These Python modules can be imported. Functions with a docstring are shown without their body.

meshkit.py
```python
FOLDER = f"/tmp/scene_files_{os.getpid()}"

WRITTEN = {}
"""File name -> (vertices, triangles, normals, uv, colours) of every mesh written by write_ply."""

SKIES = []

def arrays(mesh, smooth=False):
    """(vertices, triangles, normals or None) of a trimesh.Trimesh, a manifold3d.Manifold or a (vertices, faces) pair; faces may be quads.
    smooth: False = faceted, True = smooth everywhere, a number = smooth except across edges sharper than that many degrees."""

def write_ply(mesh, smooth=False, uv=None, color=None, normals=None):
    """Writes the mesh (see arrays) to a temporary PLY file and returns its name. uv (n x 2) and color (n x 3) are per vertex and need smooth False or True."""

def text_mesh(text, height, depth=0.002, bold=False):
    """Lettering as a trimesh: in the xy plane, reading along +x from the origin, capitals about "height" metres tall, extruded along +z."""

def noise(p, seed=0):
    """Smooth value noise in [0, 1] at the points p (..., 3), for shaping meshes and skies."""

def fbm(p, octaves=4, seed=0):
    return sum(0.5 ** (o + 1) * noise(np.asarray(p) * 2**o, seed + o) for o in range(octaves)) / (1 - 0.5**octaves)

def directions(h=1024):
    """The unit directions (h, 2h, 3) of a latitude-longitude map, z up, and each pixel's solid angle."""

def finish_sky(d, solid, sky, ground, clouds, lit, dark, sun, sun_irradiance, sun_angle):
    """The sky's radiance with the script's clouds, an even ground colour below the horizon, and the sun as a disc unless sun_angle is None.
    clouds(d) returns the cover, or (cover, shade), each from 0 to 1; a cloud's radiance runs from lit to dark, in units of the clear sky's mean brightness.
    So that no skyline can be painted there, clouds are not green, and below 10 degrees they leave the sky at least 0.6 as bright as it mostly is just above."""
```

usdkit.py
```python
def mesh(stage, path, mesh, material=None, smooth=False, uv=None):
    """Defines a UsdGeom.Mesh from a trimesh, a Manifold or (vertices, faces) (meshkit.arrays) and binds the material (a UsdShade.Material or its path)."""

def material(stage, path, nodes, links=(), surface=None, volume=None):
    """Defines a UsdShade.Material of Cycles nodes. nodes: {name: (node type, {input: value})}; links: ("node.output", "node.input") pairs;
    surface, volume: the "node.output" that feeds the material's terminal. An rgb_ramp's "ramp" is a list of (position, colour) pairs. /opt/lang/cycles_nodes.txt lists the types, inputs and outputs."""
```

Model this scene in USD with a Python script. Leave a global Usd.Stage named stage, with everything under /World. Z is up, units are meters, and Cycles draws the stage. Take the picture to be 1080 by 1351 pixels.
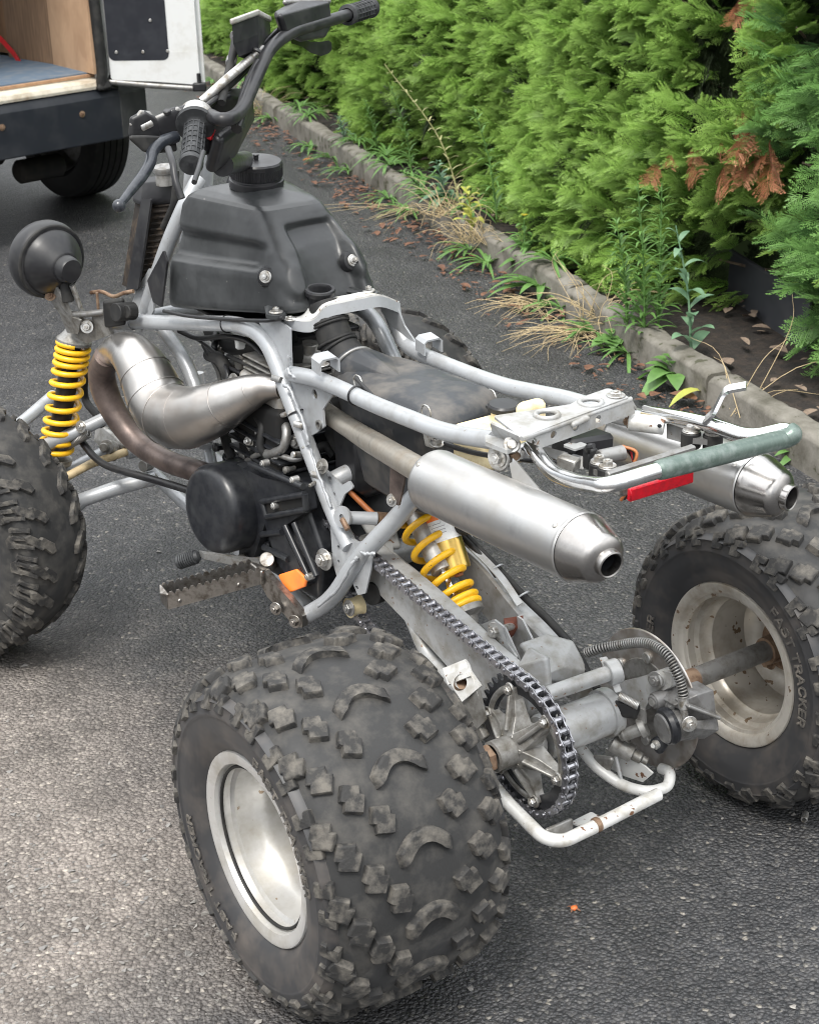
import math, random
import numpy as np, trimesh, usdkit, meshkit
from pxr import Gf, Sdf, Usd, UsdGeom, UsdLux, UsdShade, Vt
from shapely.geometry import Polygon, Point
from shapely import affinity

stage = Usd.Stage.CreateInMemory()
UsdGeom.SetStageUpAxis(stage, 'Z'); UsdGeom.SetStageMetersPerUnit(stage, 1.0)
UsdGeom.Xform.Define(stage, '/World'); UsdGeom.Scope.Define(stage, '/World/Looks')
rnd = random.Random(7); RNG = np.random.default_rng(7)

# ---------------------------------------------------------------- camera, sky, sun
CX, CY, CZ, YAW, PITCH, ROLL, FOC = [-1.35074, -1.63834, 1.49892, 0.57606, 0.40609, -0.02979, 2186.73078]
cam = UsdGeom.Camera.Define(stage, '/World/camera')
def _cam():
    f = np.array([math.sin(YAW)*math.cos(PITCH), math.cos(YAW)*math.cos(PITCH), -math.sin(PITCH)])
    r = np.array([math.cos(YAW), -math.sin(YAW), 0]); u = np.cross(r, f)
    c, s = math.cos(ROLL), math.sin(ROLL)
    r, u = c*r + s*u, -s*r + c*u
    m = Gf.Matrix4d(*r, 0, *u, 0, *(-f), 0, CX, CY, CZ, 1)
    cam.AddTransformOp().Set(m)
_cam()
cam.CreateHorizontalApertureAttr(36.0); cam.CreateVerticalApertureAttr(36.0*1024/818)
cam.CreateFocalLengthAttr(FOC/1080*36.0)
cam.CreateFStopAttr(20.0); cam.CreateFocusDistanceAttr(2.55)
cam.CreateClippingRangeAttr(Gf.Vec2f(0.05, 500))
cam.CreateExposureAttr(1.4)
SUN_DIR = np.array([-0.42, -0.30, 0.86]); SUN_DIR /= np.linalg.norm(SUN_DIR)
sky_m = usdkit.material(stage, '/World/Looks/overcast_sky', {
    'sky': ('sky_texture', {'sky_type': 'single_scattering', 'sun_disc': False, 'sun_elevation': math.asin(SUN_DIR[2]), 'sun_rotation': math.atan2(SUN_DIR[0], SUN_DIR[1]), 'altitude': 100.0, 'air_density': 1.0, 'aerosol_density': 2.0, 'ozone_density': 1.0}),
    'tc': ('texture_coordinate', {}), 'n': ('noise_texture', {'scale': 2.2, 'detail': 5.0, 'roughness': 0.55}),
    'r': ('rgb_ramp', {'ramp': [(0.3, (5.6, 5.9, 6.3)), (0.52, (9.5, 9.7, 9.9)), (0.72, (16.0, 15.9, 15.6))]}),
    'mx': ('mix_color', {'fac': 0.9, 'use_clamp': False}), 'sz': ('separate_xyz', {}), 'gr': ('map_range', {'from_min': 0., 'from_max': 1., 'to_min': .26, 'to_max': 1.7, 'clamp': True}), 'sc': ('vector_math', {'math_type': 'scale'}), 'bg': ('background_shader', {'strength': 0.1})},
    [('tc.generated', 'n.vector'), ('n.fac', 'r.fac'), ('sky.color', 'mx.a'), ('r.color', 'mx.b'), ('tc.generated', 'sz.vector'), ('sz.z', 'gr.value'), ('mx.result', 'sc.vector1'), ('gr.result', 'sc.scale'), ('sc.vector', 'bg.color')], surface='bg.background')
dome = UsdLux.DomeLight.Define(stage, '/World/sky')
UsdShade.MaterialBindingAPI.Apply(dome.GetPrim()).Bind(sky_m)
dome.GetPrim().SetCustomDataByKey('kind', 'structure')
dome.GetPrim().SetCustomDataByKey('label', 'bright overcast sky above the driveway')
sun = UsdLux.DistantLight.Define(stage, '/World/sun')
sun.CreateNormalizeAttr(True); sun.CreateIntensityAttr(0.4); sun.CreateAngleAttr(16.0); sun.CreateColorAttr(Gf.Vec3f(1.0, 0.96, 0.9))
def _sun():
    z = SUN_DIR; x = np.cross([0, 1, 0], z); x /= np.linalg.norm(x); y = np.cross(z, x)
    sun.AddTransformOp().Set(Gf.Matrix4d(*x, 0, *y, 0, *z, 0, 0, 0, 10, 1))
_sun()

# ---------------------------------------------------------------- scene helpers
used, origin = {}, {}
def numbered(parent, name):
    k = used.get((parent, name), 0); used[(parent, name)] = k + 1
    return name if k == 0 else '%s_%03d' % (name, k)
def tag(p, label=None, cat=None, group=None, kind=None):
    for k, v in (('label', label), ('category', cat), ('group', group), ('kind', kind)):
        if v: p.SetCustomDataByKey(k, v)
    return p
def thing(name, label, cat, loc=(0, 0, 0), group=None, parent='/World'):
    path = parent + '/' + numbered(parent, name)
    x = UsdGeom.Xform.Define(stage, path)
    o = np.array(loc, float); base = origin.get(parent, np.zeros(3))
    x.AddTranslateOp().Set(Gf.Vec3d(*(o - base))); origin[path] = o
    tag(x.GetPrim(), label, cat, group)
    return path
def part(name, parent, label=None, kind=None):
    """an Xform part whose children are sub-parts"""
    path = parent + '/' + numbered(parent, name)
    UsdGeom.Xform.Define(stage, path); origin[path] = origin.get(parent, np.zeros(3))
    tag(UsdGeom.Xform.Get(stage, path).GetPrim(), label, kind=kind)
    return path
def obj(name, mesh, mat, parent='/World', smooth=38, label=None, cat=None, group=None, kind=None):
    if isinstance(mesh, (list, tuple)) and not isinstance(mesh[0], np.ndarray): mesh = merge(mesh)
    path = parent + '/' + numbered(parent, name)
    o = origin.get(parent)
    if o is not None and np.any(o):
        mesh = mesh.copy(); mesh.apply_translation(-o)
    m = usdkit.mesh(stage, path, mesh, M[mat], smooth=smooth)
    origin[path] = o if o is not None else np.zeros(3)
    tag(m.GetPrim(), label, cat, group, kind)
    return path
def merge(ms):
    ms = [m for m in ms if m is not None]
    return trimesh.util.concatenate(ms) if len(ms) > 1 else ms[0]
def V3(*a): return np.array(a[0] if len(a) == 1 else a, float)
def unit(v): v = np.asarray(v, float); return v/np.linalg.norm(v)
def frame(axis, up=(0, 0, 1)):
    z = unit(axis); u = np.asarray(up, float)
    if abs(z @ unit(u)) > 0.98: u = np.array([1., 0, 0]) if abs(z[0]) < .9 else np.array([0, 1., 0])
    x = unit(np.cross(u, z)); y = np.cross(z, x)
    return np.stack([x, y, z], 1)
def place(mesh, c, R=None):
    T = np.eye(4); T[:3, 3] = c
    if R is not None: T[:3, :3] = R
    mesh.apply_transform(T); return mesh
def sm(pts, n=8):
    """Catmull-Rom through the points"""
    P = np.asarray(pts, float)
    if len(P) < 3: return P
    Q = np.vstack([2*P[0]-P[1], P, 2*P[-1]-P[-2]]); out = []
    for i in range(1, len(Q)-2):
        p0, p1, p2, p3 = Q[i-1:i+3]
        for t in np.arange(n)/n:
            out.append(.5*((2*p1)+(p2-p0)*t+(2*p0-5*p1+4*p2-p3)*t*t+(3*p1-p0-3*p2+p3)*t**3))
    out.append(P[-1]); return np.array(out)
def fil(pts, R=.04, n=7):
    """polyline with filleted corners: a bent tube"""
    P = np.asarray(pts, float); out = [P[0]]
    for i in range(1, len(P)-1):
        a, b, c = P[i-1], P[i], P[i+1]
        u, v = unit(a-b), unit(c-b)
        d = min(R, .48*np.linalg.norm(a-b), .48*np.linalg.norm(c-b))
        s, e = b+u*d, b+v*d
        for t in np.linspace(0, 1, n): out.append((1-t)**2*s+2*t*(1-t)*b+t*t*e)
    out.append(P[-1]); return np.array(out)
def tube(path, r, n=14, caps=True, closed=False, sq=None):
    P = np.asarray(path, float); N = len(P)
    r = np.interp(np.linspace(0, 1, N), np.linspace(0, 1, len(r)), r) if np.ndim(r) else np.full(N, float(r))
    T = np.gradient(P, axis=0) if not closed else np.roll(P, -1, 0)-np.roll(P, 1, 0)
    T /= np.linalg.norm(T, axis=1, keepdims=True)+1e-12
    A = np.zeros_like(P); A[0] = frame(T[0])[:, 0]
    for i in range(1, N):
        a = A[i-1]-T[i]*(A[i-1] @ T[i]); A[i] = a/np.linalg.norm(a)
    B = np.cross(T, A); an = np.arange(n)*2*np.pi/n
    ca, sa = np.cos(an), np.sin(an)
    if sq: ca, sa = np.sign(ca)*abs(ca)**sq, np.sign(sa)*abs(sa)**sq
    v = P[:, None]+r[:, None, None]*(ca[None, :, None]*A[:, None]+sa[None, :, None]*B[:, None])
    K = N if closed else N-1
    i, j = np.meshgrid(np.arange(K), np.arange(n), indexing='ij'); i2 = (i+1) % N
    q = np.stack([i*n+j, i*n+(j+1) % n, i2*n+(j+1) % n, i2*n+j], -1).reshape(-1, 4)
    f = np.vstack([q[:, [0, 1, 2]], q[:, [0, 2, 3]]]); v = v.reshape(-1, 3)
    if caps and not closed:
        k = len(v); v = np.vstack([v, P[0], P[-1]]); a = np.arange(n)
        f = np.vstack([f, np.stack([np.full(n, k), (a+1) % n, a], 1), np.stack([np.full(n, k+1), (N-1)*n+a, (N-1)*n+(a+1) % n], 1)])
    return trimesh.Trimesh(v, f, process=False)
def lathe(prof, c, axis, n=48, closed=False, up=(0, 0, 1)):
    """profile [(along axis, radius)]"""
    pr = np.asarray(prof, float); R = frame(axis, up); an = np.arange(n)*2*np.pi/n
    v = np.asarray(c, float)+pr[:, None, :1]*R[:, 2]+pr[:, None, 1:]*(np.cos(an)[None, :, None]*R[:, 0]+np.sin(an)[None, :, None]*R[:, 1])
    N = len(pr); K = N if closed else N-1
    i, j = np.meshgrid(np.arange(K), np.arange(n), indexing='ij'); i2 = (i+1) % N
    q = np.stack([i*n+j, i*n+(j+1) % n, i2*n+(j+1) % n, i2*n+j], -1).reshape(-1, 4)
    return trimesh.Trimesh(v.reshape(-1, 3), np.vstack([q[:, [0, 1, 2]], q[:, [0, 2, 3]]]), process=False)
def cyl(a, b, r, n=20, ch=.0012):
    a, b = V3(a), V3(b); L = np.linalg.norm(b-a); ch = min(ch, L*.3, r*.4)
    return lathe([(0, 0), (0, r-ch), (ch, r), (L-ch, r), (L, r-ch), (L, 0)], a, b-a, n)
def ring(c, axis, R, r, n=40, m=10):
    F = frame(axis); an = np.arange(n)*2*np.pi/n
    return tube(np.asarray(c)+R*(np.cos(an)[:, None]*F[:, 0]+np.sin(an)[:, None]*F[:, 1]), r, m, closed=True)
def box(c, size, R=None, b=.002):
    s = np.array(size, float)/2; b = min(b, s.min()*.6); p = []
    for sx in (-1, 1):
        for sy in (-1, 1):
            for sz in (-1, 1):
                for k in range(3):
                    d = np.array([sx, sy, sz])*(s-b); d[k] = [sx, sy, sz][k]*s[k]; p.append(d)
    m = trimesh.convex.convex_hull(np.array(p))
    return place(m, c, R)
def hull(pts): return trimesh.convex.convex_hull(np.asarray(pts, float))
def rhull(pts, r=.004, n=8):
    """hull of small spheres: a rounded convex solid"""
    s = trimesh.creation.icosphere(1, r).vertices
    return trimesh.convex.convex_hull((np.asarray(pts, float)[:, None]+s[None]).reshape(-1, 3))
def beam(a, b, w, h, up=(0, 0, 1), bev=.002):
    a, b = V3(a), V3(b); F = frame(b-a, up)
    return box((a+b)/2, (w, h, np.linalg.norm(b-a)), F, bev)
def plate(pts, th=.003, holes=(), rnd_=.003, bev=.0006):
    """flat sheet through the 3D points (fitted plane) with round holes [(point, radius)]"""
    P = np.asarray(pts, float); c = P.mean(0); _, _, vt = np.linalg.svd(P-c)
    x, y = vt[0], vt[1]; z = np.cross(x, y)
    to2 = lambda q: np.stack([(np.atleast_2d(q)-c) @ x, (np.atleast_2d(q)-c) @ y], 1)
    g = Polygon(to2(P)).buffer(0)
    if rnd_:
        g2 = g.buffer(-rnd_).buffer(rnd_, quad_segs=4)
        if g2.area > .8*g.area: g = g2
    for h, r in holes: g = g.difference(Point(*to2(h)[0]).buffer(r, quad_segs=6))
    gs = getattr(g, 'geoms', [g])
    out = []
    for gg in gs:
        m = trimesh.creation.extrude_polygon(gg, th, engine='earcut'); m.apply_translation([0, 0, -th/2])
        out.append(place(m, c, np.stack([x, y, z], 1)))
    return merge(out)
def strip(path, across, w, th=.003):
    """bent sheet-metal strip: path, constant direction across, width"""
    P = np.asarray(path, float); A = unit(across); N = len(P)
    T = np.gradient(P, axis=0); T /= np.linalg.norm(T, axis=1, keepdims=True)
    B = np.cross(T, A); B /= np.linalg.norm(B, axis=1, keepdims=True)
    w = np.full(N, w) if np.ndim(w) == 0 else np.interp(np.linspace(0, 1, N), np.linspace(0, 1, len(w)), w)
    off = [(-1, -1), (1, -1), (1, 1), (-1, 1)]
    v = np.stack([P+A*(s*w/2)[:, None]+B*(t*th/2) for s, t in off], 1).reshape(-1, 3)
    i, j = np.meshgrid(np.arange(N-1), np.arange(4), indexing='ij')
    q = np.stack([i*4+j, i*4+(j+1) % 4, (i+1)*4+(j+1) % 4, (i+1)*4+j], -1).reshape(-1, 4)
    f = np.vstack([q[:, [0, 1, 2]], q[:, [0, 2, 3]], [[0, 2, 1], [0, 3, 2]], [[4*N-4, 4*N-3, 4*N-2], [4*N-4, 4*N-2, 4*N-1]]])
    m = trimesh.Trimesh(v, f, process=False); m.fix_normals(); return m
def bolt(p, axis, r=.006, h=.006, washer=True):
    a = unit(axis); p = V3(p); out = []
    if washer: out.append(cyl(p, p+a*.0018, r*1.55, 18, .0004))
    F = frame(a); hx = []
    for k in range(6):
        an = k*np.pi/3+.3
        d = F[:, 0]*math.cos(an)+F[:, 1]*math.sin(an)
        hx += [p+a*.0015+d*r, p+a*(h*.82)+d*r, p+a*h+d*r*.86]
    return merge(out+[hull(hx), cyl(p+a*h*.9, p+a*(h+.0015), r*.45, 10, .0004)])
def coil(a, b, R, r, turns, n=26, m=10, pitch=None, ph=0.):
    a, b = V3(a), V3(b); F = frame(b-a); L = np.linalg.norm(b-a)
    t = np.linspace(0, 1, int(turns*n)+1); an = 2*np.pi*turns*t+ph
    h = t if pitch is None else np.interp(t, np.linspace(0, 1, len(pitch)), pitch)
    P = a+np.outer(h*L, F[:, 2])+R*(np.cos(an)[:, None]*F[:, 0]+np.sin(an)[:, None]*F[:, 1])
    return tube(P, r, m)
def loft(rings, caps=True):
    Rg = np.asarray(rings, float); N, n = Rg.shape[:2]
    i, j = np.meshgrid(np.arange(N-1), np.arange(n), indexing='ij')
    q = np.stack([i*n+j, i*n+(j+1) % n, (i+1)*n+(j+1) % n, (i+1)*n+j], -1).reshape(-1, 4)
    f = [q[:, [0, 1, 2]], q[:, [0, 2, 3]]]; v = Rg.reshape(-1, 3)
    if caps:
        k = len(v); v = np.vstack([v, Rg[0].mean(0), Rg[-1].mean(0)]); a = np.arange(n)
        f += [np.stack([np.full(n, k), (a+1) % n, a], 1), np.stack([np.full(n, k+1), (N-1)*n+a, (N-1)*n+(a+1) % n], 1)]
    m = trimesh.Trimesh(v, np.vstack(f), process=False); m.fix_normals(); return m
def jag(mesh, amp, scale, seed=0):
    """displace along normals by noise: dents and unevenness"""
    n = mesh.vertex_normals; d = meshkit.fbm(mesh.vertices*scale, 3, seed)-.5
    mesh.vertices = mesh.vertices+n*(d*2*amp)[:, None]; return mesh

# ---------------------------------------------------------------- materials
M = {}
def mat(name, nodes, links, surface='p.BSDF'): M[name] = usdkit.material(stage, '/World/Looks/'+name, nodes, links, surface=surface)
def worn(name, base, dirt, rough=(.35, .6), metal=0., scale=30., lo=.45, hi=.7, chip=None, chip_at=.68, chip_scale=90., bump=.0, bscale=400., spec=.5, coat=0.):
    """paint / metal / plastic: base colour with patchy grime, optional chips and fine bump"""
    nodes = {'g': ('geometry', {}), 'n': ('noise_texture', {'scale': scale, 'detail': 6.0, 'roughness': .62}),
             'r': ('rgb_ramp', {'ramp': [(lo, base), (hi, dirt)]}),
             'rr': ('map_range', {'from_min': .3, 'from_max': .7, 'to_min': rough[0], 'to_max': rough[1], 'clamp': True}),
             'p': ('principled_bsdf', {'metallic': metal, 'specular_ior_level': spec, 'coat_weight': coat})}
    links = [('g.position', 'n.vector'), ('n.fac', 'r.fac'), ('n.fac', 'rr.value'), ('rr.result', 'p.roughness')]
    col = 'r.color'
    if chip is not None:
        nodes.update({'cn': ('noise_texture', {'scale': chip_scale, 'detail': 3.0, 'roughness': .5}), 'cr': ('rgb_ramp', {'ramp': [(chip_at, (0, 0, 0)), (chip_at+.02, (1, 1, 1))]}), 'cm': ('mix_color', {'b': chip})})
        links += [('g.position', 'cn.vector'), ('cn.fac', 'cr.fac'), ('cr.color', 'cm.fac'), (col, 'cm.a')]; col = 'cm.result'
    links.append((col, 'p.base_color'))
    if bump:
        nodes.update({'bn': ('noise_texture', {'scale': bscale, 'detail': 3.0}), 'b': ('bump', {'strength': .6, 'distance': bump})})
        links += [('g.position', 'bn.vector'), ('bn.fac', 'b.height'), ('b.normal', 'p.normal')]
    mat(name, nodes, links)
worn('silver_paint', (.285, .295, .305), (.20, .20, .195), (.28, .48), .25, 22, .5, .78, chip=(.16, .13, .11), chip_at=.72, chip_scale=120)
worn('silver_paint_rear', (.29, .294, .293), (.17, .16, .138), (.3, .55), .25, 26, .45, .7, chip=(.14, .085, .055), chip_at=.68, chip_scale=95)
worn('white_worn_paint', (.50, .50, .485), (.28, .26, .22), (.33, .55), .15, 24, .48, .7, chip=(.13, .065, .035), chip_at=.655, chip_scale=70)
worn('stainless', (.47, .465, .455), (.34, .325, .30), (.26, .44), 1., 9, .45, .72, bump=.00012, bscale=300)
worn('stainless_cap', (.37, .355, .34), (.25, .235, .22), (.16, .32), 1., 14, .45, .7)
worn('pipe_steel', (.42, .405, .385), (.27, .24, .215), (.22, .40), 1., 8, .45, .7, bump=.0002, bscale=120)
worn('pipe_brown', (.13, .10, .088), (.055, .042, .038), (.4, .6), .6, 18, .42, .65)
worn('link_pipe', (.40, .37, .32), (.29, .25, .20), (.3, .5), .9, 30, .45, .7)
worn('chrome', (.78, .78, .78), (.6, .58, .55), (.07, .22), 1., 40, .5, .75, chip=(.25, .17, .11), chip_at=.72, chip_scale=150)
worn('zinc', (.44, .435, .42), (.2, .175, .14), (.3, .5), .9, 90, .45, .68)
worn('cast_alu', (.42, .41, .39), (.26, .23, .19), (.38, .58), .8, 45, .42, .68, bump=.0003, bscale=500)
worn('cast_alu_dirty', (.26, .255, .242), (.115, .106, .09), (.42, .62), .7, 40, .42, .66, bump=.0004, bscale=420)
worn('caliper_grey', (.17, .168, .165), (.08, .076, .07), (.4, .58), .6, 45, .42, .68, bump=.0003, bscale=450)
worn('grey_steel', (.22, .217, .21), (.13, .12, .105), (.38, .55), .8, 50, .45, .68)
worn('rust_steel', (.22, .15, .10), (.10, .055, .033), (.5, .7), .5, 60, .42, .65)
worn('chain_steel', (.34, .34, .36), (.10, .10, .11), (.25, .42), .95, 140, .48, .7)
worn('tank_plastic', (.014, .015, .0155), (.034, .036, .037), (.27, .46), 0., 14, .46, .74, chip=(.085, .083, .078), chip_at=.735, chip_scale=60, bump=.00012, bscale=700, spec=0.4)
worn('black_plastic', (.008, .008, .009), (.02, .02, .02), (.3, .5), 0., 30, .46, .72, spec=0.35)
worn('engine_black', (.007, .0075, .009), (.016, .017, .018), (.26, .42), 0., 40, .46, .72, chip=(.2, .2, .2), chip_at=.76, chip_scale=120, spec=0.4)
worn('airbox_plastic', (.022, .024, .027), (.11, .10, .088), (.36, .6), 0., 12, .46, .72, bump=.0001, bscale=500, spec=0.35)
worn('black_rubber', (.009, .009, .009), (.026, .025, .023), (.55, .75), 0., 40, .45, .7, spec=0.3)
worn('grip_rubber', (.014, .015, .016), (.05, .052, .054), (.45, .65), 0., 40, .46, .72, spec=0.3)
worn('green_grip', (.085, .115, .10), (.16, .19, .175), (.25, .42), .45, 60, .45, .7)
worn('tyre_rubber', (.024, .024, .024), (.068, .064, .058), (.5, .75), 0., 22, .45, .75, bump=.0004, bscale=250, spec=0.22)
worn('tread_rubber', (.022, .0215, .021), (.10, .092, .08), (.6, .85), 0., 45, .44, .68, bump=.0009, bscale=330, spec=0.22)
worn('sidewall_rubber', (.02, .02, .021), (.06, .052, .046), (.42, .62), 0., 14, .46, .7)
worn('letter_rubber', (.05, .047, .043), (.14, .125, .108), (.5, .7), 0., 60, .44, .68, spec=0.25)
worn('rim_silver', (.50, .495, .48), (.36, .34, .30), (.34, .55), .7, 16, .46, .7, chip=(.28, .22, .16), chip_at=.7, chip_scale=70)
worn('rim_dirty', (.47, .445, .40), (.28, .245, .195), (.34, .55), .6, 14, .42, .66, chip=(.16, .11, .07), chip_at=.66, chip_scale=60)
worn('yellow_paint', (.72, .40, .012), (.55, .28, .015), (.25, .42), 0., 60, .5, .75, chip=(.10, .06, .03), chip_at=.71, chip_scale=160)
worn('gold_anodised', (.62, .42, .12), (.52, .34, .10), (.25, .4), 1., 30)
worn('orange_plastic', (.85, .20, .03), (.7, .16, .04), (.35, .5), 0., 30)
worn('red_reflector', (.36, .004, .012), (.22, .004, .01), (.12, .25), 0., 120, bump=.0006, bscale=260)
worn('red_oxide', (.16, .05, .03), (.09, .035, .025), (.5, .7), 0., 50)
worn('red_rubber', (.42, .01, .015), (.3, .01, .01), (.4, .5), 0., 50)
worn('label_white', (.72, .72, .70), (.5, .5, .5), (.4, .5), 0., 200, .55, .7)
worn('ink_grey', (.22, .22, .23), (.12, .12, .12), (.45, .6), 0., 120)
worn('cream_plastic', (.62, .53, .33), (.40, .31, .16), (.4, .6), 0., 30, .45, .7)
worn('copper_hose', (.30, .10, .03), (.18, .06, .02), (.4, .6), 0., 50)
worn('peg_steel', (.30, .285, .265), (.10, .085, .07), (.3, .46), 1., 60, .44, .66)
worn('lever_metal', (.015, .017, .021), (.035, .038, .043), (.22, .36), .3, 60, .46, .7, spec=.6)
worn('radiator_core', (.02, .017, .015), (.06, .045, .032), (.6, .8), 0., 60, spec=0.2)
worn('van_white', (.50, .505, .50), (.36, .345, .31), (.3, .5), 0., 7, .5, .75, chip=(.2, .15, .1), chip_at=.74, chip_scale=40)
worn('van_black', (.008, .009, .013), (.018, .02, .025), (.4, .6), 0., 12, .46, .72, chip=(.3, .24, .16), chip_at=.765, chip_scale=26, spec=0.35)
worn('van_bumper', (.010, .012, .016), (.024, .026, .03), (.45, .62), 0., 8, .46, .72, bump=.0004, bscale=300, spec=0.3)
worn('van_bumper_cap', (.03, .031, .032), (.05, .05, .049), (.55, .7), 0., 20, bump=.0006, bscale=350, spec=0.25)
worn('van_under', (.012, .012, .012), (.03, .026, .022), (.6, .8), 0., 12, spec=0.15)
worn('sill_cream', (.52, .48, .40), (.28, .22, .15), (.4, .6), 0., 12, .46, .7)
worn('blue_carpet', (.075, .11, .155), (.13, .15, .17), (.85, .95), 0., 20, bump=.002, bscale=260)
worn('dark_soil', (.012, .009, .007), (.035, .025, .018), (.85, .95), 0., 30, bump=.01, bscale=60)
worn('kerb_concrete', (.165, .154, .132), (.068, .062, .047), (.75, .9), 0., 12, .38, .66, bump=.0022, bscale=130, chip=(.045, .045, .025), chip_at=.64, chip_scale=24)
mat('dead_leaf', {'g': ('geometry', {}), 'n': ('noise_texture', {'scale': 70.0, 'detail': 4.0}), 'ir': ('rgb_ramp', {'ramp': [(0., (.14, .065, .035)), (.4, (.32, .14, .06)), (.75, (.42, .20, .09)), (1., (.45, .29, .16))]}), 'nr': ('rgb_ramp', {'ramp': [(.35, (.55, .5, .5)), (.65, (1, 1, 1))]}), 'mu': ('mix_color', {'blend_type': 'multiply', 'fac': 1.}), 'p': ('principled_bsdf', {'roughness': .75})},
    [('g.position', 'n.vector'), ('g.random_per_island', 'ir.fac'), ('n.fac', 'nr.fac'), ('ir.color', 'mu.a'), ('nr.color', 'mu.b'), ('mu.result', 'p.base_color')])
worn('straw', (.42, .33, .19), (.28, .21, .115), (.55, .75), 0., 30)
worn('twig', (.20, .15, .11), (.11, .08, .06), (.7, .85), 0., 60)
worn('grey_board', (.03, .032, .038), (.05, .05, .055), (.5, .7), 0., 10)
worn('stone_chip', (.19, .18, .165), (.11, .105, .10), (.6, .8), 0., 14, .4, .6)
# plywood with grain
for nm, a, b_, sc in (('plywood', (.34, .205, .115), (.22, .125, .07), (3, 3, .7)), ('plywood_pale', (.40, .265, .165), (.30, .19, .115), (2, 2, 1.2)), ('wood_grain', (.24, .15, .09), (.12, .075, .045), (22, 22, 1.3))):
    mat(nm, {'g': ('geometry', {}), 'mp': ('mapping', {'scale': sc}), 'n': ('noise_texture', {'scale': 6.0, 'detail': 7.0, 'roughness': .65, 'distortion': .4}), 'r': ('rgb_ramp', {'ramp': [(.35, b_), (.65, a)]}), 'p': ('principled_bsdf', {'roughness': .7})},
        [('g.position', 'mp.vector'), ('mp.vector', 'n.vector'), ('n.fac', 'r.fac'), ('r.color', 'p.base_color')])
# brushed brake disc
mat('disc_steel', {'g': ('geometry', {}), 'n': ('noise_texture', {'scale': 40.0, 'detail': 5.0}), 'r': ('rgb_ramp', {'ramp': [(.4, (.42, .40, .38)), (.62, (.28, .245, .215))]}), 'p': ('principled_bsdf', {'metallic': .9, 'roughness': .3})},
    [('g.position', 'n.vector'), ('n.fac', 'r.fac'), ('r.color', 'p.base_color')])
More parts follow.
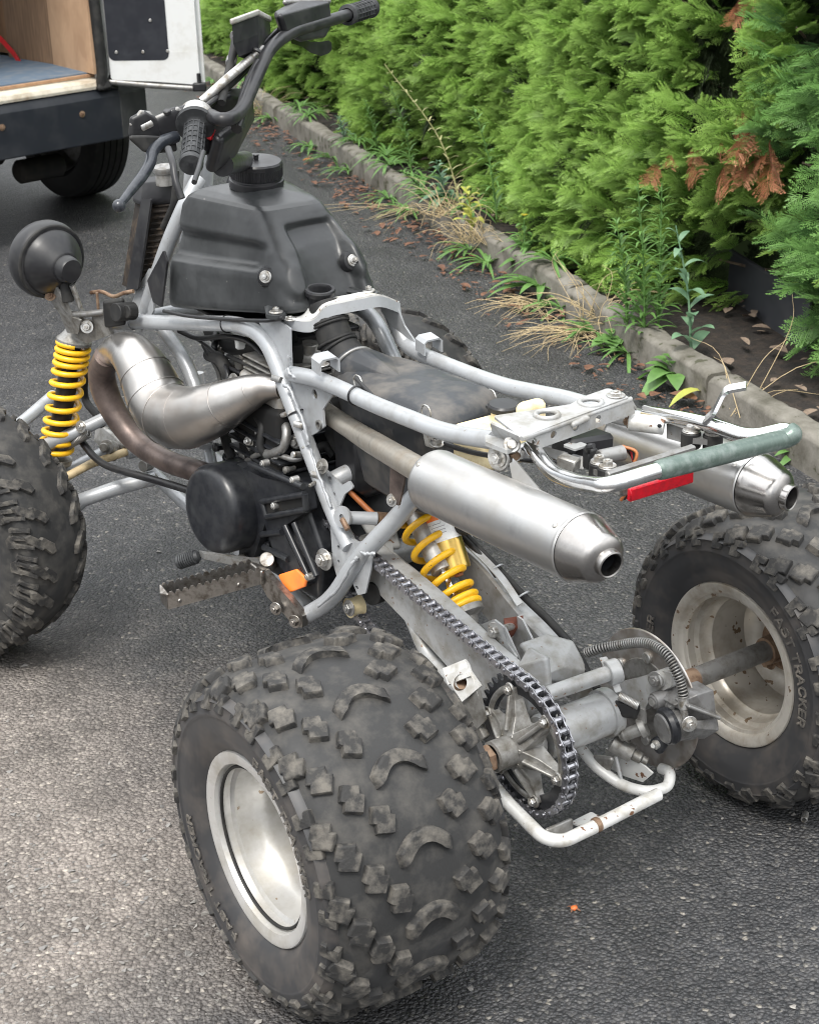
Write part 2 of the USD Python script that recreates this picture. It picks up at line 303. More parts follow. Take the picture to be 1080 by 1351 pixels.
# asphalt: rounded stones in black binder, dusty beige zone, damp dark zone
mat('asphalt', {
    'g': ('geometry', {}),
    'v': ('voronoi_texture', {'scale': 160.0, 'feature': 'f1', 'randomness': 1.0}),
    'v2': ('voronoi_texture', {'scale': 330.0, 'feature': 'f1'}),
    'nw': ('noise_texture', {'scale': 900.0, 'detail': 2.0}),
    'big': ('noise_texture', {'scale': 1.1, 'detail': 5.0, 'roughness': .6}),
    'mid': ('noise_texture', {'scale': 7.0, 'detail': 6.0, 'roughness': .65}),
    'sx': ('separate_xyz', {}),
    'lin': ('math', {'math_type': 'multiply_add', 'value2': -.62, 'value3': .72}), 'dc': ('vector_math', {'math_type': 'distance', 'vector2': (-.85, .72, 0.)}),
    'liny': ('math', {'math_type': 'multiply_add', 'value2': -.05, 'value3': 0.}),
    'add0': ('math', {'math_type': 'add'}), 'add1': ('math', {'math_type': 'add'}),
    'dust': ('map_range', {'from_min': .58, 'from_max': 1.06, 'to_min': 0., 'to_max': 1., 'clamp': True, 'range_type': 'smoothstep'}),
    'sc': ('separate_color', {}),
    'stone': ('rgb_ramp', {'ramp': [(0., (.022, .023, .025)), (.6, (.038, .038, .040)), (.92, (.058, .057, .057)), (.985, (.095, .092, .086)), (1., (.2, .185, .16))]}),
    'stoned': ('rgb_ramp', {'ramp': [(0., (.115, .099, .087)), (.55, (.172, .151, .134)), (.93, (.22, .195, .172)), (1., (.30, .268, .23))]}),
    'mx': ('mix_color', {}),
    'crev': ('rgb_ramp', {'ramp': [(.35, (1, 1, 1)), (.8, (.6, .59, .59))]}), 'hc': ('math', {'math_type': 'multiply_add', 'value2': .75}), 'dn': ('noise_texture', {'scale': 55.0, 'detail': 2.0}), 'ds': ('vector_math', {'math_type': 'scale', 'scale': .006}), 'da': ('vector_math', {'math_type': 'add'}),
    'mul': ('mix_color', {'blend_type': 'multiply', 'fac': .95}),
    'midr': ('map_range', {'from_min': .3, 'from_max': .7, 'to_min': .58, 'to_max': 1.35}),
    'mul2': ('vector_math', {'math_type': 'scale'}),
    'h1': ('math', {'math_type': 'multiply_add', 'value2': -.9, 'value3': 1.}),
    'h2': ('math', {'math_type': 'multiply_add', 'value2': -.3}),
    'h3': ('math', {'math_type': 'multiply_add', 'value2': .14}),
    'b': ('bump', {'strength': .85, 'distance': .0075}),
    'ro': ('map_range', {'from_min': 0., 'from_max': 1., 'to_min': .5, 'to_max': .82}),
    'p': ('principled_bsdf', {'specular_ior_level': .42})},
    [('g.position', 'dn.vector'), ('dn.color', 'ds.vector1'), ('ds.vector', 'da.vector1'), ('g.position', 'da.vector2'), ('da.vector', 'v.vector'), ('da.vector', 'v2.vector'), ('g.position', 'nw.vector'), ('g.position', 'big.vector'), ('g.position', 'mid.vector'), ('g.position', 'sx.vector'),
     ('g.position', 'dc.vector1'), ('dc.value', 'lin.value1'), ('sx.y', 'liny.value1'), ('lin.value', 'add0.value1'), ('big.fac', 'add0.value2'), ('add0.value', 'add1.value1'), ('liny.value', 'add1.value2'), ('add1.value', 'dust.value'),
     ('v.color', 'sc.color'), ('sc.r', 'stone.fac'), ('sc.r', 'stoned.fac'), ('dust.result', 'mx.fac'), ('stone.color', 'mx.a'), ('stoned.color', 'mx.b'),
     ('v.distance', 'crev.fac'), ('mx.result', 'mul.a'), ('crev.color', 'mul.b'), ('mid.fac', 'midr.value'), ('mul.result', 'mul2.vector1'), ('midr.result', 'mul2.scale'), ('mul2.vector', 'p.base_color'),
     ('v.distance', 'h1.value1'), ('v2.distance', 'h2.value1'), ('sc.g', 'hc.value1'), ('h1.value', 'hc.value3'), ('hc.value', 'h2.value3'), ('nw.fac', 'h3.value1'), ('h2.value', 'h3.value3'), ('h3.value', 'b.height'), ('b.normal', 'p.normal'),
     ('dust.result', 'ro.value'), ('ro.result', 'p.roughness')])
# leaves
def leafmat(name, dark, light, tip, L, trans=.25, rough=.45):
    mat(name, {'tc': ('texture_coordinate', {}), 's': ('separate_xyz', {}), 'oi': ('object_info', {}),
               'rr': ('rgb_ramp', {'ramp': [(0., dark), (.75, light), (1., tuple(.5*(np.array(light)+tip)))]}),
               'tr': ('map_range', {'from_min': .35*L, 'from_max': 1.05*L, 'to_min': 0., 'to_max': .75, 'clamp': True}),
               'm': ('mix_color', {'b': tip}), 'p': ('principled_bsdf', {'roughness': rough, 'specular_ior_level': .4}), 't': ('translucent_bsdf', {}), 'mc': ('mix_closure', {'fac': trans})},
        [('tc.object', 's.vector'), ('s.y', 'tr.value'), ('oi.random', 'rr.fac'), ('rr.color', 'm.a'), ('tr.result', 'm.fac'), ('m.result', 'p.base_color'), ('m.result', 't.color'), ('p.BSDF', 'mc.closure1'), ('t.BSDF', 'mc.closure2')], surface='mc.closure')
leafmat('conifer_green', (.065, .145, .022), (.165, .31, .05), (.37, .54, .14), .15)
leafmat('conifer_blue', (.055, .135, .04), (.11, .235, .07), (.23, .41, .12), .15)
leafmat('conifer_dead', (.15, .06, .03), (.36, .15, .07), (.42, .22, .12), .17, .15, .6)
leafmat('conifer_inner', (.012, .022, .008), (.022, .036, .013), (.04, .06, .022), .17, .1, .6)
def plantmat(name, a, b_, trans=.25):
    mat(name, {'g': ('geometry', {}), 'n': ('noise_texture', {'scale': 18.0, 'detail': 4.0}), 'r': ('rgb_ramp', {'ramp': [(.35, a), (.65, b_)]}), 'p': ('principled_bsdf', {'roughness': .5}), 't': ('translucent_bsdf', {}), 'mc': ('mix_closure', {'fac': trans})},
        [('g.position', 'n.vector'), ('n.fac', 'r.fac'), ('r.color', 'p.base_color'), ('r.color', 't.color'), ('p.BSDF', 'mc.closure1'), ('t.BSDF', 'mc.closure2')], surface='mc.closure')
plantmat('weed_green', (.07, .15, .035), (.12, .24, .06))
plantmat('weed_blue_green', (.10, .19, .11), (.16, .27, .16))
plantmat('weed_yellow', (.30, .34, .06), (.42, .42, .09))
plantmat('seed_pale', (.36, .36, .16), (.5, .48, .26))
plantmat('petal_yellow', (.75, .55, .02), (.8, .62, .05))
plantmat('leaf_orange', (.60, .26, .04), (.5, .2, .04))
plantmat('berry_orange', (.70, .16, .03), (.5, .10, .03), .1)

# ---------------------------------------------------------------- ground, kerb, bed
def sheet(x0, x1, y0, y1, nx, ny, z=0., amp=0., sc=1.):
    x, y = np.meshgrid(np.linspace(x0, x1, nx), np.linspace(y0, y1, ny), indexing='ij')
    p = np.stack([x, y, np.full_like(x, z)], -1).reshape(-1, 3)
    if amp: p[:, 2] += (meshkit.fbm(p*sc, 4, 3)-.5)*2*amp
    i, j = np.meshgrid(np.arange(nx-1), np.arange(ny-1), indexing='ij')
    q = np.stack([i*ny+j, (i+1)*ny+j, (i+1)*ny+j+1, i*ny+j+1], -1).reshape(-1, 4)
    return trimesh.Trimesh(p, np.vstack([q[:, [0, 1, 2]], q[:, [0, 2, 3]]]), process=False)
gm = sheet(-60, 60, -60, 60, 2, 2)
obj('ground', gm, 'asphalt', smooth=False, label='grey asphalt driveway, dusty on the left and darker on the right', kind='structure')
KO = np.array([1.42, .87, 0.]); KD = np.array([.26110, .96531, 0.]); KN = np.array([.96531, -.26110, 0.])
def kp(t, k, z=0.): return KO+KD*t+KN*k+np.array([0, 0, z])
kerb = part('kerb', '/World', 'weathered pale concrete kerb edging between the asphalt and the hedge', 'structure')
def kerb_stone(t0, t1, seed):
    # rounded-top edging stone, subdivided and roughened
    prof = [(-.004, -.05), (-.004, .085), (.002, .096), (.011, .101), (.058, .103), (.068, .098), (.072, .088), (.072, -.05)]
    n = int((t1-t0)/.03)+2; rings = []
    sh = (rnd.random()-.5)*.012; tilt = (rnd.random()-.5)*.012
    for a in np.linspace(t0+.004, t1-.004, n):
        e = .006 if a in (t0+.004, t1-.004) else 0
        rings.append([kp(a, k+sh, max(-.05, z+tilt*(a-t0)/(t1-t0)-e*(z > 0))) for k, z in prof])
    m = loft(rings); m = m.subdivide()
    m = jag(m, .009, 9., seed); return jag(m, .004, 40., seed+5)
t = -2.2; i = 0
while t < 10.5:
    L = .9+rnd.random()*.06
    obj('kerb_stone', kerb_stone(t, t+L, i), 'kerb_concrete', kerb, smooth=50); t += L; i += 1
bed = sheet(0, 1, 0, 1, 160, 24)
bed.vertices[:] = [kp(-3+14*p[0], .055+3.4*p[1], .055) for p in bed.vertices]
bed.vertices[:, 2] += (meshkit.fbm(bed.vertices*9, 4, 5)-.5)*.05
obj('planting_bed', bed, 'dark_soil', smooth=True, label='dark soil bed with fallen leaves behind the kerb, under the hedge', kind='structure')

# ---------------------------------------------------------------- conifer hedge
def spray(L, seed, sparse=1.):
    r = random.Random(seed); V, F = [], []
    def leaf(a, d, n, l, w):
        s = np.cross(d, n); k = len(V)
        V.extend([a-s*w*.35, a+d*l*.45-s*w+n*w*.3, a+d*l, a+d*l*.45+s*w-n*w*.3]); F.extend([(k, k+1, k+2), (k, k+2, k+3)])
        # second blade crossed for thickness
        k = len(V); V.extend([a, a+d*l*.5+n*w*.8, a+d*l, a+d*l*.5-n*w*.8]); F.extend([(k, k+1, k+2), (k, k+2, k+3)])
    y = 0.; k = 0; curl = (r.random()-.5)*.5
    while y < L*.97:
        u = y/L; bend = np.array([curl*L*u*u*.5, y, -.26*L*u*u])
        w = L*.46*math.sin(math.pi*min(1, (1-u)*.86+.1))**.8*(.75+.5*r.random())
        for sd in (-1, 1):
            if r.random() < .1*sparse: continue
            an = math.radians(38+12*r.random())*sd
            d = unit([math.sin(an)+curl*u, math.cos(an), -.22*u+.2*(r.random()-.5)])
            s = .006; a0 = bend.copy()
            nrm = unit(np.array([.25*sd*r.random(), .1, 1]))
            nn = max(2, int(w/.0078))
            for q in range(nn):
                f = (q+.5)/nn; a = a0+d*w*f+np.array([0, 0, -.15*w*f*f])
                ll = (.019*(1-f)+.006)*(.7+.6*r.random())
                for s2 in (-1, 1):
                    e = unit(d*.78+np.cross(nrm, d)*s2*.62+nrm*.25*(r.random()-.5))
                    leaf(a, e, nrm, ll, .0015)
            leaf(a0, d, nrm, w*1.03, .0016); leaf(a0+d*w*.85+np.array([0, 0, -.11*w]), d, nrm, .016, .002)
        y += .0115+.005*r.random(); k += 1
    leaf(np.zeros(3), unit([curl*.25, 1, -.12]), np.array([0, 0, 1.]), L*.98, .0014)
    return trimesh.Trimesh(np.array(V), np.array(F), process=False)
SPR = [spray(.15, s) for s in range(6)]
def rot_to(y, n):
    y = unit(y); n = np.asarray(n, float); n = unit(n-y*(n @ y)); x = np.cross(y, n)
    return np.stack([x, y, n], 1)
from scipy.spatial.transform import Rotation as _Rot
def instancer(parent, name, pts, mats, scales, material, kind='stuff'):
    path = parent+'/'+numbered(parent, name)
    pi = UsdGeom.PointInstancer.Define(stage, path); rel = pi.CreatePrototypesRel()
    for i, s in enumerate(SPR):
        mm = usdkit.mesh(stage, path+'/foliage_spray'+('_%03d' % i if i else ''), s, M[material]); rel.AddTarget(mm.GetPath())
    o = origin[parent]
    q = _Rot.from_matrix(np.array(mats)).as_quat()
    pi.CreatePositionsAttr(Vt.Vec3fArray.FromNumpy((np.array(pts)-o).astype(np.float32)))
    pi.CreateOrientationsAttr(Vt.QuathArray([Gf.Quath(float(b[3]), float(b[0]), float(b[1]), float(b[2])) for b in q]))
    pi.CreateScalesAttr(Vt.Vec3fArray.FromNumpy(np.repeat(np.array(scales)[:, None], 3, 1).astype(np.float32)))
    pi.CreateProtoIndicesAttr(Vt.IntArray([i % len(SPR) for i in range(len(pts))]))
    tag(pi.GetPrim(), kind=kind); return path
def hedge_k(t, z):
    """how far behind the kerb line the face of the hedge stands"""
    p = np.stack([np.asarray(t)*1.25, np.asarray(z)*1.6, 0*np.asarray(t)+3.3], -1)
    b = (meshkit.fbm(p, 3, 11)-.5)*.42
    p2 = np.stack([np.asarray(t)*4.2, np.asarray(z)*3.0, 0*np.asarray(t)+1.3], -1)
    b = b+(meshkit.noise(p2, 4)-.5)*.16
    low = np.clip((.34-np.asarray(z))/.34, 0, 1)
    return .205+.13*np.clip((1.5-np.asarray(t))/.6, 0, 1)+b+.07*low**1.5+.05*np.clip(np.asarray(z)-1, 0, 1)
HOLES = [(.64, .50, .17, .14, .5), (.84, .12, .32, .22, .5), (.62, .95, .14, .14, .30), (1.02, .78, .12, .14, .22)]   # t, z, half sizes, depth: gaps between the plants
PL = [(-1.0, 'blue'), (-.35, 'green'), (.28, 'blue'), (.72, 'green'), (1.75, 'green'), (2.5, 'green'), (3.25, 'green'), (4.0, 'green'), (4.8, 'green'), (5.6, 'green'), (6.5, 'green'), (7.5, 'green'), (8.6, 'green'), (9.7, 'green')]
HL = ['hedge conifer at the right edge of the photo, nearest the raised chrome bracket',
      'bluish hedge conifer with fanned sprays beside the dark hollow at the right edge',
      'blue-green hedge conifer standing right of the rust-brown dead twigs',
      'hedge conifer with rust-brown dead twigs on its face, left of the dark hollow',
      'bright green hedge conifer behind the tall blue-green weed',
      'bright green hedge conifer behind the feathery weeds at the middle of the kerb',
      'green hedge conifer above the small yellow flower',
      'green hedge conifer behind the clump of withered stalks on the kerb',
      'green hedge conifer behind the pale seed-headed tall weed',
      'dark green hedge conifer right of the thumb throttle and right grip',
      'dark green hedge conifer behind the right handlebar grip',
      'dark green hedge conifer behind the front brake fluid reservoir',
      'distant hedge conifer between the white van door and the brake reservoir',
      'farthest hedge conifer, partly hidden by the open white van door']
hr = np.random.default_rng(5)
for i, (tc, kind) in enumerate(PL):
    tn = PL[i+1][0] if i+1 < len(PL) else tc+1.1
    t0 = tc; t1 = tn; tm = (t0+t1)/2
    P = thing('hedge_conifer', HL[i], 'conifer', kp(tm, .75, .05))
    trunk = [kp(tm, .78, -.02), kp(tm+.02, .8, .6), kp(tm-.02, .78, 1.2), kp(tm, .8, 1.7)]
    obj('trunk', tube(sm(trunk, 5), [.04, .03, .012], 9), 'twig', P, smooth=True)
    br = []
    for q in range(26):
        z = .1+hr.random()*1.45; tt = t0+hr.random()*(t1-t0); k1 = float(hedge_k(tt, z))+.06
        a = kp(tm, .78, z*.9); b = kp(tt, k1, z+.06); mdl = (a+b)/2+np.array([0, 0, -.03])
        br.append(tube(sm([a, mdl, b], 4), [.011, .003], 5))
    obj('branch', br, 'twig', P, smooth=True, kind='stuff')
    # inner mass of old dark foliage
    nt, nz = 14, 22
    ga, gz = np.meshgrid(np.linspace(t0, t1, nt), np.linspace(.03, 1.72, nz), indexing='ij'); gk = hedge_k(ga, gz)
    g = [[kp(a, .19+gk[ia, iz] + sum(d*math.exp(-((a-ht)/hw)**2-((z-hz)/hh)**2) for ht, hz, hw, hh, d in HOLES), z) for iz, z in enumerate(np.linspace(.03, 1.72, nz))] for ia, a in enumerate(np.linspace(t0, t1, nt))]
    p = np.array(g).reshape(-1, 3); a, b = np.meshgrid(np.arange(nt-1), np.arange(nz-1), indexing='ij')
    q4 = np.stack([a*nz+b, (a+1)*nz+b, (a+1)*nz+b+1, a*nz+b+1], -1).reshape(-1, 4)
    far = tm > 5
    dens = 1650 if not far else 800
    n = int((t1-t0)*1.75*dens); t_ = t0-.06+hr.random(n)*(t1-t0+.12); z_ = .04+hr.random(n)**.85*1.72
    pts, ms, sc = [], [], []
    inner = ([], [], [])
    kk = hedge_k(t_, z_)
    for tt, z, k0 in zip(t_, z_, kk):
        depth = sum(math.exp(-(((tt-ht)/hw)**2+((z-hz)/hh)**2)**2) for ht, hz, hw, hh, d in HOLES)
        if hr.random() < min(1, depth*1.6): continue
        lay = hr.random()
        k = float(k0)+.02+lay**1.6*.14
        sd = (hr.random()-.5)*1.5
        out = -KN*(.75+.3*hr.random())+KD*sd*.75+np.array([0, 0, .35+.75*hr.random()-.5*lay])
        if z < .25: out[2] -= .45
        nv = KD*(hr.random()-.5)*1.6+np.array([0, 0, 1.])*(.35+hr.random())-KN*.5+KN*0
        pts.append(kp(tt, k, z)); ms.append(rot_to(out, nv)); sc.append((.36+.46*hr.random())*(1.2 if far else 1.)*(1.2 if kind == 'blue' else 1.))
    instancer(P, 'foliage', pts, ms, sc, 'conifer_blue' if kind == 'blue' else 'conifer_green')
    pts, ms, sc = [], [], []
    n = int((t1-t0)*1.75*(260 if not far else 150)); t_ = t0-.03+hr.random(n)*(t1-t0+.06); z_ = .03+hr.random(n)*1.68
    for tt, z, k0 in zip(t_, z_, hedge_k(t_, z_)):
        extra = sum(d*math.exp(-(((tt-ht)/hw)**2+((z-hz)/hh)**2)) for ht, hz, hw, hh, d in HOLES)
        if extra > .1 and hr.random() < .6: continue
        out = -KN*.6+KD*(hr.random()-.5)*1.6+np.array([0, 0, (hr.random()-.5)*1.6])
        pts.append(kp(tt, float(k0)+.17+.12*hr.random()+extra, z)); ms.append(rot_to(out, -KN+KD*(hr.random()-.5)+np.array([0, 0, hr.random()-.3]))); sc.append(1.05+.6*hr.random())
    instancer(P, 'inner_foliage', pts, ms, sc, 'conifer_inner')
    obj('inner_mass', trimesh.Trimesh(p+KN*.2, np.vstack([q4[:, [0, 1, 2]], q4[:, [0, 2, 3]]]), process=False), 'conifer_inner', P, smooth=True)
    if i == 3:
        pts, ms, sc = [], [], []
        spots = [(.84, .64, 10), (.92, .60, 5), (1.10, .50, 2), (1.02, .97, 4), (.76, .60, 3)]
        for st, sz, c in spots:
            for _ in range(c):
                tt = st+hr.normal()*.07; z = sz+hr.normal()*.05
                pts.append(kp(tt, float(hedge_k(tt, z))-.035+.05*hr.random(), z)); ms.append(rot_to(-KN*.6+KD*(-.8+hr.normal()*.35)+np.array([0, 0, -.4+.5*hr.normal()]), KD*hr.normal()+np.array([0, 0, 1.])-KN)); sc.append(.35+.45*hr.random())
        instancer(P, 'dead_foliage', pts, ms, sc, 'conifer_dead')

# ---------------------------------------------------------------- weeds, litter
def blade(a, d, L, w, droop=.3, n=6, curl=0., fold=.25, up=(0, 0, 1)):
    """a lance-shaped leaf with a folded midrib"""
    a = V3(a); d = unit(d); s = np.cross(d, up); s = unit(s) if np.linalg.norm(s) > 1e-6 else np.array([1., 0, 0])
    nn = np.cross(s, d); V, F = [], []
    for i in range(n+1):
        u = i/n; c = a+d*L*u+np.array([0, 0, -droop*L*u*u])+s*curl*L*u*u
        ww = w*math.sin(math.pi*min(1, .06+.94*u))**.75*(1 if u < 1 else 0)
        V += [c-s*ww+nn*ww*fold, c, c+s*ww+nn*ww*fold]
        if i: k = 3*i; F += [(k-3, k-2, k+1), (k-3, k+1, k), (k-2, k-1, k+2), (k-2, k+2, k+1)]
    return trimesh.Trimesh(np.array(V), np.array(F), process=False)
wr = random.Random(21)
def weed(name, label, base, H, nleaf, L, w, lean=(0, 0), matl='weed_green', stem_r=.0035, flower=None, cat='weed', taper=True, twist=2.4, rosette=0, group=None):
    base = V3(base); P = thing(name, label, cat, base, group)
    top = base+np.array([lean[0], lean[1], H]); midp = (base+top)/2+np.array([lean[0]*-.2, lean[1]*-.2, 0])
    path = sm([base+np.array([0, 0, -.01]), midp, top], 8); lv = []
    if H > 0.02: obj('stem', tube(path, [stem_r, stem_r*.4], 6), matl, P, smooth=True)
    for i in range(nleaf):
        u = .08+.9*i/max(1, nleaf-1); c = path[int(u*(len(path)-1))]; an = i*twist+wr.random()
        d = np.array([math.cos(an), math.sin(an), .75+.5*wr.random()]); f = (1.1-.65*u) if taper else 1
        lv.append(blade(c, d, L*f*(.8+.4*wr.random()), w*f, .35+.35*wr.random(), curl=(wr.random()-.5)*.3))
    for i in range(rosette):
        an = i*2.4+wr.random(); d = np.array([math.cos(an), math.sin(an), .35+.5*wr.random()])
        lv.append(blade(base+np.array([0, 0, .01]), d, L*(.8+.5*wr.random()), w*1.25, .4+.3*wr.random(), curl=(wr.random()-.5)*.4))
    if len(lv) <= 26 and w >= .012:
        for b in lv: obj('leaf', b, matl, P, smooth=True)
    else: obj('leaf', lv, matl, P, smooth=True, kind='stuff')
    if flower:
        fl = []
        for k in range(12):
            an = k*math.pi/6; fl.append(blade(top, (math.cos(an), math.sin(an), .5), .016, .004, .1, 3))
        obj('flower', fl, flower, P, smooth=True)
    return P
W_ = weed
W_('weed', 'tall weed with broad waxy blue-green leaves standing on the kerb behind the chrome bracket', (1.672, 1.572, 0.0734), .36, 15, .13, .019, (-.03, .05), 'weed_blue_green', .0045)
W_('weed', 'leafy green weed clump at the kerb foot below the blue-green weed', (1.614, 1.572, 0.02), .06, 8, .12, .022, (0, 0), 'weed_green', rosette=12)
W_('weed', 'tall feathery weed with narrow leaves left of the blue-green weed', (1.688, 1.783, 0.0505), .46, 95, .12, .0062, (.0, .05), 'weed_green')
W_('weed', 'second feathery weed, shorter and left of the tallest narrow-leaved one', (1.686, 1.855, 0.0672), .34, 80, .11, .0062, (-.03, .03), 'weed_green')
W_('weed', 'slender feathery weed leaning into the hedge behind the two narrow-leaved ones', (1.785, 1.836, 0.0755), .40, 80, .11, .006, (.05, .06), 'weed_green')
W_('weed', 'weed with heart-shaped low leaves beside the straw clump', (1.676, 1.915, 0.02), .04, 5, .07, .024, (0, 0), 'weed_green', rosette=9)
W_('weed', 'small weed with one yellow flower on the kerb', (1.955, 2.696, 0.0504), .16, 12, .09, .014, (.02, .03), 'weed_green', flower='petal_yellow', rosette=7)
W_('weed', 'grassy green weed tuft arching over the kerb, below the yellow flower', (1.862, 2.493, 0.02), .03, 3, .19, .011, (0, 0), 'weed_green', rosette=22)
W_('weed', 'pale seed-headed tall weed leaning over the kerb behind the throttle lever', (2.108, 3.261, 0.0931), .56, 44, .07, .0042, (-.26, .10), 'seed_pale', .0035)
W_('weed', 'tall thin green weed right of the pale seed-headed weed', (2.039, 2.966, 0.1566), .38, 44, .10, .0055, (-.06, .05), 'weed_green')
W_('weed', 'leafy weed with a yellowing top on the broken part of the kerb', (2.021, 3.092, 0.0959), .14, 14, .10, .015, (.0, .03), 'weed_yellow')
W_('weed', 'drooping green weed spreading over the asphalt near the withered stalks', (2.19, 3.639, 0.0722), .14, 40, .10, .006, (-.12, -.02), 'weed_green')
W_('weed', 'bushy narrow-leaved weed against the hedge foot, right of the handlebar', (2.485, 4.425, 0.0588), .28, 50, .09, .005, (-.05, .02), 'weed_green')
W_('weed', 'taller narrow-leaved weed between the bushy weed and the seed-headed weed', (2.33, 3.927, 0.0793), .40, 50, .10, .005, (-.08, .03), 'weed_green')
W_('weed', 'dark leafy weed low on the kerb left of the seed-headed weed', (2.149, 3.451, 0.1104), .16, 16, .11, .016, (-.03, .0), 'weed_blue_green', rosette=5)
W_('weed', 'greyish low weed on the far kerb beside the handlebar', (2.527, 4.772, 0.0851), .13, 36, .09, .006, (-.03, .0), 'weed_blue_green')
W_('weed', 'small weed growing at the asphalt edge behind the right silencer', (1.497, 0.9742, 0.01), .05, 6, .08, .011, (0, 0), 'weed_green', rosette=10)
W_('weed', 'single upright yellow leaf at the kerb foot beside the dry brown leaf', (1.584, 1.42, 0.02), .02, 0, .12, .013, (.0, .0), 'weed_yellow', rosette=2)
GT = 'low green grass tuft growing out of the kerb joint along the driveway'
for q, (t_, k_) in enumerate(((1.0, -.01), (1.5, .0), (1.95, .1), (2.3, -.01), (2.75, .02), (3.2, -.02), (3.6, .1), (4.1, .0), (4.7, .06), (5.2, .0), (5.9, .02), (6.6, .0), (1.22, -.02), (1.7, .06), (2.1, -.02), (2.5, .07), (2.95, -.02), (3.05, .08), (3.4, .05), (3.8, -.01), (3.95, .07), (4.4, -.02), (4.95, .08), (5.5, -.02))):
    W_('grass_tuft', GT, kp(t_, k_, .10 if k_ > 0 else .005), .01, 1, .15, .0048, (0, 0), 'weed_green', rosette=24, cat='grass tuft', group='green grass tufts along the kerb')
def tuft(label, base, n, L, spread, dirn=(0, 0), matl='straw', flat=False, cat='dry grass', group=None):
    base = V3(base); P = thing('dry_grass_tuft', label, cat, base, group); ms = []
    for i in range(n):
        an = wr.random()*6.283; l = L*(.5+.7*wr.random())
        d = np.array([math.cos(an)*spread+dirn[0], math.sin(an)*spread+dirn[1], (.10 if flat else .8)*wr.random()+.02])
        a = base+np.array([wr.gauss(0, .03), wr.gauss(0, .03), .004]); d = unit(d)
        b = a+d*l*.55+np.array([wr.gauss(0, .02), wr.gauss(0, .02), .004 if flat else .02]); c = a+d*l+np.array([wr.gauss(0, .02), wr.gauss(0, .02), -.12*l if not flat else -.02])
        b[2] = max(b[2], .004); c[2] = max(c[2], .004)
        ms.append(tube(sm([a, b, c], 4), [.0013, .0005], 4))
    obj('stalk', ms, matl, P, smooth=True, kind='stuff'); return P
tuft('straw-coloured grass clump flattened over the asphalt in the middle of the kerb', (1.719, 2.086, 0.01), 60, .22, 1.0, (-1.1, -.2), flat=True)
tuft('thin dry grass standing above the flattened straw clump', (1.745, 2.072, 0.0508), 30, .22, .5, (-.1, 0))
tuft('withered stalks hanging over the kerb below the tall weeds', (1.982, 3.025, 0.0603), 50, .17, .6, (-.4, 0))
tuft('dry stalks with green shoots on the kerb right of the fuel cap', (2.054, 3.29, 0.0963), 45, .2, .7, (-.5, 0))
tuft('scattered pale dry stems on the asphalt right of the fuel tank', (2.28, 3.748, 0.01), 16, .4, .7, (-1.3, -.1), flat=True)
tuft('tall dry grass stems leaning beside the chrome bracket', (1.52, 1.241, 0.0362), 9, .3, .5, (.5, .3))
tuft('dry reddish stalks on the far kerb left of the handlebar stem', (2.838, 6.113, 0.0109), 40, .25, .8, (-.2, -.2))
tuft('small straw tuft below the yellow flower weed', (1.78, 2.434, 0.01), 40, .2, .9, (-1., 0), flat=True)
# leaf litter: curled brown scraps along the kerb foot
DT = np.linspace(-2, 10, 400); DN_ = meshkit.noise(np.stack([DT*2.3, 0*DT+5.1, 0*DT], 1), 8)
def scraps(n, tr, kr, size, seed, z=.004):
    r = np.random.default_rng(seed); ms = []
    for _ in range(n):
        tt = tr[0]+(tr[1]-tr[0])*r.random(); k = kr[0]+(kr[1]-kr[0])*r.random()**.6
        den = float(np.interp(tt, DT, DN_))
        if r.random() > .25+1.1*den**2: continue
        s = size*(.25+1.3*r.random()**2); an = r.random()*6.28; d = np.array([math.cos(an), math.sin(an), .3*(r.random()-.3)])
        m = blade(kp(tt, k, z+.004+.012*r.random()), d, s, s*(.12+.25*r.random()), .3*(r.random()-.2), 4, curl=(r.random()-.5), fold=.6*(r.random()))
        ms.append(m)
    return merge(ms)
obj('leaf_litter', scraps(2600, (.3, 8.5), (-.24, -.005), .030, 3), 'dead_leaf', smooth=True, label='rust-brown fallen leaf scraps strewn along the foot of the kerb', cat='fallen leaves', kind='stuff')
obj('bed_litter', scraps(1500, (-.8, 8.5), (.12, .5), .045, 4, .07), 'twig', smooth=True, label='dark brown dead leaves and twigs lying on the soil under the hedge', cat='dead leaves', kind='stuff')
def one_leaf(label, p, L, w, matl, an, cat='leaf'):
    m = blade(V3(p)+np.array([0, 0, .006]), (math.cos(an), math.sin(an), .05), L, w, .1, 8, curl=.2, fold=.35)
    return obj('fallen_leaf', m, matl, smooth=True, label=label, cat=cat)
one_leaf('single orange fallen leaf lying on the asphalt right of the fuel cap', (2.399, 4.932, 0), .07, .012, 'leaf_orange', .2)
one_leaf('upright dry brown leaf against the kerb beside the yellow leaf', (1.532, 1.399, 0.02), .09, .025, 'dead_leaf', 1.9)
one_leaf('brown curled leaf on the asphalt beside the flattened straw clump', (1.718, 2.27, 0), .05, .014, 'dead_leaf', .6)
bp = V3((-0.0775, -0.0877, 0))
bm = trimesh.creation.icosphere(2, .0048); bm.vertices *= [1.15, 1, .75]; bm = jag(bm, .0008, 300, 2); bm.apply_translation(bp+[0, 0, .0034])
B = thing('seed_husk', 'tiny orange-brown seed husk alone on the dark asphalt behind the quad', 'seed', bp)
obj('husk', bm, 'berry_orange', B, smooth=True)
obj('bract', [blade(bp+[0, 0, .004], (math.cos(a), math.sin(a), .2), .012, .0022, .3, 4) for a in (.4, 2.1, 3.6, 5.)], 'dead_leaf', B, smooth=True)
sp = V3((0.3626, -0.1204, 0.006))
S = thing('metal_spacer', 'small shiny metal sleeve lying on the asphalt under the right rear tyre', 'spacer', sp)
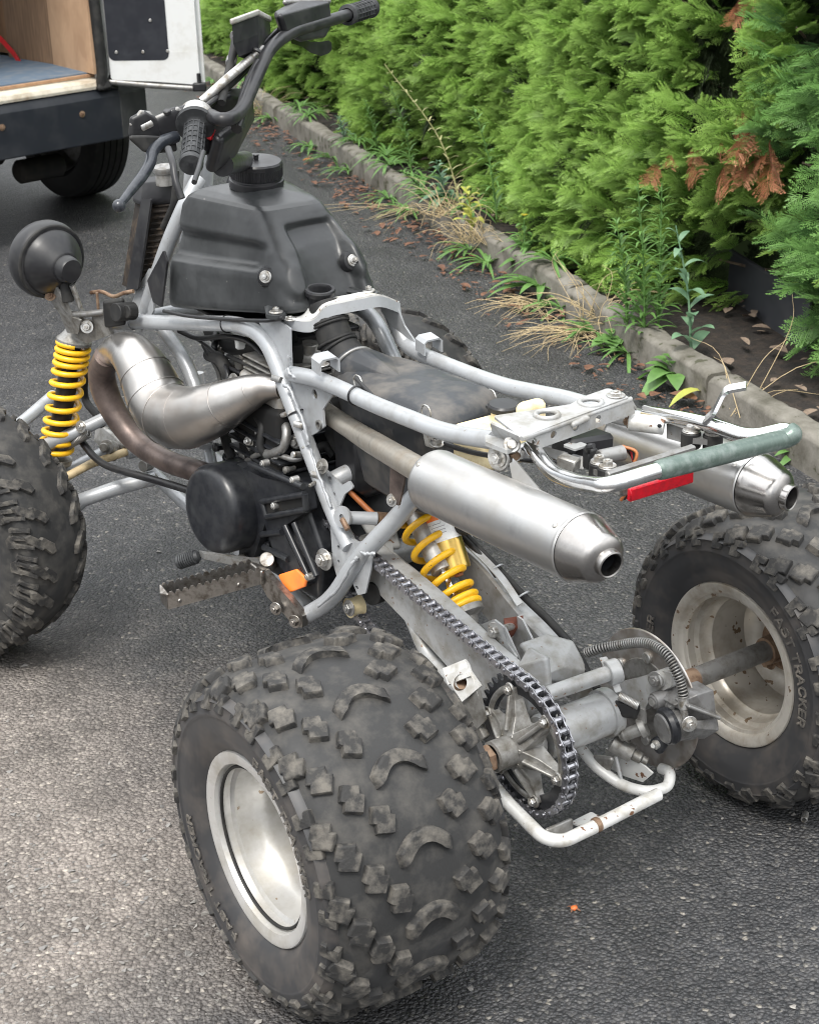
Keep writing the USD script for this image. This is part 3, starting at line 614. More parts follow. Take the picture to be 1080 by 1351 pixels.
obj('sleeve', [lathe([(0, .0035), (0, .005), (.001, .0055), (.019, .0055), (.02, .005), (.02, .0035), (0, .0035)], sp+[-.008, -.005, 0], (.8, .6, 0), 18)], 'zinc', S)
# plastic board under the hedge
c = kp(1.0, .42, .13)
pb = thing('plastic_board', 'dark grey plastic board standing in the hollow under the hedge', 'board', kp(1.0, .42, .05))
obj('board', plate([kp(.72, .40, .03), kp(1.28, .46, .03), kp(1.28, .47, .2), kp(.72, .41, .2)], .006, rnd_=.01), 'grey_board', pb)
obj('rim', beam(kp(.72, .405, .203), kp(1.28, .465, .203), .012, .008), 'grey_board', pb)
# loose gravel chips
gr = np.random.default_rng(9); chips = []
for _ in range(900):
    if gr.random() < .75: x, y = -.78+gr.normal()*.16, .32+gr.normal()*.26
    else: x, y = gr.uniform(-1.1, .6), gr.uniform(-.5, 1.6)
    s = .0016+.0028*gr.random()**2; h = hull(gr.normal(size=(10, 3))*[1, .8, .5]); h.vertices *= s/1.2; h.apply_translation([x, y, s*.3]); chips.append(h)
obj('loose_gravel', merge(chips), 'stone_chip', smooth=False, label='loose pale gravel chips scattered on the asphalt left of the left rear wheel', cat='gravel', kind='stuff')

# ---------------------------------------------------------------- quad bike: wheels
QO = np.array([0., .63, 0.])
Q = thing('quad_bike', 'stripped silver sport quad bike without bodywork, parked on the driveway', 'quad bike', QO)
R_T = .2485     # rear tyre radius over the lugs
def on_prof(prof, s):
    """points and normals on a profile polyline [(x, r)] at arc lengths s measured from its middle"""
    P = np.asarray(prof, float); d = np.linalg.norm(np.diff(P, axis=0), axis=1); cum = np.concatenate([[0], np.cumsum(d)]); L = cum[-1]
    q = np.clip(np.asarray(s)+L/2, 0, L); at_ = lambda z: np.stack([np.interp(z, cum, P[:, 0]), np.interp(z, cum, P[:, 1])], -1)
    t = at_(np.minimum(q+.004, L))-at_(np.maximum(q-.004, 0)); t /= np.linalg.norm(t, axis=-1, keepdims=True)
    return at_(q), np.stack([-t[..., 1], t[..., 0]], -1)
LUGC = {}
def lug(prof, poly, s0, th0, h, taper=.86, base=-.003):
    """tread block: 2D outline (s, circumferential metres) mapped on the carcass; returns verts in (x, r, theta) form"""
    key = (id(prof), tuple(map(tuple, np.round(poly, 5))), round(s0, 4), h)
    if key not in LUGC:
        g = Polygon(poly); g = g.buffer(-.0012).buffer(.0012, quad_segs=2)
        c = np.array(g.centroid.coords[0]); ext = np.array(g.exterior.coords)[:-1]; n = len(ext); V = []
        lv = [(1.10, base), (1.0, h*.75), (taper+.05, h), (taper-.12, h*1.0)]
        for k, hh in lv:
            q = (ext-c)*k+c; p, nn = on_prof(prof, s0+q[:, 0]); V.append(np.column_stack([p+nn*hh, q[:, 1]/.24]))
        F = []
        for a in range(len(lv)-1):
            for b in range(n):
                b2 = (b+1) % n; F += [(a*n+b, a*n+b2, (a+1)*n+b2), (a*n+b, (a+1)*n+b2, (a+1)*n+b)]
        k = (len(lv)-1)*n
        tri, fc = trimesh.creation.triangulate_polygon(Polygon(ext), engine='earcut')
        idx = [int(np.argmin(((ext-t)**2).sum(1))) for t in tri]
        F += [(k+idx[a], k+idx[b], k+idx[c_]) for a, b, c_ in fc]
        LUGC[key] = (np.vstack(V), np.array(F))
    V, F = LUGC[key]; V = V.copy(); V[:, 2] += th0; return V, F
def lugs_mesh(items, c, axis, up=(0, 0, 1)):
    R = frame(axis, up); Vs, Fs, o = [], [], 0
    for V, F in items:
        p = np.asarray(c)+V[:, :1]*R[:, 2]+V[:, 1:2]*(np.cos(V[:, 2:])*R[:, 0]+np.sin(V[:, 2:])*R[:, 1])
        Vs.append(p); Fs.append(F+o); o += len(V)
    m = trimesh.Trimesh(np.vstack(Vs), np.vstack(Fs), process=False)
    trimesh.repair.fix_normals(m, multibody=True) if False else None
    return m
CARC = [(-.124, .214), (-.112, .2255), (-.09, .2335), (-.055, .2365), (0, .2375), (.055, .2365), (.09, .2335), (.112, .2255), (.124, .214)]
CARC_L = [(-.136, .189), (-.131, .203)]+CARC+[(.131, .203), (.136, .189)]
def arcpoly(w, th, sag, n=9):
    u = np.linspace(-1, 1, n); o = [(a*w, -sag*(a*a)+th/2) for a in u]; i = [(a*w*.93, -sag*(a*a)*1.05-th/2) for a in u[::-1]]
    return o+i
BLK = [(1.14*x_, 1.14*y_) for x_, y_ in [(-.0125, -.0145), (.008, -.015), (.009, -.005), (.0135, -.004), (.0125, .0135), (-.0065, .0145), (-.0075, .006), (-.0135, .005)]]
SH = [(-.012, -.011), (.012, -.012), (.013, .011), (.004, .012), (.003, .003), (-.004, .003), (-.005, .012), (-.012, .011)]
def rotp(p, a, sx=1.): c, s = math.cos(a), math.sin(a); return [((x*c-y*s)*sx*1.0, x*s+y*c) for x, y in p]
def rear_lugs(direction=1, seed=0):
    r = random.Random(seed); it = []; N = 15; pit = 2*math.pi/N
    for k in range(N):
        th = k*pit; d = direction
        it.append(lug(CARC_L, [(x, d*y) for x, y in arcpoly(.037, .018, .021)][::d], .004, th, .0100))
        for sd in (-1, 1):
            off = (0 if sd < 0 else .25)
            for j, (s, dy) in enumerate(((.049, .022), (.077, .058), (.103, .094), (.124, .128))):
                it.append(lug(CARC_L, rotp(BLK, .35*sd+r.choice((-.06, 0, .07)), 1), sd*s, th+d*(dy/.24)+off*pit*.5, .0105+r.choice((0, -.0010))))
            it.append(lug(CARC_L, rotp(SH, .1*sd, 1), sd*.1395, th+d*(.157/.24)+off*pit*.5, .009))
            it.append(lug(CARC_L, rotp(SH, .1*sd, 1), sd*.140, th+d*(.112/.24)+off*pit*.5, .008))
    return it
def curved_text(txt, c, axis, r, h, th0, mirror=False, x=.0, depth=.0015, up=(0, 0, 1), spread=1.0):
    """raised lettering around a sidewall; axis points out of the sidewall"""
    R = frame(axis, up); m = meshkit.text_mesh(txt, h, depth, True); v = np.array(m.vertices); L = v[:, 0].max()
    th = th0-(v[:, 0]-L/2)*spread/r; rr = r+v[:, 1]-h/2
    p = np.asarray(c)+R[:, 2]*(x+v[:, 2:3])+rr[:, None]*(np.cos(th)[:, None]*R[:, 0]+np.sin(th)[:, None]*R[:, 1])
    return trimesh.Trimesh(p, m.faces, process=False)
def rear_wheel(label, cx, sgn, seed):
    """sgn: -1 left, +1 right (direction of the outer face)"""
    c = V3(cx, 0, .2455); ax = V3(sgn, 0, 0)
    W = part('rear_wheel', Q, label)
    side = [(-.108, .128), (-.117, .132), (-.131, .15), (-.137, .172), (-.1365, .186), (-.1385, .188), (-.138, .191), (-.1345, .205), (-.1365, .207), (-.133, .2095), (-.124, .214)]
    inner = [(x, r) for x, r in side]; prof = [(-.119, .2105)]+CARC+[(.119, .2105)]
    obj('tyre', jag(lathe(prof, c, ax, 96), .0006, 30), 'tyre_rubber', W, smooth=45)
    for q in (1, -1): obj('sidewall', lathe([(x*q, r) for x, r in side+[(-.1195, .2125)]][::q], c, ax, 96), 'sidewall_rubber', W, smooth=60)
    obj('tread_block', lugs_mesh(rear_lugs(1 if sgn < 0 else -1, seed), c, ax), 'tread_rubber', W, smooth=48, kind='stuff')
    # raised lettering on both sidewalls
    for s in (1, -1):
        a = ax*s; tx = []
        for th0 in ((-2.4, .74) if sgn < 0 else (.42, 3.57)):
            obj('tyre_lettering', curved_text('FAST TRACKER', c, a, .169, .0145, th0, x=.1362, depth=.0019, spread=1.3), 'letter_rubber', W, smooth=False)
    # deep-dish rim: both lips, barrel with steps, centre disc
    lip = [(-.1195, .1165), (-.1215, .122), (-.1235, .130), (-.1225, .1335), (-.1195, .1345), (-.1165, .1325), (-.1155, .127), (-.114, .122), (-.108, .1185), (-.085, .117), (-.079, .110), (-.06, .107), (-.055, .1)]
    outer_prof = lip[::-1]
    barrel = [(-.1195, .1175), (-.114, .1145), (-.1125, .109), (-.110, .108), (-.107, .1125), (-.094, .111), (-.089, .1045), (-.074, .1025), (-.068, .0965), (-.04, .0955), (.0, .095), (.03, .095), (.05, .0965), (.062, .099), (.069, .104), (.094, .106), (.098, .112), (.108, .1135), (.1195, .1165)]
    full = barrel+[(.1215, .122), (.1235, .130), (.1225, .1335), (.1195, .1345), (.1165, .1325), (.1155, .127), (.114, .122), (.108, .1185), (.085, .117), (.079, .110), (.06, .107), (-.06, .107), (-.079, .110), (-.085, .117), (-.108, .1185), (-.114, .122), (-.1155, .127), (-.1165, .1325), (-.1195, .1345), (-.1225, .1335), (-.1235, .130), (-.1215, .122)]
    obj('rim', lathe(full, c, ax, 80, closed=True), 'rim_silver' if sgn < 0 else 'rim_dirty', W, smooth=40)
    obj('bead_line', ring(c+ax*.1115, ax, .1105, .0024, 72, 6), 'black_rubber', W, smooth=60)
    dx = .018
    disc = [(dx, .04), (dx+.003, .044), (dx+.012, .06), (dx+.010, .078), (dx-.002, .09), (dx-.014, .0955), (dx-.018, .0955), (dx-.008, .09), (dx+.005, .078), (dx+.007, .06), (dx-.002, .044), (dx-.004, .04)]
    obj('wheel_disc', lathe(disc, c, ax, 64, closed=True), 'rim_dirty', W, smooth=45)
    hub = [(-.045, .0), (-.045, .022), (-.012, .024), (-.010, .042), (.0, .046), (dx-.004, .046), (dx-.004, .0)]
    obj('hub', lathe(hub, c, ax, 40), 'rust_steel' if sgn > 0 else 'cast_alu_dirty', W, smooth=30)
    for k in range(4):
        an = k*math.pi/2+.6; p = c+V3(0, math.cos(an), math.sin(an))*.056
        obj('wheel_nut', [bolt(p+ax*dx*0-ax*.0, -ax, .009, .012), bolt(p+ax*(dx+.012), ax, .009, .012)], 'rust_steel', W)
    return W
rear_wheel('left rear wheel with a clean silver rim', -.421, -1, 1)
rear_wheel('right rear wheel with a dirty bronze-tinged rim', .421, 1, 2)

FPROF = [(-.080, .190), (-.084, .207), (-.079, .227), (-.06, .2385), (-.03, .244), (0, .2455), (.03, .244), (.06, .2385), (.079, .227), (.084, .207), (.080, .190)]
STEER = math.radians(31)
def front_wheel(label, cx, sgn):
    c = V3(cx, 1.243, .256); ca, sa = math.cos(STEER), math.sin(STEER)
    ax = V3(sgn*ca, sgn*sa, 0)
    W = part('front_wheel', Q, label)
    side = [(-.066, .146), (-.076, .152), (-.084, .166), (-.085, .18)]
    prof = side+FPROF+[(-x, r) for x, r in side[::-1]]
    obj('tyre', lathe(prof, c, ax, 90), 'tyre_rubber', W, smooth=45)
    it = []; N = 26; pit = 2*math.pi/N; r = random.Random(4)
    for k in range(N):
        th = k*pit
        for sd in (-1, 1):
            o = 0 if sd < 0 else pit/2
            # long slanting chevron bar from the middle, a toothed second row, ribbed shoulder blocks
            bar = [(.003, -.024), (.013, -.026), (.030, -.008), (.035, -.010), (.056, .012), (.058, .026), (.048, .026), (.033, .010), (.027, .012), (.005, -.008)]
            bar = [(sd*x, y) for x, y in bar]
            it.append(lug(FPROF, bar if sd > 0 else bar[::-1], sd*.026, th+o, .0085))
            for q in range(3):
                blk = [(-.017, -.0062), (.019, -.0055), (.019, .0035), (-.017, .0035)]
                it.append(lug(FPROF, rotp(blk, .35*sd), sd*.086, th+o+(.4+q)*.0165/.24, .008))
            sho = [(-.018, -.016), (.014, -.013), (.018, .012), (-.014, .017)]
            it.append(lug(FPROF, rotp(sho, -.2*sd), sd*.116, th+o+.25*pit, .008))
    obj('tread_block', lugs_mesh(it, c, ax), 'tread_rubber', W, smooth=30, kind='stuff')
    full = [(-.07, .136), (-.078, .144), (-.079, .153), (-.075, .156), (-.071, .153), (-.068, .146), (-.05, .142), (.05, .142), (.068, .146), (.071, .153), (.075, .156), (.079, .153), (.078, .144), (.07, .136), (.05, .134), (.03, .125), (.012, .05), (.006, .05), (.022, .122), (-.05, .134)]
    obj('rim', lathe(full, c, ax, 64, closed=True), 'rust_steel', W, smooth=40)
    obj('hub', lathe([(-.06, 0), (-.06, .03), (-.02, .034), (.005, .052), (.016, .052), (.02, .03), (.05, .024), (.05, 0)], c, ax, 32), 'cast_alu_dirty', W, smooth=30)
    return W
front_wheel('left front wheel turned to the left', -.497, -1)
front_wheel('dusty right front wheel glimpsed through the frame', .455, 1)

# ---------------------------------------------------------------- van
VO = np.array([1.30, 4.92, 0]); VU = np.array([math.cos(math.radians(10)), math.sin(math.radians(10)), 0]); VV = np.array([-VU[1], VU[0], 0]); VR = np.stack([VU, VV, [0, 0, 1.]], 1)
def vp(u, v, z): return VO+VU*u+VV*v+np.array([0, 0, z])
VAN = thing('van', 'old white van with its rear doors open and a black bumper', 'van', VO)
def vbox(u0, u1, v0, v1, z0, z1, b=.004): return box(vp((u0+u1)/2, (v0+v1)/2, (z0+z1)/2), (u1-u0, v1-v0, z1-z0), VR, b)
UR, ULW = .14, -1.52      # right and left outer sides of the van body
def van_wheel(u, v):
    W = part('van_wheel', VAN); c = vp(u, v, .31)
    prof = [(-.07, .2), (-.095, .22), (-.1, .25), (-.092, .29), (-.08, .305), (-.06, .31)]
    for g in (-.045, -.015, .015, .045): prof += [(g-.004, .311), (g-.003, .304), (g+.003, .304), (g+.004, .311)]
    prof += [(.06, .31), (.08, .305), (.092, .29), (.1, .25), (.095, .22), (.07, .2)]
    obj('tyre', lathe(prof, c, VU, 64), 'black_rubber', W, smooth=35)
    obj('rim', lathe([(-.08, .2), (-.07, .19), (.02, .18), (.05, .1), (.06, .0)], c, VU, 40), 'grey_steel', W, smooth=35)
for u in (.03, -1.40):
    van_wheel(u, 0.05); van_wheel(u, 2.55)
obj('bumper', [rhull([vp(u, v, z) for u in (ULW+.1, -.157) for v, z in ((-.60, .345), (-.605, .50), (-.59, .525), (-.46, .53), (-.46, .36))], .008)], 'van_bumper', VAN, smooth=30)
for u in (-.33, -.67, -1.0): obj('bumper_bolt', bolt(vp(u, -.611, .455), -VV, .008, .006), 'rust_steel', VAN)
for s in (1, -1):
    u0 = -.154 if s > 0 else ULW+.098; u1 = -.013 if s > 0 else ULW-.05
    obj('bumper_end_cap', rhull([vp(u, v, z) for u, v, z in ((u0, -.60, .345), (u0, -.607, .50), (u0, -.59, .528), (u0, -.46, .53), (u1, -.56, .35), (u1, -.56, .50), (u1-.02*s, -.55, .52), (u1, -.30, .50), (u1, -.30, .36), (u0, -.46, .36))], .008), 'van_bumper_cap', VAN, smooth=30)
sill = [vp(u, v, z) for u, v, z in ()]
def vstrip(pts, u0, u1):
    return loft([[vp(u, v, z) for v, z in pts] for u in (u0, u1)])
obj('rear_sill', jag(vstrip([(-.60, .535), (-.605, .545), (-.60, .560), (-.57, .568), (-.545, .567), (-.54, .575), (-.5, .575), (-.5, .53)], ULW+.12, -.215).subdivide().subdivide(), .004, 9, 1), 'sill_cream', VAN, smooth=45)
obj('floor', jag(vstrip([(-.525, .572), (-.525, .587), (2.6, .600), (2.6, .56)], ULW+.14, -.185).subdivide().subdivide().subdivide(), .006, 5, 2), 'blue_carpet', VAN, smooth=50, label='worn blue-grey load floor')
obj('floor_board_edge', vbox(ULW+.15, -.215, -.545, -.526, .572, .583, .001), 'plywood', VAN)
# inside: two plywood side panels on the right, wall of white sheet on the left, bulkhead
obj('side_panel', plate([vp(-.24, -.588, .588), vp(-.197, -.245, .588), vp(-.197, -.245, 1.75), vp(-.24, -.588, 1.75)], .012, rnd_=0), 'plywood_pale', VAN, smooth=False)
obj('side_panel', vbox(-.200, -.178, -.262, .09, .588, 1.75, .003), 'wood_grain', VAN)
obj('side_panel', vbox(-.135, -.12, .10, 2.5, .588, 1.75, .002), 'plywood', VAN)
obj('side_panel', vbox(ULW+.12, ULW+.135, -.5, 2.5, .588, 1.75, .002), 'plywood', VAN)
obj('bulkhead', vbox(ULW+.1, -.1, 2.6, 2.63, .6, 1.8, .002), 'van_white', VAN)
obj('pillar_seal', tube(fil([vp(-.232, -.605, .535), vp(-.225, -.615, .60), vp(-.225, -.60, 1.0), vp(-.225, -.59, 1.75)], .03), .021, 10), 'black_rubber', VAN, smooth=True)
obj('seal_fold', [rhull([vp(-.245, -.615, .54), vp(-.21, -.625, .545), vp(-.22, -.61, .59), vp(-.195, -.60, .535)], .01), rhull([vp(-.20, -.62, .54), vp(-.16, -.60, .53), vp(-.19, -.61, .575)], .007)], 'black_rubber', VAN, smooth=60)
obj('rear_pillar', vbox(-.215, .10, -.56, -.38, .53, 1.85, .01), 'van_white', VAN)
obj('body_side', vbox(.06, .10, -.38, 3.0, .72, 1.85, .012), 'van_white', VAN)
obj('body_side', vbox(ULW, ULW+.04, -.5, 3.0, .45, 1.85, .012), 'van_white', VAN)
# lower right flank around the wheel arch
arch = [vp(.082, .05+.39*math.cos(a), .31+.39*math.sin(a)) for a in np.linspace(math.pi*.98, math.pi*.02, 18)]
obj('body_side', plate([vp(.082, -.38, .40)]+arch+[vp(.082, 1.2, .34), vp(.082, 1.2, .725), vp(.082, -.38, .725)], .03, rnd_=0), 'van_white', VAN, smooth=False)
obj('body_side', vbox(.06, .10, 1.2, 2.1, .32, .72, .01), 'van_white', VAN)
obj('roof', vbox(ULW, .10, -.56, 3.0, 1.85, 1.9, .02), 'van_white', VAN)
obj('cab', rhull([vp(u, v, z) for u in (ULW+.02, .08) for v, z in ((2.1, .34), (3.85, .34), (3.9, .8), (3.3, 1.1), (3.0, 1.85), (2.1, 1.85))], .02), 'van_white', VAN, smooth=30)
obj('chassis', [vbox(ULW+.12, -.16, -.45, 3.2, .36, .52, .01), vbox(-1.2, -.55, -.42, -.1, .28, .34, .02)], 'van_under', VAN)
obj('exhaust_muffler', cyl(vp(-.50, -.38, .235), vp(-.30, -.38, .235), .045, 24, .012), 'van_under', VAN)
# red strap hanging inside at far left
obj('red_strap', strip([(1.028, 4.994, 0.7026), (1.052, 4.937, 0.6645), (1.075, 4.88, 0.6151), (1.075, 4.819, 0.5803)], (.2, .3, 1), .026, .004), 'red_rubber', VAN)
obj('inner_sheet', vbox(-.9, -.205, .30, .315, .59, 1.7, .002), 'van_white', VAN, label='white sheet with scribbles inside the van')
scr = random.Random(3); sc = []
for k in range(16):
    c0 = vp(-.36+scr.random()*.14, .297, .62+scr.random()*.25); r0 = .012+.02*scr.random()
    pts = [c0+VU*r0*math.cos(q)*(1+.2*scr.random())+V3(0, 0, r0*math.sin(q)) for q in np.linspace(0, 5.6, 14)]
    sc.append(tube(sm(pts, 3), .0016, 5))
obj('scribble', sc, 'ink_grey', VAN, smooth=True, kind='stuff')
# the open right rear door, inner face towards us
DH = vp(-.20, -.60, 0); DE = V3((1.52, 4.106, 0.5057)); DE[2] = 0
DX = unit(DE-DH); DW = np.linalg.norm(DE-DH); DN = np.cross(DX, [0, 0, 1.]); DN = DN if DN @ (np.array([CX, CY, 0])-DH) > 0 else -DN
def dp(a, z, n=0.): return DH+DX*a*DW+np.array([0, 0, z])+DN*n
door = part('rear_door', VAN, 'open right rear door, white inside with a black panel')
zb = .535
def dpoly(pts, n, th, matl, nm, holes=(), rr=.02, **k):
    m = plate([dp(a, z, n) for a, z in pts], th, holes, rnd_=rr); return obj(nm, m, matl, door, smooth=30, **k)
dpoly([(.03, zb+.015), (.5, zb-.005), (1.0, zb-.02), (1.0, 1.8), (.03, 1.8)], -.022, .03, 'van_white', 'outer_skin', rr=.012)
# inner pressing with window frame opening: four bars round the black panel
dpoly([(.05, zb+.03), (.5, zb+.018), (.955, zb+.0), (.955, zb+.125), (.05, zb+.125)], .004, .026, 'van_white', 'lower_rail', rr=.012)
dpoly([(.66, zb+.10), (.955, zb+.10), (.955, 1.75), (.66, 1.75)], .0035, .025, 'van_white', 'outer_stile', rr=.01)
dpoly([(.05, zb+.10), (.105, zb+.10), (.105, 1.75), (.05, 1.75)], .003, .024, 'van_white', 'inner_stile', rr=.008)
dpoly([(.05, zb+.10), (.66, zb+.095), (.66, 1.45), (.05, 1.45)], .008, .02, 'van_black', 'door_panel', rr=.022)
rm = [dp(a, z, .0185) for a, z in ((.10, zb+.115), (.685, zb+.11), (.685, 1.4), (.10, 1.4))]
for a, z in ((.13, zb+.13), (.40, zb+.128), (.65, zb+.128), (.13, zb+.34), (.66, zb+.36), (.5, zb+.24)):
    obj('panel_screw', cyl(dp(a, z, .0175), dp(a, z, .0215), .006, 12), 'zinc', door)
obj('panel_sticker', plate([dp(.28, zb+.385, .019), dp(.47, zb+.375, .019), (dp(.47, zb+.425, .019)), dp(.28, zb+.42, .019)], .0012, rnd_=.002), 'straw', door)
obj('bottom_seal', tube([dp(.02, zb+.022, .012), dp(.5, zb+.002, .014), dp(.96, zb-.014, .012)], .011, 8), 'grey_steel', door, smooth=True)
obj('latch', [box(dp(.95, zb-.005, .03), (.05, .03, .03), np.stack([DX, DN, [0, 0, 1.]], 1), .004), cyl(dp(.95, zb, .03), dp(.95, zb+.045, .03), .008, 10)], 'black_plastic', door)
# left rear door swung right open along the van side
obj('left_rear_door', vbox(ULW-.06, ULW-.02, -.5, .25, .55, 1.8, .01), 'van_white', VAN)

# ---------------------------------------------------------------- quad bike: frame
SP_ = 'silver_paint'
frm = part('frame', Q)
def weld(pts, r=.0028, mat_=SP_, parent=None):
    P = sm(pts, 6); rg = np.random.default_rng(len(P)); P = P+rg.normal(size=P.shape)*.0006
    obj('weld_bead', tube(P, r*(1+.25*rg.normal(size=len(P))), 7), mat_, parent or frm, smooth=60)
def fr(name, pts, r=.0138, R=.05, m=SP_, **k):
    obj(name, tube(fil(pts, R), r, 16), m, frm, smooth=50, **k)
L1 = [(-0.15, 1.132, 0.6209), (-0.125, 0.992, 0.6463), (-0.105, 0.7856, 0.6898), (-0.105, 0.6965, 0.6861), (-0.108, 0.6297, 0.607), (-0.112, 0.4916, 0.4386), (-0.115, 0.4409, 0.4014)]
fr('main_tube', L1, .0138)
fr('main_tube', [(-p[0], p[1]+.0, p[2]) for p in L1], .0138)
fr('top_tube', [(-0.04, 1.037, 0.8864), (-0.075, 1.022, 0.8534), (-0.1, 1.058, 0.7764), (-0.115, 1.117, 0.6747), (-0.125, 1.148, 0.6126)], .0142, .06)
fr('top_tube', [(.04, 1.06, .87), (.075, 1.02, .855), (.10, 1.07, .77), (.115, 1.13, .66)], .0142, .06)
fr('down_tube', [(-0.1, 1.111, 0.5987), (-0.095, 1.034, 0.558), (-0.1, 0.9802, 0.4943), (-0.12, 0.9286, 0.4254)], .013, .05)
fr('down_tube', [(-0.07, 0.9269, 0.5171), (-0.1, 0.9753, 0.4513), (-0.12, 0.9083, 0.3843)], .011, .03)
fr('head_tube', [(0, 1.10, .93), (0, 1.16, .74)], .027, .01)
fr('front_cross_tube', [(-0.17, 1.178, 0.6141), (-0.15, 1.132, 0.6209)], .016)
fr('front_cross_tube', [(-.15, 1.14, .62), (.15, 1.14, .62)], .015)
fr('front_cross_tube', [(-.12, 1.30, .30), (.12, 1.30, .30)], .014)
fr('lower_rail', [(-.07, 1.34, .42), (-.07, 1.33, .25), (-.07, 1.1, .22), (-.07, .78, .20), (-.09, .62, .21), (-0.145, 0.5499, 0.244)], .0138, .06)
fr('lower_rail', [(.07, 1.34, .42), (.07, 1.33, .25), (.07, 1.1, .22), (.07, .78, .20), (.09, .62, .21), (.145, .56, .22)], .0138, .06)
# curved lower rear tube from the footrest up to the shock mount
fr('rear_upright', [(-0.145, 0.5447, 0.2461), (-0.135, 0.473, 0.2999), (-0.125, 0.4249, 0.37), (-0.11, 0.3933, 0.4174), (-0.09, 0.3601, 0.4602), (-0.06, 0.3193, 0.5249)], .0148, .045)
fr('rear_upright', [(.145, .56, .22), (.13, .47, .30), (.11, .45, .42), (.06, .40, .50)], .0148, .045)
fr('cross_tube', [(-0.1, 0.5344, 0.4747), (-0.06, 0.5224, 0.4927), (0.03, 0.5293, 0.482)], .0155)
fr('cross_tube', [(-0.11, 0.4475, 0.4494), (-0.07, 0.4296, 0.4437)], .0105)
obj('cross_tube', tube([(-0.07, 0.4342, 0.4421), (-0.03, 0.4362, 0.4282)], .0112, 14), 'rust_steel', frm, smooth=50)
obj('tube_washer', lathe([(-.003, .005), (-.003, .017), (.0, .018), (.003, .017), (.003, .005)], (-0.122, 0.4484, 0.4536), (-1, -.3, .2), 24, closed=True), SP_, frm)
obj('frame_bolt', cyl((-0.125, 0.4459, 0.4526), (-0.125, 0.4286, 0.4389), .0048, 12), 'rust_steel', frm)
# ears and arched bracket that carry the tank and the rear of the frame
obj('tank_ear', plate([(-0.098, 0.7348, 0.7084), (-0.095, 0.6691, 0.7231), (-0.095, 0.6326, 0.7164), (-0.098, 0.6274, 0.65), (-0.1, 0.6421, 0.6426), (-0.103, 0.6765, 0.6697)], .0035, rnd_=.002), SP_, frm, smooth=False)
arch_l = [(-0.09, 0.6625, 0.7263), (-0.075, 0.627, 0.7254), (-0.06, 0.6133, 0.7296), (-0.045, 0.6006, 0.75), (-0.02, 0.5895, 0.7555), (0.01, 0.5866, 0.7558), (0.05, 0.5899, 0.7529), (0.1, 0.6085, 0.728)]
ap = sm(arch_l, 7)
obj('tank_bracket', strip(ap+np.array([0, .018, .0]), (0.05, 1, -.12), .042, .0035), 'white_worn_paint', frm, smooth=40)
obj('tank_bracket_flange', strip(ap+np.array([0, -.003, -.008]), (0, .15, 1), .018, .003), SP_, frm, smooth=40)
obj('tank_ear', plate([(0.07, 0.6289, 0.7394), (0.1, 0.604, 0.7264), (0.105, 0.595, 0.6936), (0.108, 0.5736, 0.6639), (0.105, 0.588, 0.6504), (0.1, 0.6158, 0.679), (0.09, 0.6406, 0.7121)], .0035, rnd_=.002), SP_, frm, smooth=False)
obj('bracket_bolt', bolt((-0.085, 0.6489, 0.726), (0, -.1, 1), .007, .004), 'zinc', frm)
# left and right seat rails
RL = [(-0.105, 0.6208, 0.6441), (-0.105, 0.5374, 0.6572), (-0.104, 0.4719, 0.6595), (-0.103, 0.3682, 0.6609), (-0.102, 0.2726, 0.6652), (-0.104, 0.1801, 0.6729), (-0.108, 0.0585, 0.6978)]
fr('seat_rail', sm(RL, 4), .0132, .03)
RR = [(0.105, 0.6496, 0.7126), (0.105, 0.6101, 0.6688), (0.105, 0.5696, 0.6536), (0.105, 0.428, 0.6536), (0.105, 0.3224, 0.6591), (0.105, 0.2551, 0.6676), (0.107, 0.1627, 0.6795), (0.108, 0.0711, 0.6853), (0.11, 0.0018, 0.6923)]
fr('seat_rail', sm(RR, 4), .0132, .03)
for p, sx in (((-0.105, 0.5074, 0.6789), -1), ((0.105, 0.5288, 0.6639), 1)):
    p = V3(p); c0 = p+V3(0, 0, .012)
    obj('seat_clip', strip([c0+V3(-.017, 0, -.012), c0+V3(-.017, 0, .008), c0+V3(-.012, -.0, .012), c0+V3(.012, 0, .012), c0+V3(.017, 0, .008), c0+V3(.017, 0, -.012)], (0, 1, .15), .026, .003), SP_, frm, smooth=30)
obj('frame_bolt', bolt((-0.09, 0.542, 0.6756), (-.1, .1, 1), .007, .008), 'zinc', frm)
obj('frame_bolt', bolt((-0.03, 0.5586, 0.6175), (-.3, -.2, 1), .007, .006), 'zinc', frm)
# gussets
obj('gusset', plate([(-0.1, 0.6309, 0.6312), (-0.1, 0.4953, 0.6498), (-0.1, 0.5035, 0.6349), (-0.1, 0.5293, 0.6073), (-0.1, 0.5273, 0.5782), (-0.1, 0.5502, 0.5623), (-0.1, 0.5681, 0.5518), (-0.103, 0.58, 0.5277)], .0035, [((-0.1, 0.5536, 0.6262), .0085), ((-0.1, 0.544, 0.5772), .0055)], rnd_=.003), SP_, frm, smooth=False)
obj('gusset_bush', lathe([(-.004, .005), (-.004, .008), (.004, .008), (.004, .005)], (-0.102, 0.5405, 0.5787), (1, 0, 0), 16, closed=True), 'grey_steel', frm)
obj('gusset', plate([(-0.104, 0.5729, 0.5327), (-0.1, 0.5457, 0.5084), (-0.095, 0.5168, 0.4977), (-0.095, 0.4895, 0.4881), (-0.09, 0.4734, 0.5), (-0.092, 0.4616, 0.4925), (-0.097, 0.4802, 0.4758), (-0.1, 0.489, 0.4524), (-0.105, 0.4775, 0.4364), (-0.108, 0.4941, 0.4314), (-0.106, 0.5364, 0.4755)], .0035, [((-0.1, 0.5187, 0.4904), .005), ((-0.102, 0.5055, 0.4687), .004)], rnd_=.003), SP_, frm, smooth=False)
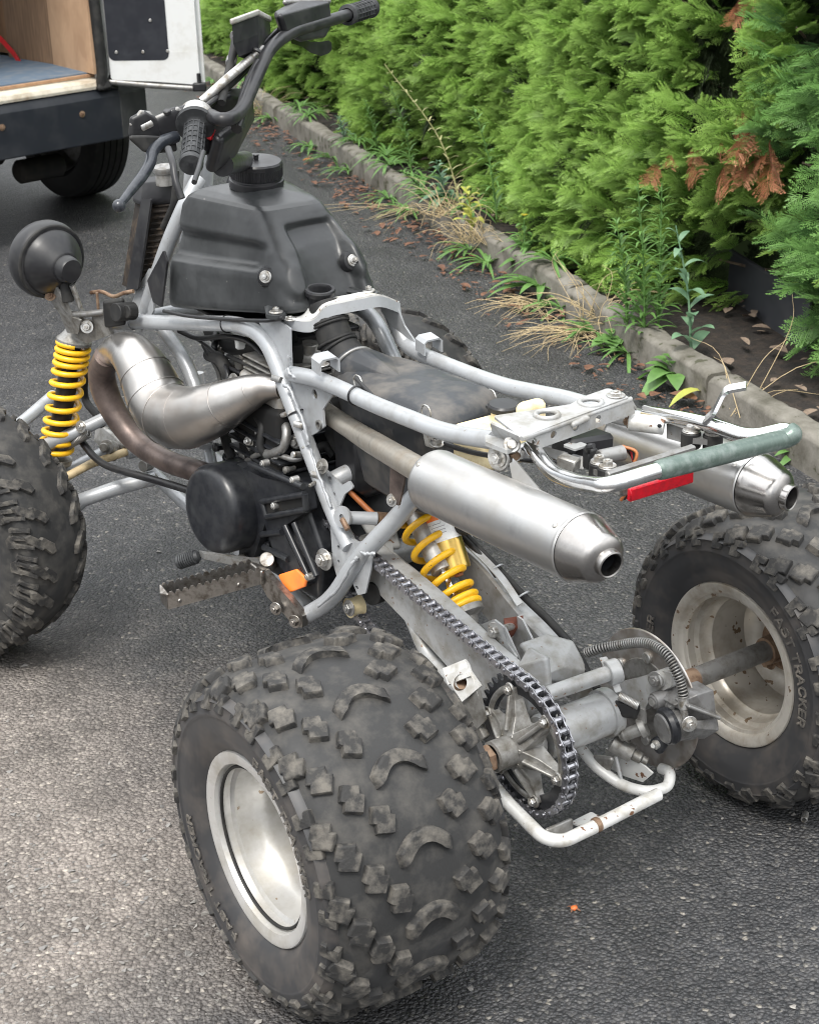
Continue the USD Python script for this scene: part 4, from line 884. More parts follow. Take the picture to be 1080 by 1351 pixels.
obj('gusset', plate([(-0.113, 0.5009, 0.4223), (-0.113, 0.4836, 0.431), (-0.113, 0.4567, 0.4178), (-0.113, 0.4177, 0.4185), (-0.11, 0.3969, 0.4292), (-0.115, 0.4046, 0.3988), (-0.12, 0.4363, 0.3576), (-0.125, 0.4673, 0.3363), (-0.12, 0.4854, 0.3594)], .004, [((-0.115, 0.472, 0.39), .004), ((-0.115, 0.4426, 0.4088), .0035), ((-0.118, 0.4691, 0.3663), .004)], rnd_=.003), SP_, frm, smooth=False)
obj('gusset', plate([(-0.118, 1.11, 0.7225), (-0.118, 1.1, 0.7119), (-0.12, 1.1, 0.6432), (-0.125, 1.12, 0.6191), (-0.14, 1.184, 0.6054), (-0.135, 1.185, 0.6206), (-0.122, 1.155, 0.672)], .0035, [((-0.119, 1.127, 0.679), .0068), ((-0.122, 1.125, 0.6407), .0068)], rnd_=.003), SP_, frm, smooth=False)
obj('guide_bracket', plate([(-0.118, 0.4013, 0.4101), (-0.112, 0.377, 0.4133), (-0.114, 0.3803, 0.3837), (-0.12, 0.3919, 0.3397), (-0.122, 0.4098, 0.3306), (-0.124, 0.4299, 0.3571), (-0.124, 0.4309, 0.3728), (-0.12, 0.4173, 0.3648)], .003, [((-0.121, 0.4128, 0.3426), .0035)], rnd_=.003), SP_, frm, smooth=False)
obj('guide_bracket', strip([(-0.112, 0.4112, 0.4048), (-0.104, 0.4079, 0.4077), (-0.1, 0.392, 0.4045)], (0.2, .4, -1), .02, .003), SP_, frm, smooth=False)
weld([(-0.122, 0.6125, 0.6304), (-0.12, 0.597, 0.6238), (-0.12, 0.582, 0.6046), (-0.12, 0.5564, 0.5703), (-0.12, 0.5491, 0.5477)])
weld([(-0.115, 0.6043, 0.68), (-0.118, 0.6063, 0.6596), (-0.118, 0.5926, 0.6503), (-0.112, 0.5595, 0.6502), (-0.11, 0.4856, 0.6508)])
weld([(-0.12, 0.5451, 0.5397), (-0.122, 0.5103, 0.4933), (-0.122, 0.4851, 0.4595)])
weld([(-0.158, 0.4786, 0.2935), (-0.15, 0.4307, 0.3401), (-0.14, 0.4016, 0.3884), (-0.13, 0.3937, 0.4057)])
weld([(-0.13, 0.3884, 0.4168), (-0.125, 0.3741, 0.4167), (-0.118, 0.3628, 0.4203)])
weld([(-0.14, 1.119, 0.6279), (-0.14, 1.111, 0.6212), (-0.14, 1.12, 0.6072)])
weld([(-0.14, 1.051, 0.6467), (-0.14, 1.047, 0.6362), (-0.14, 1.056, 0.6211)])
# lug plates on the long left tube
for a, b in (((-0.121, 0.5916, 0.6125), (-0.121, 0.5785, 0.598)), ((-0.121, 0.5649, 0.5654), (-0.121, 0.5502, 0.5436))):
    obj('tube_lug', beam(a, b, .012, .003, (1, 0, 0)), SP_, frm)

# ---------------------------------------------------------------- tank
def tank():
    n, LV = 220, 60
    # levels: (rear y, front y, rear half width, front half width, rear z, front z)
    K = np.array([[0, .652, 1.03, .086, .125, .7325, .668], [.02, .645, 1.035, .093, .137, .736, .668], [.06, .648, 1.035, .094, .139, .746, .682], [.28, .670, 1.03, .090, .132, .785, .745], [.40, .684, 1.025, .083, .124, .806, .775], [.50, .697, 1.02, .079, .117, .822, .80],
                  [.80, .748, 1.005, .065, .106, .862, .858], [.90, .768, .99, .059, .101, .8765, .874], [.95, .782, .98, .054, .093, .882, .881], [.98, .81, .965, .042, .076, .887, .888], [1., .86, .93, .01, .02, .896, .897]])
    u = np.concatenate([np.linspace(0, .1, 8), np.linspace(.1, .9, 38)[1:], np.linspace(.9, 1, 16)[1:]])
    an = np.linspace(0, 2*np.pi, n, endpoint=False); e = .25
    ca, sa = np.sign(np.cos(an))*abs(np.cos(an))**e, np.sign(np.sin(an))*abs(np.sin(an))**e
    rings = []
    for t_ in u:
        yr, yf, hr_, hf, zr, zf = [np.interp(t_, K[:, 0], K[:, i]) for i in range(1, 7)]
        f = (sa+1)/2; hw = hr_+(hf-hr_)*f
        rings.append(np.stack([ca*hw, yr+(yf-yr)*f, zr+(zf-zr)*f], 1))
    R = np.array(rings)
    tt = np.broadcast_to(u[:, None], R.shape[:2]); x, y = R[..., 0], R[..., 1]
    ss = lambda a, b, v: np.clip((v-a)/(b-a), 0, 1)**2*(3-2*np.clip((v-a)/(b-a), 0, 1))
    rear = ss(.60, .90, -sa)[None]*np.ones_like(x)
    # channel in the rear face for the breather neck, wider below
    w = .040
    ch = rear*ss(w+.014, w-.004, abs(x-.012))*ss(.80, .66, tt)
    R[..., 1] += ch*.022
    # step under the rear ridge
    st = rear*ss(.80, .86, tt)*ss(1.0, .93, tt)*ss(-.02, .02, x)
    R[..., 1] += -st*.004
    # recess and ledge on both flanks
    side = ss(.55, .9, abs(ca))[None]*np.ones_like(x)
    fy = (y-.65)/.4
    rc = side*ss(.34, .37, tt)*ss(.62, .50, tt)*ss(.16, .30, fy)*ss(.98, .85, fy)
    R[..., 0] -= np.sign(x)*rc*.015
    # bosses round the bolts
    for bx, bt in ((-.062, .27), (.066, .36)):
        d = np.sqrt((x-bx)**2+((tt-bt)*.13)**2); R[..., 1] -= rear*ss(.026, .012, d)*.010
    m = loft(R); return m
tk = part('fuel_tank', Q, 'scuffed black plastic fuel tank')
obj('tank_shell', jag(tank(), .0012, 16, 4), 'tank_plastic', tk, smooth=50)
obj('tank_underside', box((0, .86, .665), (.17, .30, .01), None, .004), 'black_plastic', tk)
obj('tank_seam', tube(sm([(-0.152, 0.9897, 0.6744), (-0.14, 0.911, 0.6806), (-0.122, 0.8016, 0.6973), (-0.11, 0.6886, 0.7189), (-0.1, 0.6443, 0.7324)], 5), .0035, 8), 'black_plastic', tk, smooth=60)
cp = V3((0, 0.8939, 0.9117)); cp_ax = unit((0.0, -.10, 1))
pr = [(-.02, 0), (-.02, .047), (-.010, .048), (-.007, .047), (-.006, .0445)]
obj('filler_collar', lathe(pr+[(-.004, .044), (-.004, 0)], cp, cp_ax, 48), 'black_plastic', tk)
def cap():
    an = np.linspace(0, 2*np.pi, 192, endpoint=False); F = frame(cp_ax); rg = []
    for h, r, k in ((-.004, .0440, 1), (0, .0455, 1), (.014, .0455, 1), (.0155, .046, 1), (.0225, .0458, .6), (.0255, .043, .3), (.0262, .036, .05), (.0262, .012, 0)):
        lobes = 1-.045*k*np.clip(np.cos(8*an), -.2, 1)**2; kn = 1+.012*np.sign(np.sin(64*an))*(1 if 0 <= h <= .014 else 0)
        rr = r*lobes*kn; rg.append(cp+cp_ax*h+rr[:, None]*(np.cos(an)[:, None]*F[:, 0]+np.sin(an)[:, None]*F[:, 1]))
    return loft(rg)
obj('filler_cap', cap(), 'black_plastic', tk, smooth=32)
obj('cap_vent', [cyl(cp+cp_ax*.026, cp+cp_ax*.034, .0045, 14), cyl(cp+cp_ax*.033, cp+cp_ax*.036, .0052, 14)], 'black_plastic', tk)
for p, d in (((-0.096, 0.7051, 0.787), (-.7, -.65, .3)), ((0.0572, 0.678, 0.7947), (.05, -1, .35))):
    p = V3(p); d = unit(d)
    obj('tank_bolt', [lathe([(-.014, .0), (-.014, .019), (-.004, .0155), (-.002, .011), (-.003, .0)], p, d, 26), ], 'black_plastic', tk)
    obj('tank_bolt', [cyl(p-d*.004, p+d*.0015, .0105, 22), cyl(p+d*.001, p+d*.004, .0075, 18), bolt(p+d*.003, d, .0048, .006, False)], 'zinc', tk)
for p, a, sx in (((0.0685, 0.652, 0.7463), (0, -.1, 1), 1), ((-0.1, 0.6687, 0.737), (0, -.1, 1), -1)):
    p = V3(p)
    obj('tank_lug', hull(np.vstack([lathe([(-.008, .017), (-.002, .016)], p, (0, -.05, 1), 20).vertices, lathe([(-.006, .02), (.0, .012)], p+V3(-.02*sx, .035, .006), (0, 0, 1), 16).vertices])), 'tank_plastic', tk, smooth=30)
    obj('tank_bolt', [cyl(p+V3(0, 0, -.002), p+V3(0, 0, .0015), .0115, 22), bolt(p+V3(0, 0, .001), a, .0058, .006, False)], 'zinc', tk)
# breather neck standing in the channel
np_ = V3((-0.0306, 0.642, 0.7687)); nax = unit((-.02, -.12, 1))
it = part('intake', Q)
obj('intake_neck', lathe([(-.05, .018), (-.012, .0195), (-.010, .024), (-.002, .026), (.001, .0245), (.001, .0195), (-.004, .017), (-.045, .014)], np_, nax, 36, closed=True), 'black_plastic', it, smooth=35)
bt = sm([(-0.0306, 0.632, 0.7466), (-0.0314, 0.612, 0.7155), (-0.0289, 0.595, 0.6844), (-0.0226, 0.565, 0.6584)], 10)
obj('intake_boot', tube(bt, [.026, .0285, .030, .033], 28), 'black_rubber', it, smooth=50)
for q in (.30, .36, .62, .70): 
    i_ = int(q*(len(bt)-1)); obj('boot_rib', ring(bt[i_], bt[i_+1]-bt[i_-1], .0292+.004*q, .0025, 32, 8), 'black_rubber', it, smooth=60)

# ---------------------------------------------------------------- air box
ab = part('air_box', Q)
zt = .0
lid = [(-0.052, 0.5725, 0.6702), (-0.01, 0.5697, 0.6779), (0.055, 0.5756, 0.6635), (0.075, 0.5116, 0.6522), (0.082, 0.423, 0.6419), (0.085, 0.3292, 0.6392), (0.08, 0.3146, 0.6282), (0.005, 0.2782, 0.6297), (-0.065, 0.2801, 0.6511), (-0.075, 0.3448, 0.648), (-0.075, 0.4459, 0.6454), (-0.07, 0.5208, 0.6568)]
lid = np.array(lid); lc = lid.mean(0)
lid_z = np.interp(lid[:, 1], [.25, .62], [.655, .652])
base = lid.copy(); base[:, 2] = lid_z-.012
def lidring(k, dz): q = base.copy(); q[:, :2] = lc[:2]+(q[:, :2]-lc[:2])*k; q[:, 2] += dz; return sm(np.vstack([q, q[:1]]), 6)[:-1]
obj('lid', loft([lidring(1.0, -.012), lidring(1.03, -.006), lidring(1.02, .0), lidring(.97, .010), lidring(.86, .019), lidring(.6, .024), lidring(.2, .025)]), 'airbox_plastic', ab, smooth=45)
obj('box_body', loft([lidring(.66, -.165), lidring(.76, -.155), lidring(.90, -.08), lidring(.965, -.03), lidring(.97, -.011)]), 'airbox_plastic', ab, smooth=40)
obj('clamp_ring', ring(bt[-1]+V3(0, -.006, 0), (-.0, -.9, -.45), .0355, .003, 40, 8), 'grey_steel', ab, smooth=60)
obj('box_collar', rhull(np.vstack([lathe([(0, .033)], bt[-1], (0, -.9, -.45), 24).vertices, [V3(p) for p in (lid[0]+[0, -.03, -.01], lid[2]+[0, -.03, -.012], lid[0]+[.0, -.05, -.05], lid[2]+[0, -.05, -.05], lid[1]+[0, -.02, -.006])], [(0.0, .42, .652)]]), .004), 'airbox_plastic', ab, smooth=50)
for p, sx in (((-0.08, 0.4541, 0.6667), -1), ((-0.075, 0.2728, 0.6674), -1), ((0.085, 0.3292, 0.6417), 1)):
    p = V3(p); s = .013
    obj('wire_clip', tube(fil([p+V3(0, s*.6, -.012), p+V3(0, s, .004), p+V3(0, s*.5, .013), p+V3(0, -s*.5, .013), p+V3(0, -s, .004), p+V3(0, -s*.6, -.012)], .004, 4), .0014, 7), 'zinc', ab, smooth=60)
obj('box_foot', plate([(-0.085, 0.2703, 0.6585), (-0.085, 0.2464, 0.6642), (-0.09, 0.2287, 0.6294), (-0.09, 0.2524, 0.6269)], .003), 'zinc', ab, smooth=False)
obj('box_bolt', bolt((-0.085, 0.2298, 0.6373), (-.2, -.3, 1), .0075, .01), 'zinc', ab)
obj('under_seat_hose', tube(sm([(-0.03, 0.5604, 0.503), (-0.05, 0.56, 0.5213), (-0.03, 0.6214, 0.5251)], 6), .016, 12), 'black_rubber', ab, smooth=60)
obj('under_box', box((0.0, .53, .52), (.13, .10, .14), None, .02), 'black_plastic', ab)

# ---------------------------------------------------------------- silencers and exhaust
def silencer(pts, label, dirs, mir):
    a, b, tip, tdir = [V3(p) for p in pts]; ax = unit(b-a); L = np.linalg.norm(b-a)
    S = part('exhaust_silencer', Q, label)
    R = .0445; F = frame(ax); n = 48; an = np.linspace(0, 2*np.pi, n, endpoint=False)
    prof = [(-.006, .021), (-.004, .036), (.0, .0425), (.004, .0445), (.008, .0452), (.0095, R), (L-.002, R), (L, R+.0008), (L+.003, R+.0008), (L+.0045, R-.0006)]
    obj('silencer_body', jag(lathe(prof, a, ax, 64), .0006, 20, 3), 'stainless', S, smooth=35)
    e1 = b+ax*.006; rr = []
    for t_ in (0, .06, .12, .3, .5, .7, .8, .86, .91, .95, .98, 1.):
        c = e1*(1-t_)+tip*t_; d = unit(ax*(1-t_)+unit(tdir)*t_); G = frame(d); r = np.interp(t_, [0, .1, .80, .90, .96, 1], [R-.0006, R-.0012, .0325, .0285, .0235, .0185])
        rr.append(c+r*(np.cos(an)[:, None]*G[:, 0]+np.sin(an)[:, None]*G[:, 1]))
    obj('end_cap', loft(rr, caps=False), 'stainless_cap', S, smooth=40)
    td = unit(tdir)
    obj('outlet', lathe([(-.01, .0165), (.0, .0185), (.009, .018), (.010, .0165), (.009, .015), (-.05, .0145), (-.06, 0)], tip, td, 36), 'stainless_cap', S, smooth=35)
    obj('outlet_bore', lathe([(-.045, .0), (-.045, .0143), (-.003, .0144)], tip, td, 30), 'engine_black', S, smooth=40)
    for q in (0.25, 2.3, 4.4): 
        for h in (.010, L-.010):
            d = F[:, 0]*math.cos(q)+F[:, 1]*math.sin(q); obj('rivet', lathe([(0, .004), (.0012, .0036), (.002, .002), (.0022, 0)], a+ax*h+d*(R-.0004), d, 12), 'zinc', S)
    return S, a, b, ax
SL = ((-0.175, 0.1083, 0.6396), (-0.182, -0.2166, 0.6592), (-0.184, -0.2688, 0.66), (-.04, -1, -.16))
S1, a_, b_, ax_ = silencer(SL, 'left exhaust silencer', 1, 1)
SR_ = ((0.165, 0.1094, 0.6271), (0.172, -0.1542, 0.6328), (0.176, -0.2082, 0.6319), (.25, -1, -.06))
S2, _, _, _ = silencer(SR_, 'right exhaust silencer', 1, 1)
# hanger fin on the left silencer
obj('hanger_fin', plate([(-0.142, -0.0243, 0.6979), (-0.14, -0.0348, 0.7049), (-0.15, -0.0641, 0.6998), (-0.157, -0.1049, 0.6918), (-0.163, -0.1628, 0.6962), (-0.166, -0.2235, 0.6975), (-0.168, -0.1915, 0.685), (-0.16, -0.0579, 0.6728)], .003, rnd_=.001), 'stainless', S1, smooth=False)
obj('hanger_bolt', [lathe([(-.006, 0), (-.006, .017), (.001, .0185), (.003, .017), (.003, 0)], (-0.135, 0.0118, 0.6935), (-1, -.25, .1), 26), bolt(V3((-0.138, 0.0094, 0.6949)), (-1, -.25, .1), .0085, .008)], 'zinc', S1)
ex = part('exhaust_system', Q)
obj('link_pipe', tube(fil([(-0.108, 0.6752, 0.6078), (-0.085, 0.6606, 0.5989), (-0.062, 0.5882, 0.5769), (-0.09, 0.4262, 0.588), (-0.158, 0.1635, 0.6312), (-0.172, 0.1072, 0.638)], .05), [.0165, .016, .0165, .0185, .0185], 20), 'link_pipe', ex, smooth=50)
obj('pipe_collar', lathe([(-.012, .0165), (-.012, .0195), (.012, .0195), (.012, .0165)], (-0.09, 0.7087, 0.5949), V3((-0.07, 0.6878, 0.5882))-V3((-0.09, 0.7087, 0.5949)), 22, closed=True), 'link_pipe', ex)
ch = sm([(-0.195, 1.167, 0.5533), (-0.195, 1.103, 0.5828), (-0.195, 1.044, 0.5847), (-0.195, 0.9943, 0.5616), (-0.195, 0.9603, 0.5292), (-0.194, 0.9168, 0.5112), (-0.188, 0.8558, 0.5188), (-0.17, 0.7797, 0.5519), (-0.143, 0.7245, 0.5858), (-0.122, 0.692, 0.6036), (-0.102, 0.6653, 0.6079)], 8)
obj('expansion_chamber', jag(tube(ch, [.024, .031, .041, .049, .054, .056, .055, .046, .034, .0245, .0185], 36), .0009, 30, 1), 'pipe_steel', ex, smooth=60)
for q in (.30, .40, .52, .62, .74, .86):
    i_ = int(q*(len(ch)-1)); r_ = np.interp(q*10, np.arange(11), [.024, .031, .041, .049, .054, .056, .055, .046, .034, .0245, .0185])
    obj('seam_weld', ring(ch[i_], ch[i_+1]-ch[i_-1], r_+.0002, .0011, 48, 6), 'pipe_steel', ex, smooth=60)
hd = sm([(-0.205, 1.143, 0.5614), (-0.205, 1.177, 0.5198), (-0.2, 1.178, 0.4761), (-0.19, 1.155, 0.4314), (-0.175, 1.108, 0.3928), (-0.16, 1.024, 0.3799), (-0.145, 0.9348, 0.3849), (-0.12, 0.8756, 0.3859), (-0.08, 0.8366, 0.4149)], 8)
obj('header_pipe', tube(hd, [.024, .026, .026, .024, .0225, .021, .0205, .020, .020], 24), 'pipe_brown', ex, smooth=60)
# right-hand pipe, the mirror of the left one
mir = lambda P: np.array([[-p[0]*.80, p[1], p[2]-.07] for p in np.asarray(P)])
obj('expansion_chamber', tube(mir(ch), [.024, .031, .041, .049, .054, .056, .055, .046, .034, .0245, .0185], 30), 'pipe_steel', ex, smooth=60)
obj('header_pipe', tube(mir(hd), [.024, .026, .026, .024, .0225, .021, .0205, .020, .020], 20), 'pipe_brown', ex, smooth=60)
obj('link_pipe', tube(fil([(.134, .53, .575), (.125, .33, .575), V3(SR_[0])+V3(0, .04, 0), SR_[0]], .05), [.0125, .0165, .0185], 18), 'link_pipe', ex, smooth=50)
obj('pipe_hanger', plate([(-0.14, 0.2706, 0.6058), (-0.14, 0.2305, 0.6054), (-0.135, 0.2455, 0.5755), (-0.13, 0.2673, 0.5367), (-0.13, 0.2942, 0.535)], .003, rnd_=.002), 'pipe_brown', ex, smooth=False)
obj('hanger_bolt', bolt((-0.134, 0.2815, 0.5415), (-1, -.3, .2), .0065, .006), 'zinc', ex)

# ---------------------------------------------------------------- rear of the frame: cross plate, grab bar, reflector
rs = part('rear_subframe', Q)
SR = 'silver_paint_rear'
cpt = np.array([(-0.1314, 0.0297, 0.742), (-0.1425, -0.0511, 0.742), (-0.0258, -0.0304, 0.742), (0.0598, -0.021, 0.742), (0.0599, 0.0238, 0.745), (0.0203, 0.0229, 0.745), (-0.0758, 0.0199, 0.742)])
obj('cross_plate', plate([(-0.1279, 0.0344, 0.742), (-0.1409, -0.0457, 0.74), (-0.0242, -0.0285, 0.74), (0.0626, -0.0193, 0.742), (0.0607, 0.0232, 0.745), (0.0111, 0.0182, 0.745), (-0.0192, 0.0066, 0.744)], .0035, [((-0.0682, -0.0048, 0.742), .014), ((0.0079, -0.0036, 0.742), .014)], rnd_=.005), SR, rs, smooth=False)
for p in ((-0.0682, -0.0048, 0.742), (0.0079, -0.0036, 0.742)):
    obj('plate_ring', ring(V3(p)+V3(0, 0, .002), (0, 0, 1), .0155, .0038, 32, 8), SR, rs, smooth=60)
fe = [(-0.1393, -0.0437, 0.738), (-0.0226, -0.0265, 0.738), (0.068, -0.0163, 0.74)]
fb = [(-0.1033, -0.0372, 0.716), (-0.0233, -0.028, 0.716), (0.0754, -0.018, 0.718)]
fl = [V3(fe[0]), V3(fe[1]), V3(fe[2]), V3(fb[2]), V3(fb[1]), V3(fb[0])]
slots = [((-0.1181, -0.0304, 0.728), .0045), ((-0.0825, -0.0297, 0.728), .0055), ((-0.0411, -0.0257, 0.728), .0055), ((0.002, -0.0222, 0.728), .0055)]
obj('slotted_flange', plate(fl, .003, slots, rnd_=.002), SR, rs, smooth=False)
obj('flange_fold', tube(fe, .0035, 8), SR, rs, smooth=50)
obj('plate_end', plate([(-0.1315, 0.0295, 0.741), (-0.1425, -0.0479, 0.74), (-0.1074, 0.0099, 0.708), (-0.1201, 0.0522, 0.708)], .003, rnd_=.003), SR, rs, smooth=False)
obj('plate_end', plate([(0.0661, -0.0184, 0.741), (0.0614, 0.0223, 0.744), (0.093, 0.0542, 0.715), (0.096, 0.0025, 0.712)], .003, rnd_=.003), SR, rs, smooth=False)
obj('plate_lug', rhull([(-0.0445, -0.025, 0.735), (-0.0207, -0.0242, 0.738), (-0.0215, -0.0316, 0.736), (-0.0469, -0.0344, 0.734)], .004), SR, rs, smooth=30)
obj('plate_bolt', bolt((0.0506, -0.0049, 0.745), (0, 0, 1), .0085, .006), 'zinc', rs)
obj('rail_end', plate([(-0.1324, 0.0456, 0.715), (-0.1208, 0.0071, 0.712), (-0.1231, -0.0157, 0.712), (-0.1422, -0.0148, 0.712), (-0.1479, 0.0245, 0.712)], .006, rnd_=.003), SR, rs, smooth=False)
obj('rail_bolt', [cyl((-0.1249, -0.0034, 0.714), (-0.1311, -0.0116, 0.719), .0115, 24), cyl((-0.1295, -0.0095, 0.718), (-0.1334, -0.0146, 0.721), .007, 18)], 'zinc', rs)
obj('pinch_bolt', cyl((-0.125, -0.005, 0.7038), (-0.118, -0.0073, 0.6953), .006, 14), 'rust_steel', rs)
obj('bracket_arm', strip([(-0.125, -0.005, 0.7006), (-0.1, -0.0118, 0.7075), (-0.09, -0.0086, 0.7084)], (.3, .2, 1), .022, .003), 'chrome', rs, smooth=30)
GB = [(-0.105, -0.0182, 0.7128), (-0.125, -0.0873, 0.701), (-0.14, -0.1592, 0.7146), (-0.15, -0.2203, 0.733), (-0.139, -0.2337, 0.7386), (-0.09, -0.2419, 0.7439)]
gp = fil(GB, .025)
gr_a, gr_b = V3((-0.105, -0.2371, 0.7401)), V3((0.152, -0.2367, 0.7312))
gend = [(-0.09, -0.2419, 0.7439), (0.142, -0.2307, 0.7286), (0.152, -0.2378, 0.7346), (0.15, -0.2235, 0.7371), (0.125, -0.1884, 0.7209), (0.11, -0.1329, 0.726), (0.112, -0.0722, 0.7177), (0.112, 0.0015, 0.7043)]
gpath = fil(GB+gend[1:], .03, 12)
obj('grab_bar', tube(gpath, .0105, 18), 'chrome', rs, smooth=50)
fine = np.array([gpath[i]*(1-u)+gpath[i+1]*u for i in range(len(gpath)-1) for u in (0, .25, .5, .75)])
i0, i1 = [int(np.argmin(np.linalg.norm(fine-V3(q), axis=1))) for q in ((-0.085, -0.2443, 0.7454), (0.151, -0.2291, 0.7375))]
seg = fine[i0:i1]; q_ = np.linspace(0, 1, len(seg))
obj('bar_grip', tube(seg, list(np.interp(q_, [0, .03, .08, .5, .97, 1], [.0108, .0124, .0130, .0134, .0132, .0115])), 22), 'green_grip', rs, smooth=60)
obj('bar_tab', plate([(-0.143, -0.1805, 0.7192), (-0.14, -0.1897, 0.7285), (-0.14, -0.2138, 0.7373), (-0.14, -0.2308, 0.7349), (-0.143, -0.2262, 0.7282), (-0.146, -0.2074, 0.7168), (-0.146, -0.1887, 0.7136)], .005, [((-0.146, -0.2057, 0.7243), .0065)], rnd_=.004), 'chrome', rs, smooth=30)
obj('fender_stay', strip(fil([(0.105, -0.1207, 0.7289), (0.11, -0.1333, 0.7432), (0.13, -0.1317, 0.7712), (0.15, -0.1502, 0.7772)], .008, 5), (.5, .5, 0.1), .018, .0045), 'chrome', rs, smooth=30)
obj('side_fin', plate([(0.105, 0.002, 0.718), (0.105, -0.1121, 0.7264), (0.105, -0.1185, 0.7176), (0.105, -0.0804, 0.7085), (0.105, -0.0065, 0.7059)], .003, rnd_=.002), SR, rs, smooth=False)
obj('side_fin', plate([(0.118, -0.0354, 0.7101), (0.118, -0.0984, 0.7195), (0.118, -0.1036, 0.684), (0.118, -0.0371, 0.6772)], .003, rnd_=.002), SR, rs, smooth=False)
obj('cross_stub', cyl((0.075, -0.0048, 0.7021), (0.108, -0.041, 0.6985), .0125, 22), 'white_worn_paint', rs)
obj('cross_stub_bolt', bolt((0.075, -0.0048, 0.7021), V3((0.075, -0.0048, 0.7021))-V3((0.108, -0.041, 0.6985)), .006, .006), 'rust_steel', rs)
obj('stub_hole', cyl(V3((0.093, -0.0468, 0.7047)), V3((0.09, -0.0516, 0.7057)), .003, 10), 'engine_black', rs)
for p1, p2, hh in (((0.1039, -0.0986, 0.7), (0.1211, -0.1228, 0.7), .02), ((-0.049, -0.0912, 0.69), (-0.0507, -0.11, 0.69), .022)):
    p1, p2 = V3(p1), V3(p2)
    obj('rubber_mount', [cyl(p-V3(0, 0, .014), p+V3(0, 0, .008), .0135, 22) for p in (p1, p2)], 'black_rubber', rs)
    obj('mount_link', hull(np.vstack([lathe([(-.004, .0125), (.004, .0125)], p, (0, 0, 1), 18).vertices for p in (p1, p2)])), 'grey_steel', rs, smooth=30)
    for p in (p1, p2): obj('mount_bolt', [cyl(p+V3(0, 0, .008), p+V3(0, 0, .010), .012, 22), bolt(p+V3(0, 0, .010), (0, 0, 1), .0075, .008)], 'zinc', rs)
lr = part('tail_reflector', Q, 'red tail reflector under the grab bar')
ra, rb = V3((-0.095, -0.2018, 0.699)), V3((0.01, -0.2025, 0.6974))
obj('red_lens', beam(ra+V3(0, -.001, .002), rb+V3(0, -.001, .004), .008, .018, (0, 0, 1), .002), 'red_reflector', lr)
obj('lens_housing', beam(ra+V3(-.004, .018, .006), rb+V3(.006, .018, .008), .020, .020, (0, 0, 1), .003), 'cast_alu_dirty', lr)
obj('lens_bar', beam(V3((-0.0821, -0.1456, 0.705)), V3((0.0604, -0.1512, 0.71)), .010, .012, (0, 0, 1), .002), 'grey_steel', lr)
el = part('electrics', Q)
obj('ignition_box', box(V3((-0.0176, -0.0183, 0.69)), (.075, .05, .04), frame((.1, .05, 1), (0, 1, 0)), .006), 'black_plastic', el)
obj('box_lid', plate([(-0.0643, -0.0341, 0.708), (-0.0395, -0.032, 0.708), (-0.0375, -0.0549, 0.708), (-0.0621, -0.0569, 0.708)], .003), SR, el, smooth=False)
obj('connector', [cyl((-0.0413, -0.0815, 0.7), (-0.0039, -0.0863, 0.7), .0105, 16), cyl((-0.0386, -0.0676, 0.695), (-0.0306, -0.0765, 0.698), .008, 14)], 'grey_steel', el)
for k in range(5):
    q0 = V3((-0.0037, -0.0829, 0.7)); obj('wire', tube(sm([q0+V3(0, 0, .004*k-.008), q0+V3(.012, .008-.006*k, .0), q0+V3(.02-.004*k, -.012, -.03), q0+V3(.0+.006*k, -.0, -.07)], 6), .0022, 6), ['copper_hose', 'black_plastic', 'red_rubber', 'black_plastic', 'copper_hose'][k], el, smooth=60)
obj('side_bracket', plate([(-0.07, 0.0073, 0.6968), (-0.045, -0.0534, 0.6943), (-0.05, -0.0615, 0.6787), (-0.053, -0.0525, 0.6787), (-0.07, -0.0191, 0.6875)], .003, rnd_=.001), SR, el, smooth=False)
obj('small_box', [beam((-0.08, -0.0477, 0.6966), (-0.07, -0.0732, 0.6937), .018, .016, (0, 0, 1), .002)], 'cast_alu_dirty', el)
obj('cable_plug', [box(V3((-0.0425, -0.0645, 0.695)), (.016, .016, .03), None, .003), tube(sm([(-0.041, -0.061, 0.7), (-0.0616, -0.0826, 0.72), (-0.0603, -0.0931, 0.725)], 5), .004, 8)], 'black_plastic', el)
ob = part('oil_bottle', Q, 'cream plastic bottle with a black lid')
obj('bottle', [rhull([V3((-0.0487, 0.1612, 0.675))+V3(x, y, z) for x in (-.02, .05) for y in (-.02, .035) for z in (-.05, -.012)], .01), cyl(V3((-0.0062, 0.1748, 0.68))+V3(0, 0, -.03), V3((-0.0062, 0.1748, 0.68))+V3(0, 0, .012), .0185, 26)], 'cream_plastic', ob, smooth=40)
obj('bottle_bump', rhull([V3((-0.0012, 0.1168, 0.7))+V3(x, 0, z) for x in (-.012, .012) for z in (-.04, .004)], .012), 'cream_plastic', ob, smooth=40)
obj('bottle_lid', lathe([(-.004, 0), (-.004, .023), (.003, .0235), (.006, .021), (.006, 0)], V3((-0.0055, 0.1757, 0.69)), (0, -.05, 1), 30), 'black_plastic', ob)
obj('lid_tongue', plate([(-0.0242, 0.1945, 0.69), (-0.0078, 0.1983, 0.69), (0.0004, 0.1836, 0.69), (-0.0166, 0.1681, 0.69), (-0.0267, 0.1801, 0.69)], .004, rnd_=.002), 'black_plastic', ob, smooth=False)

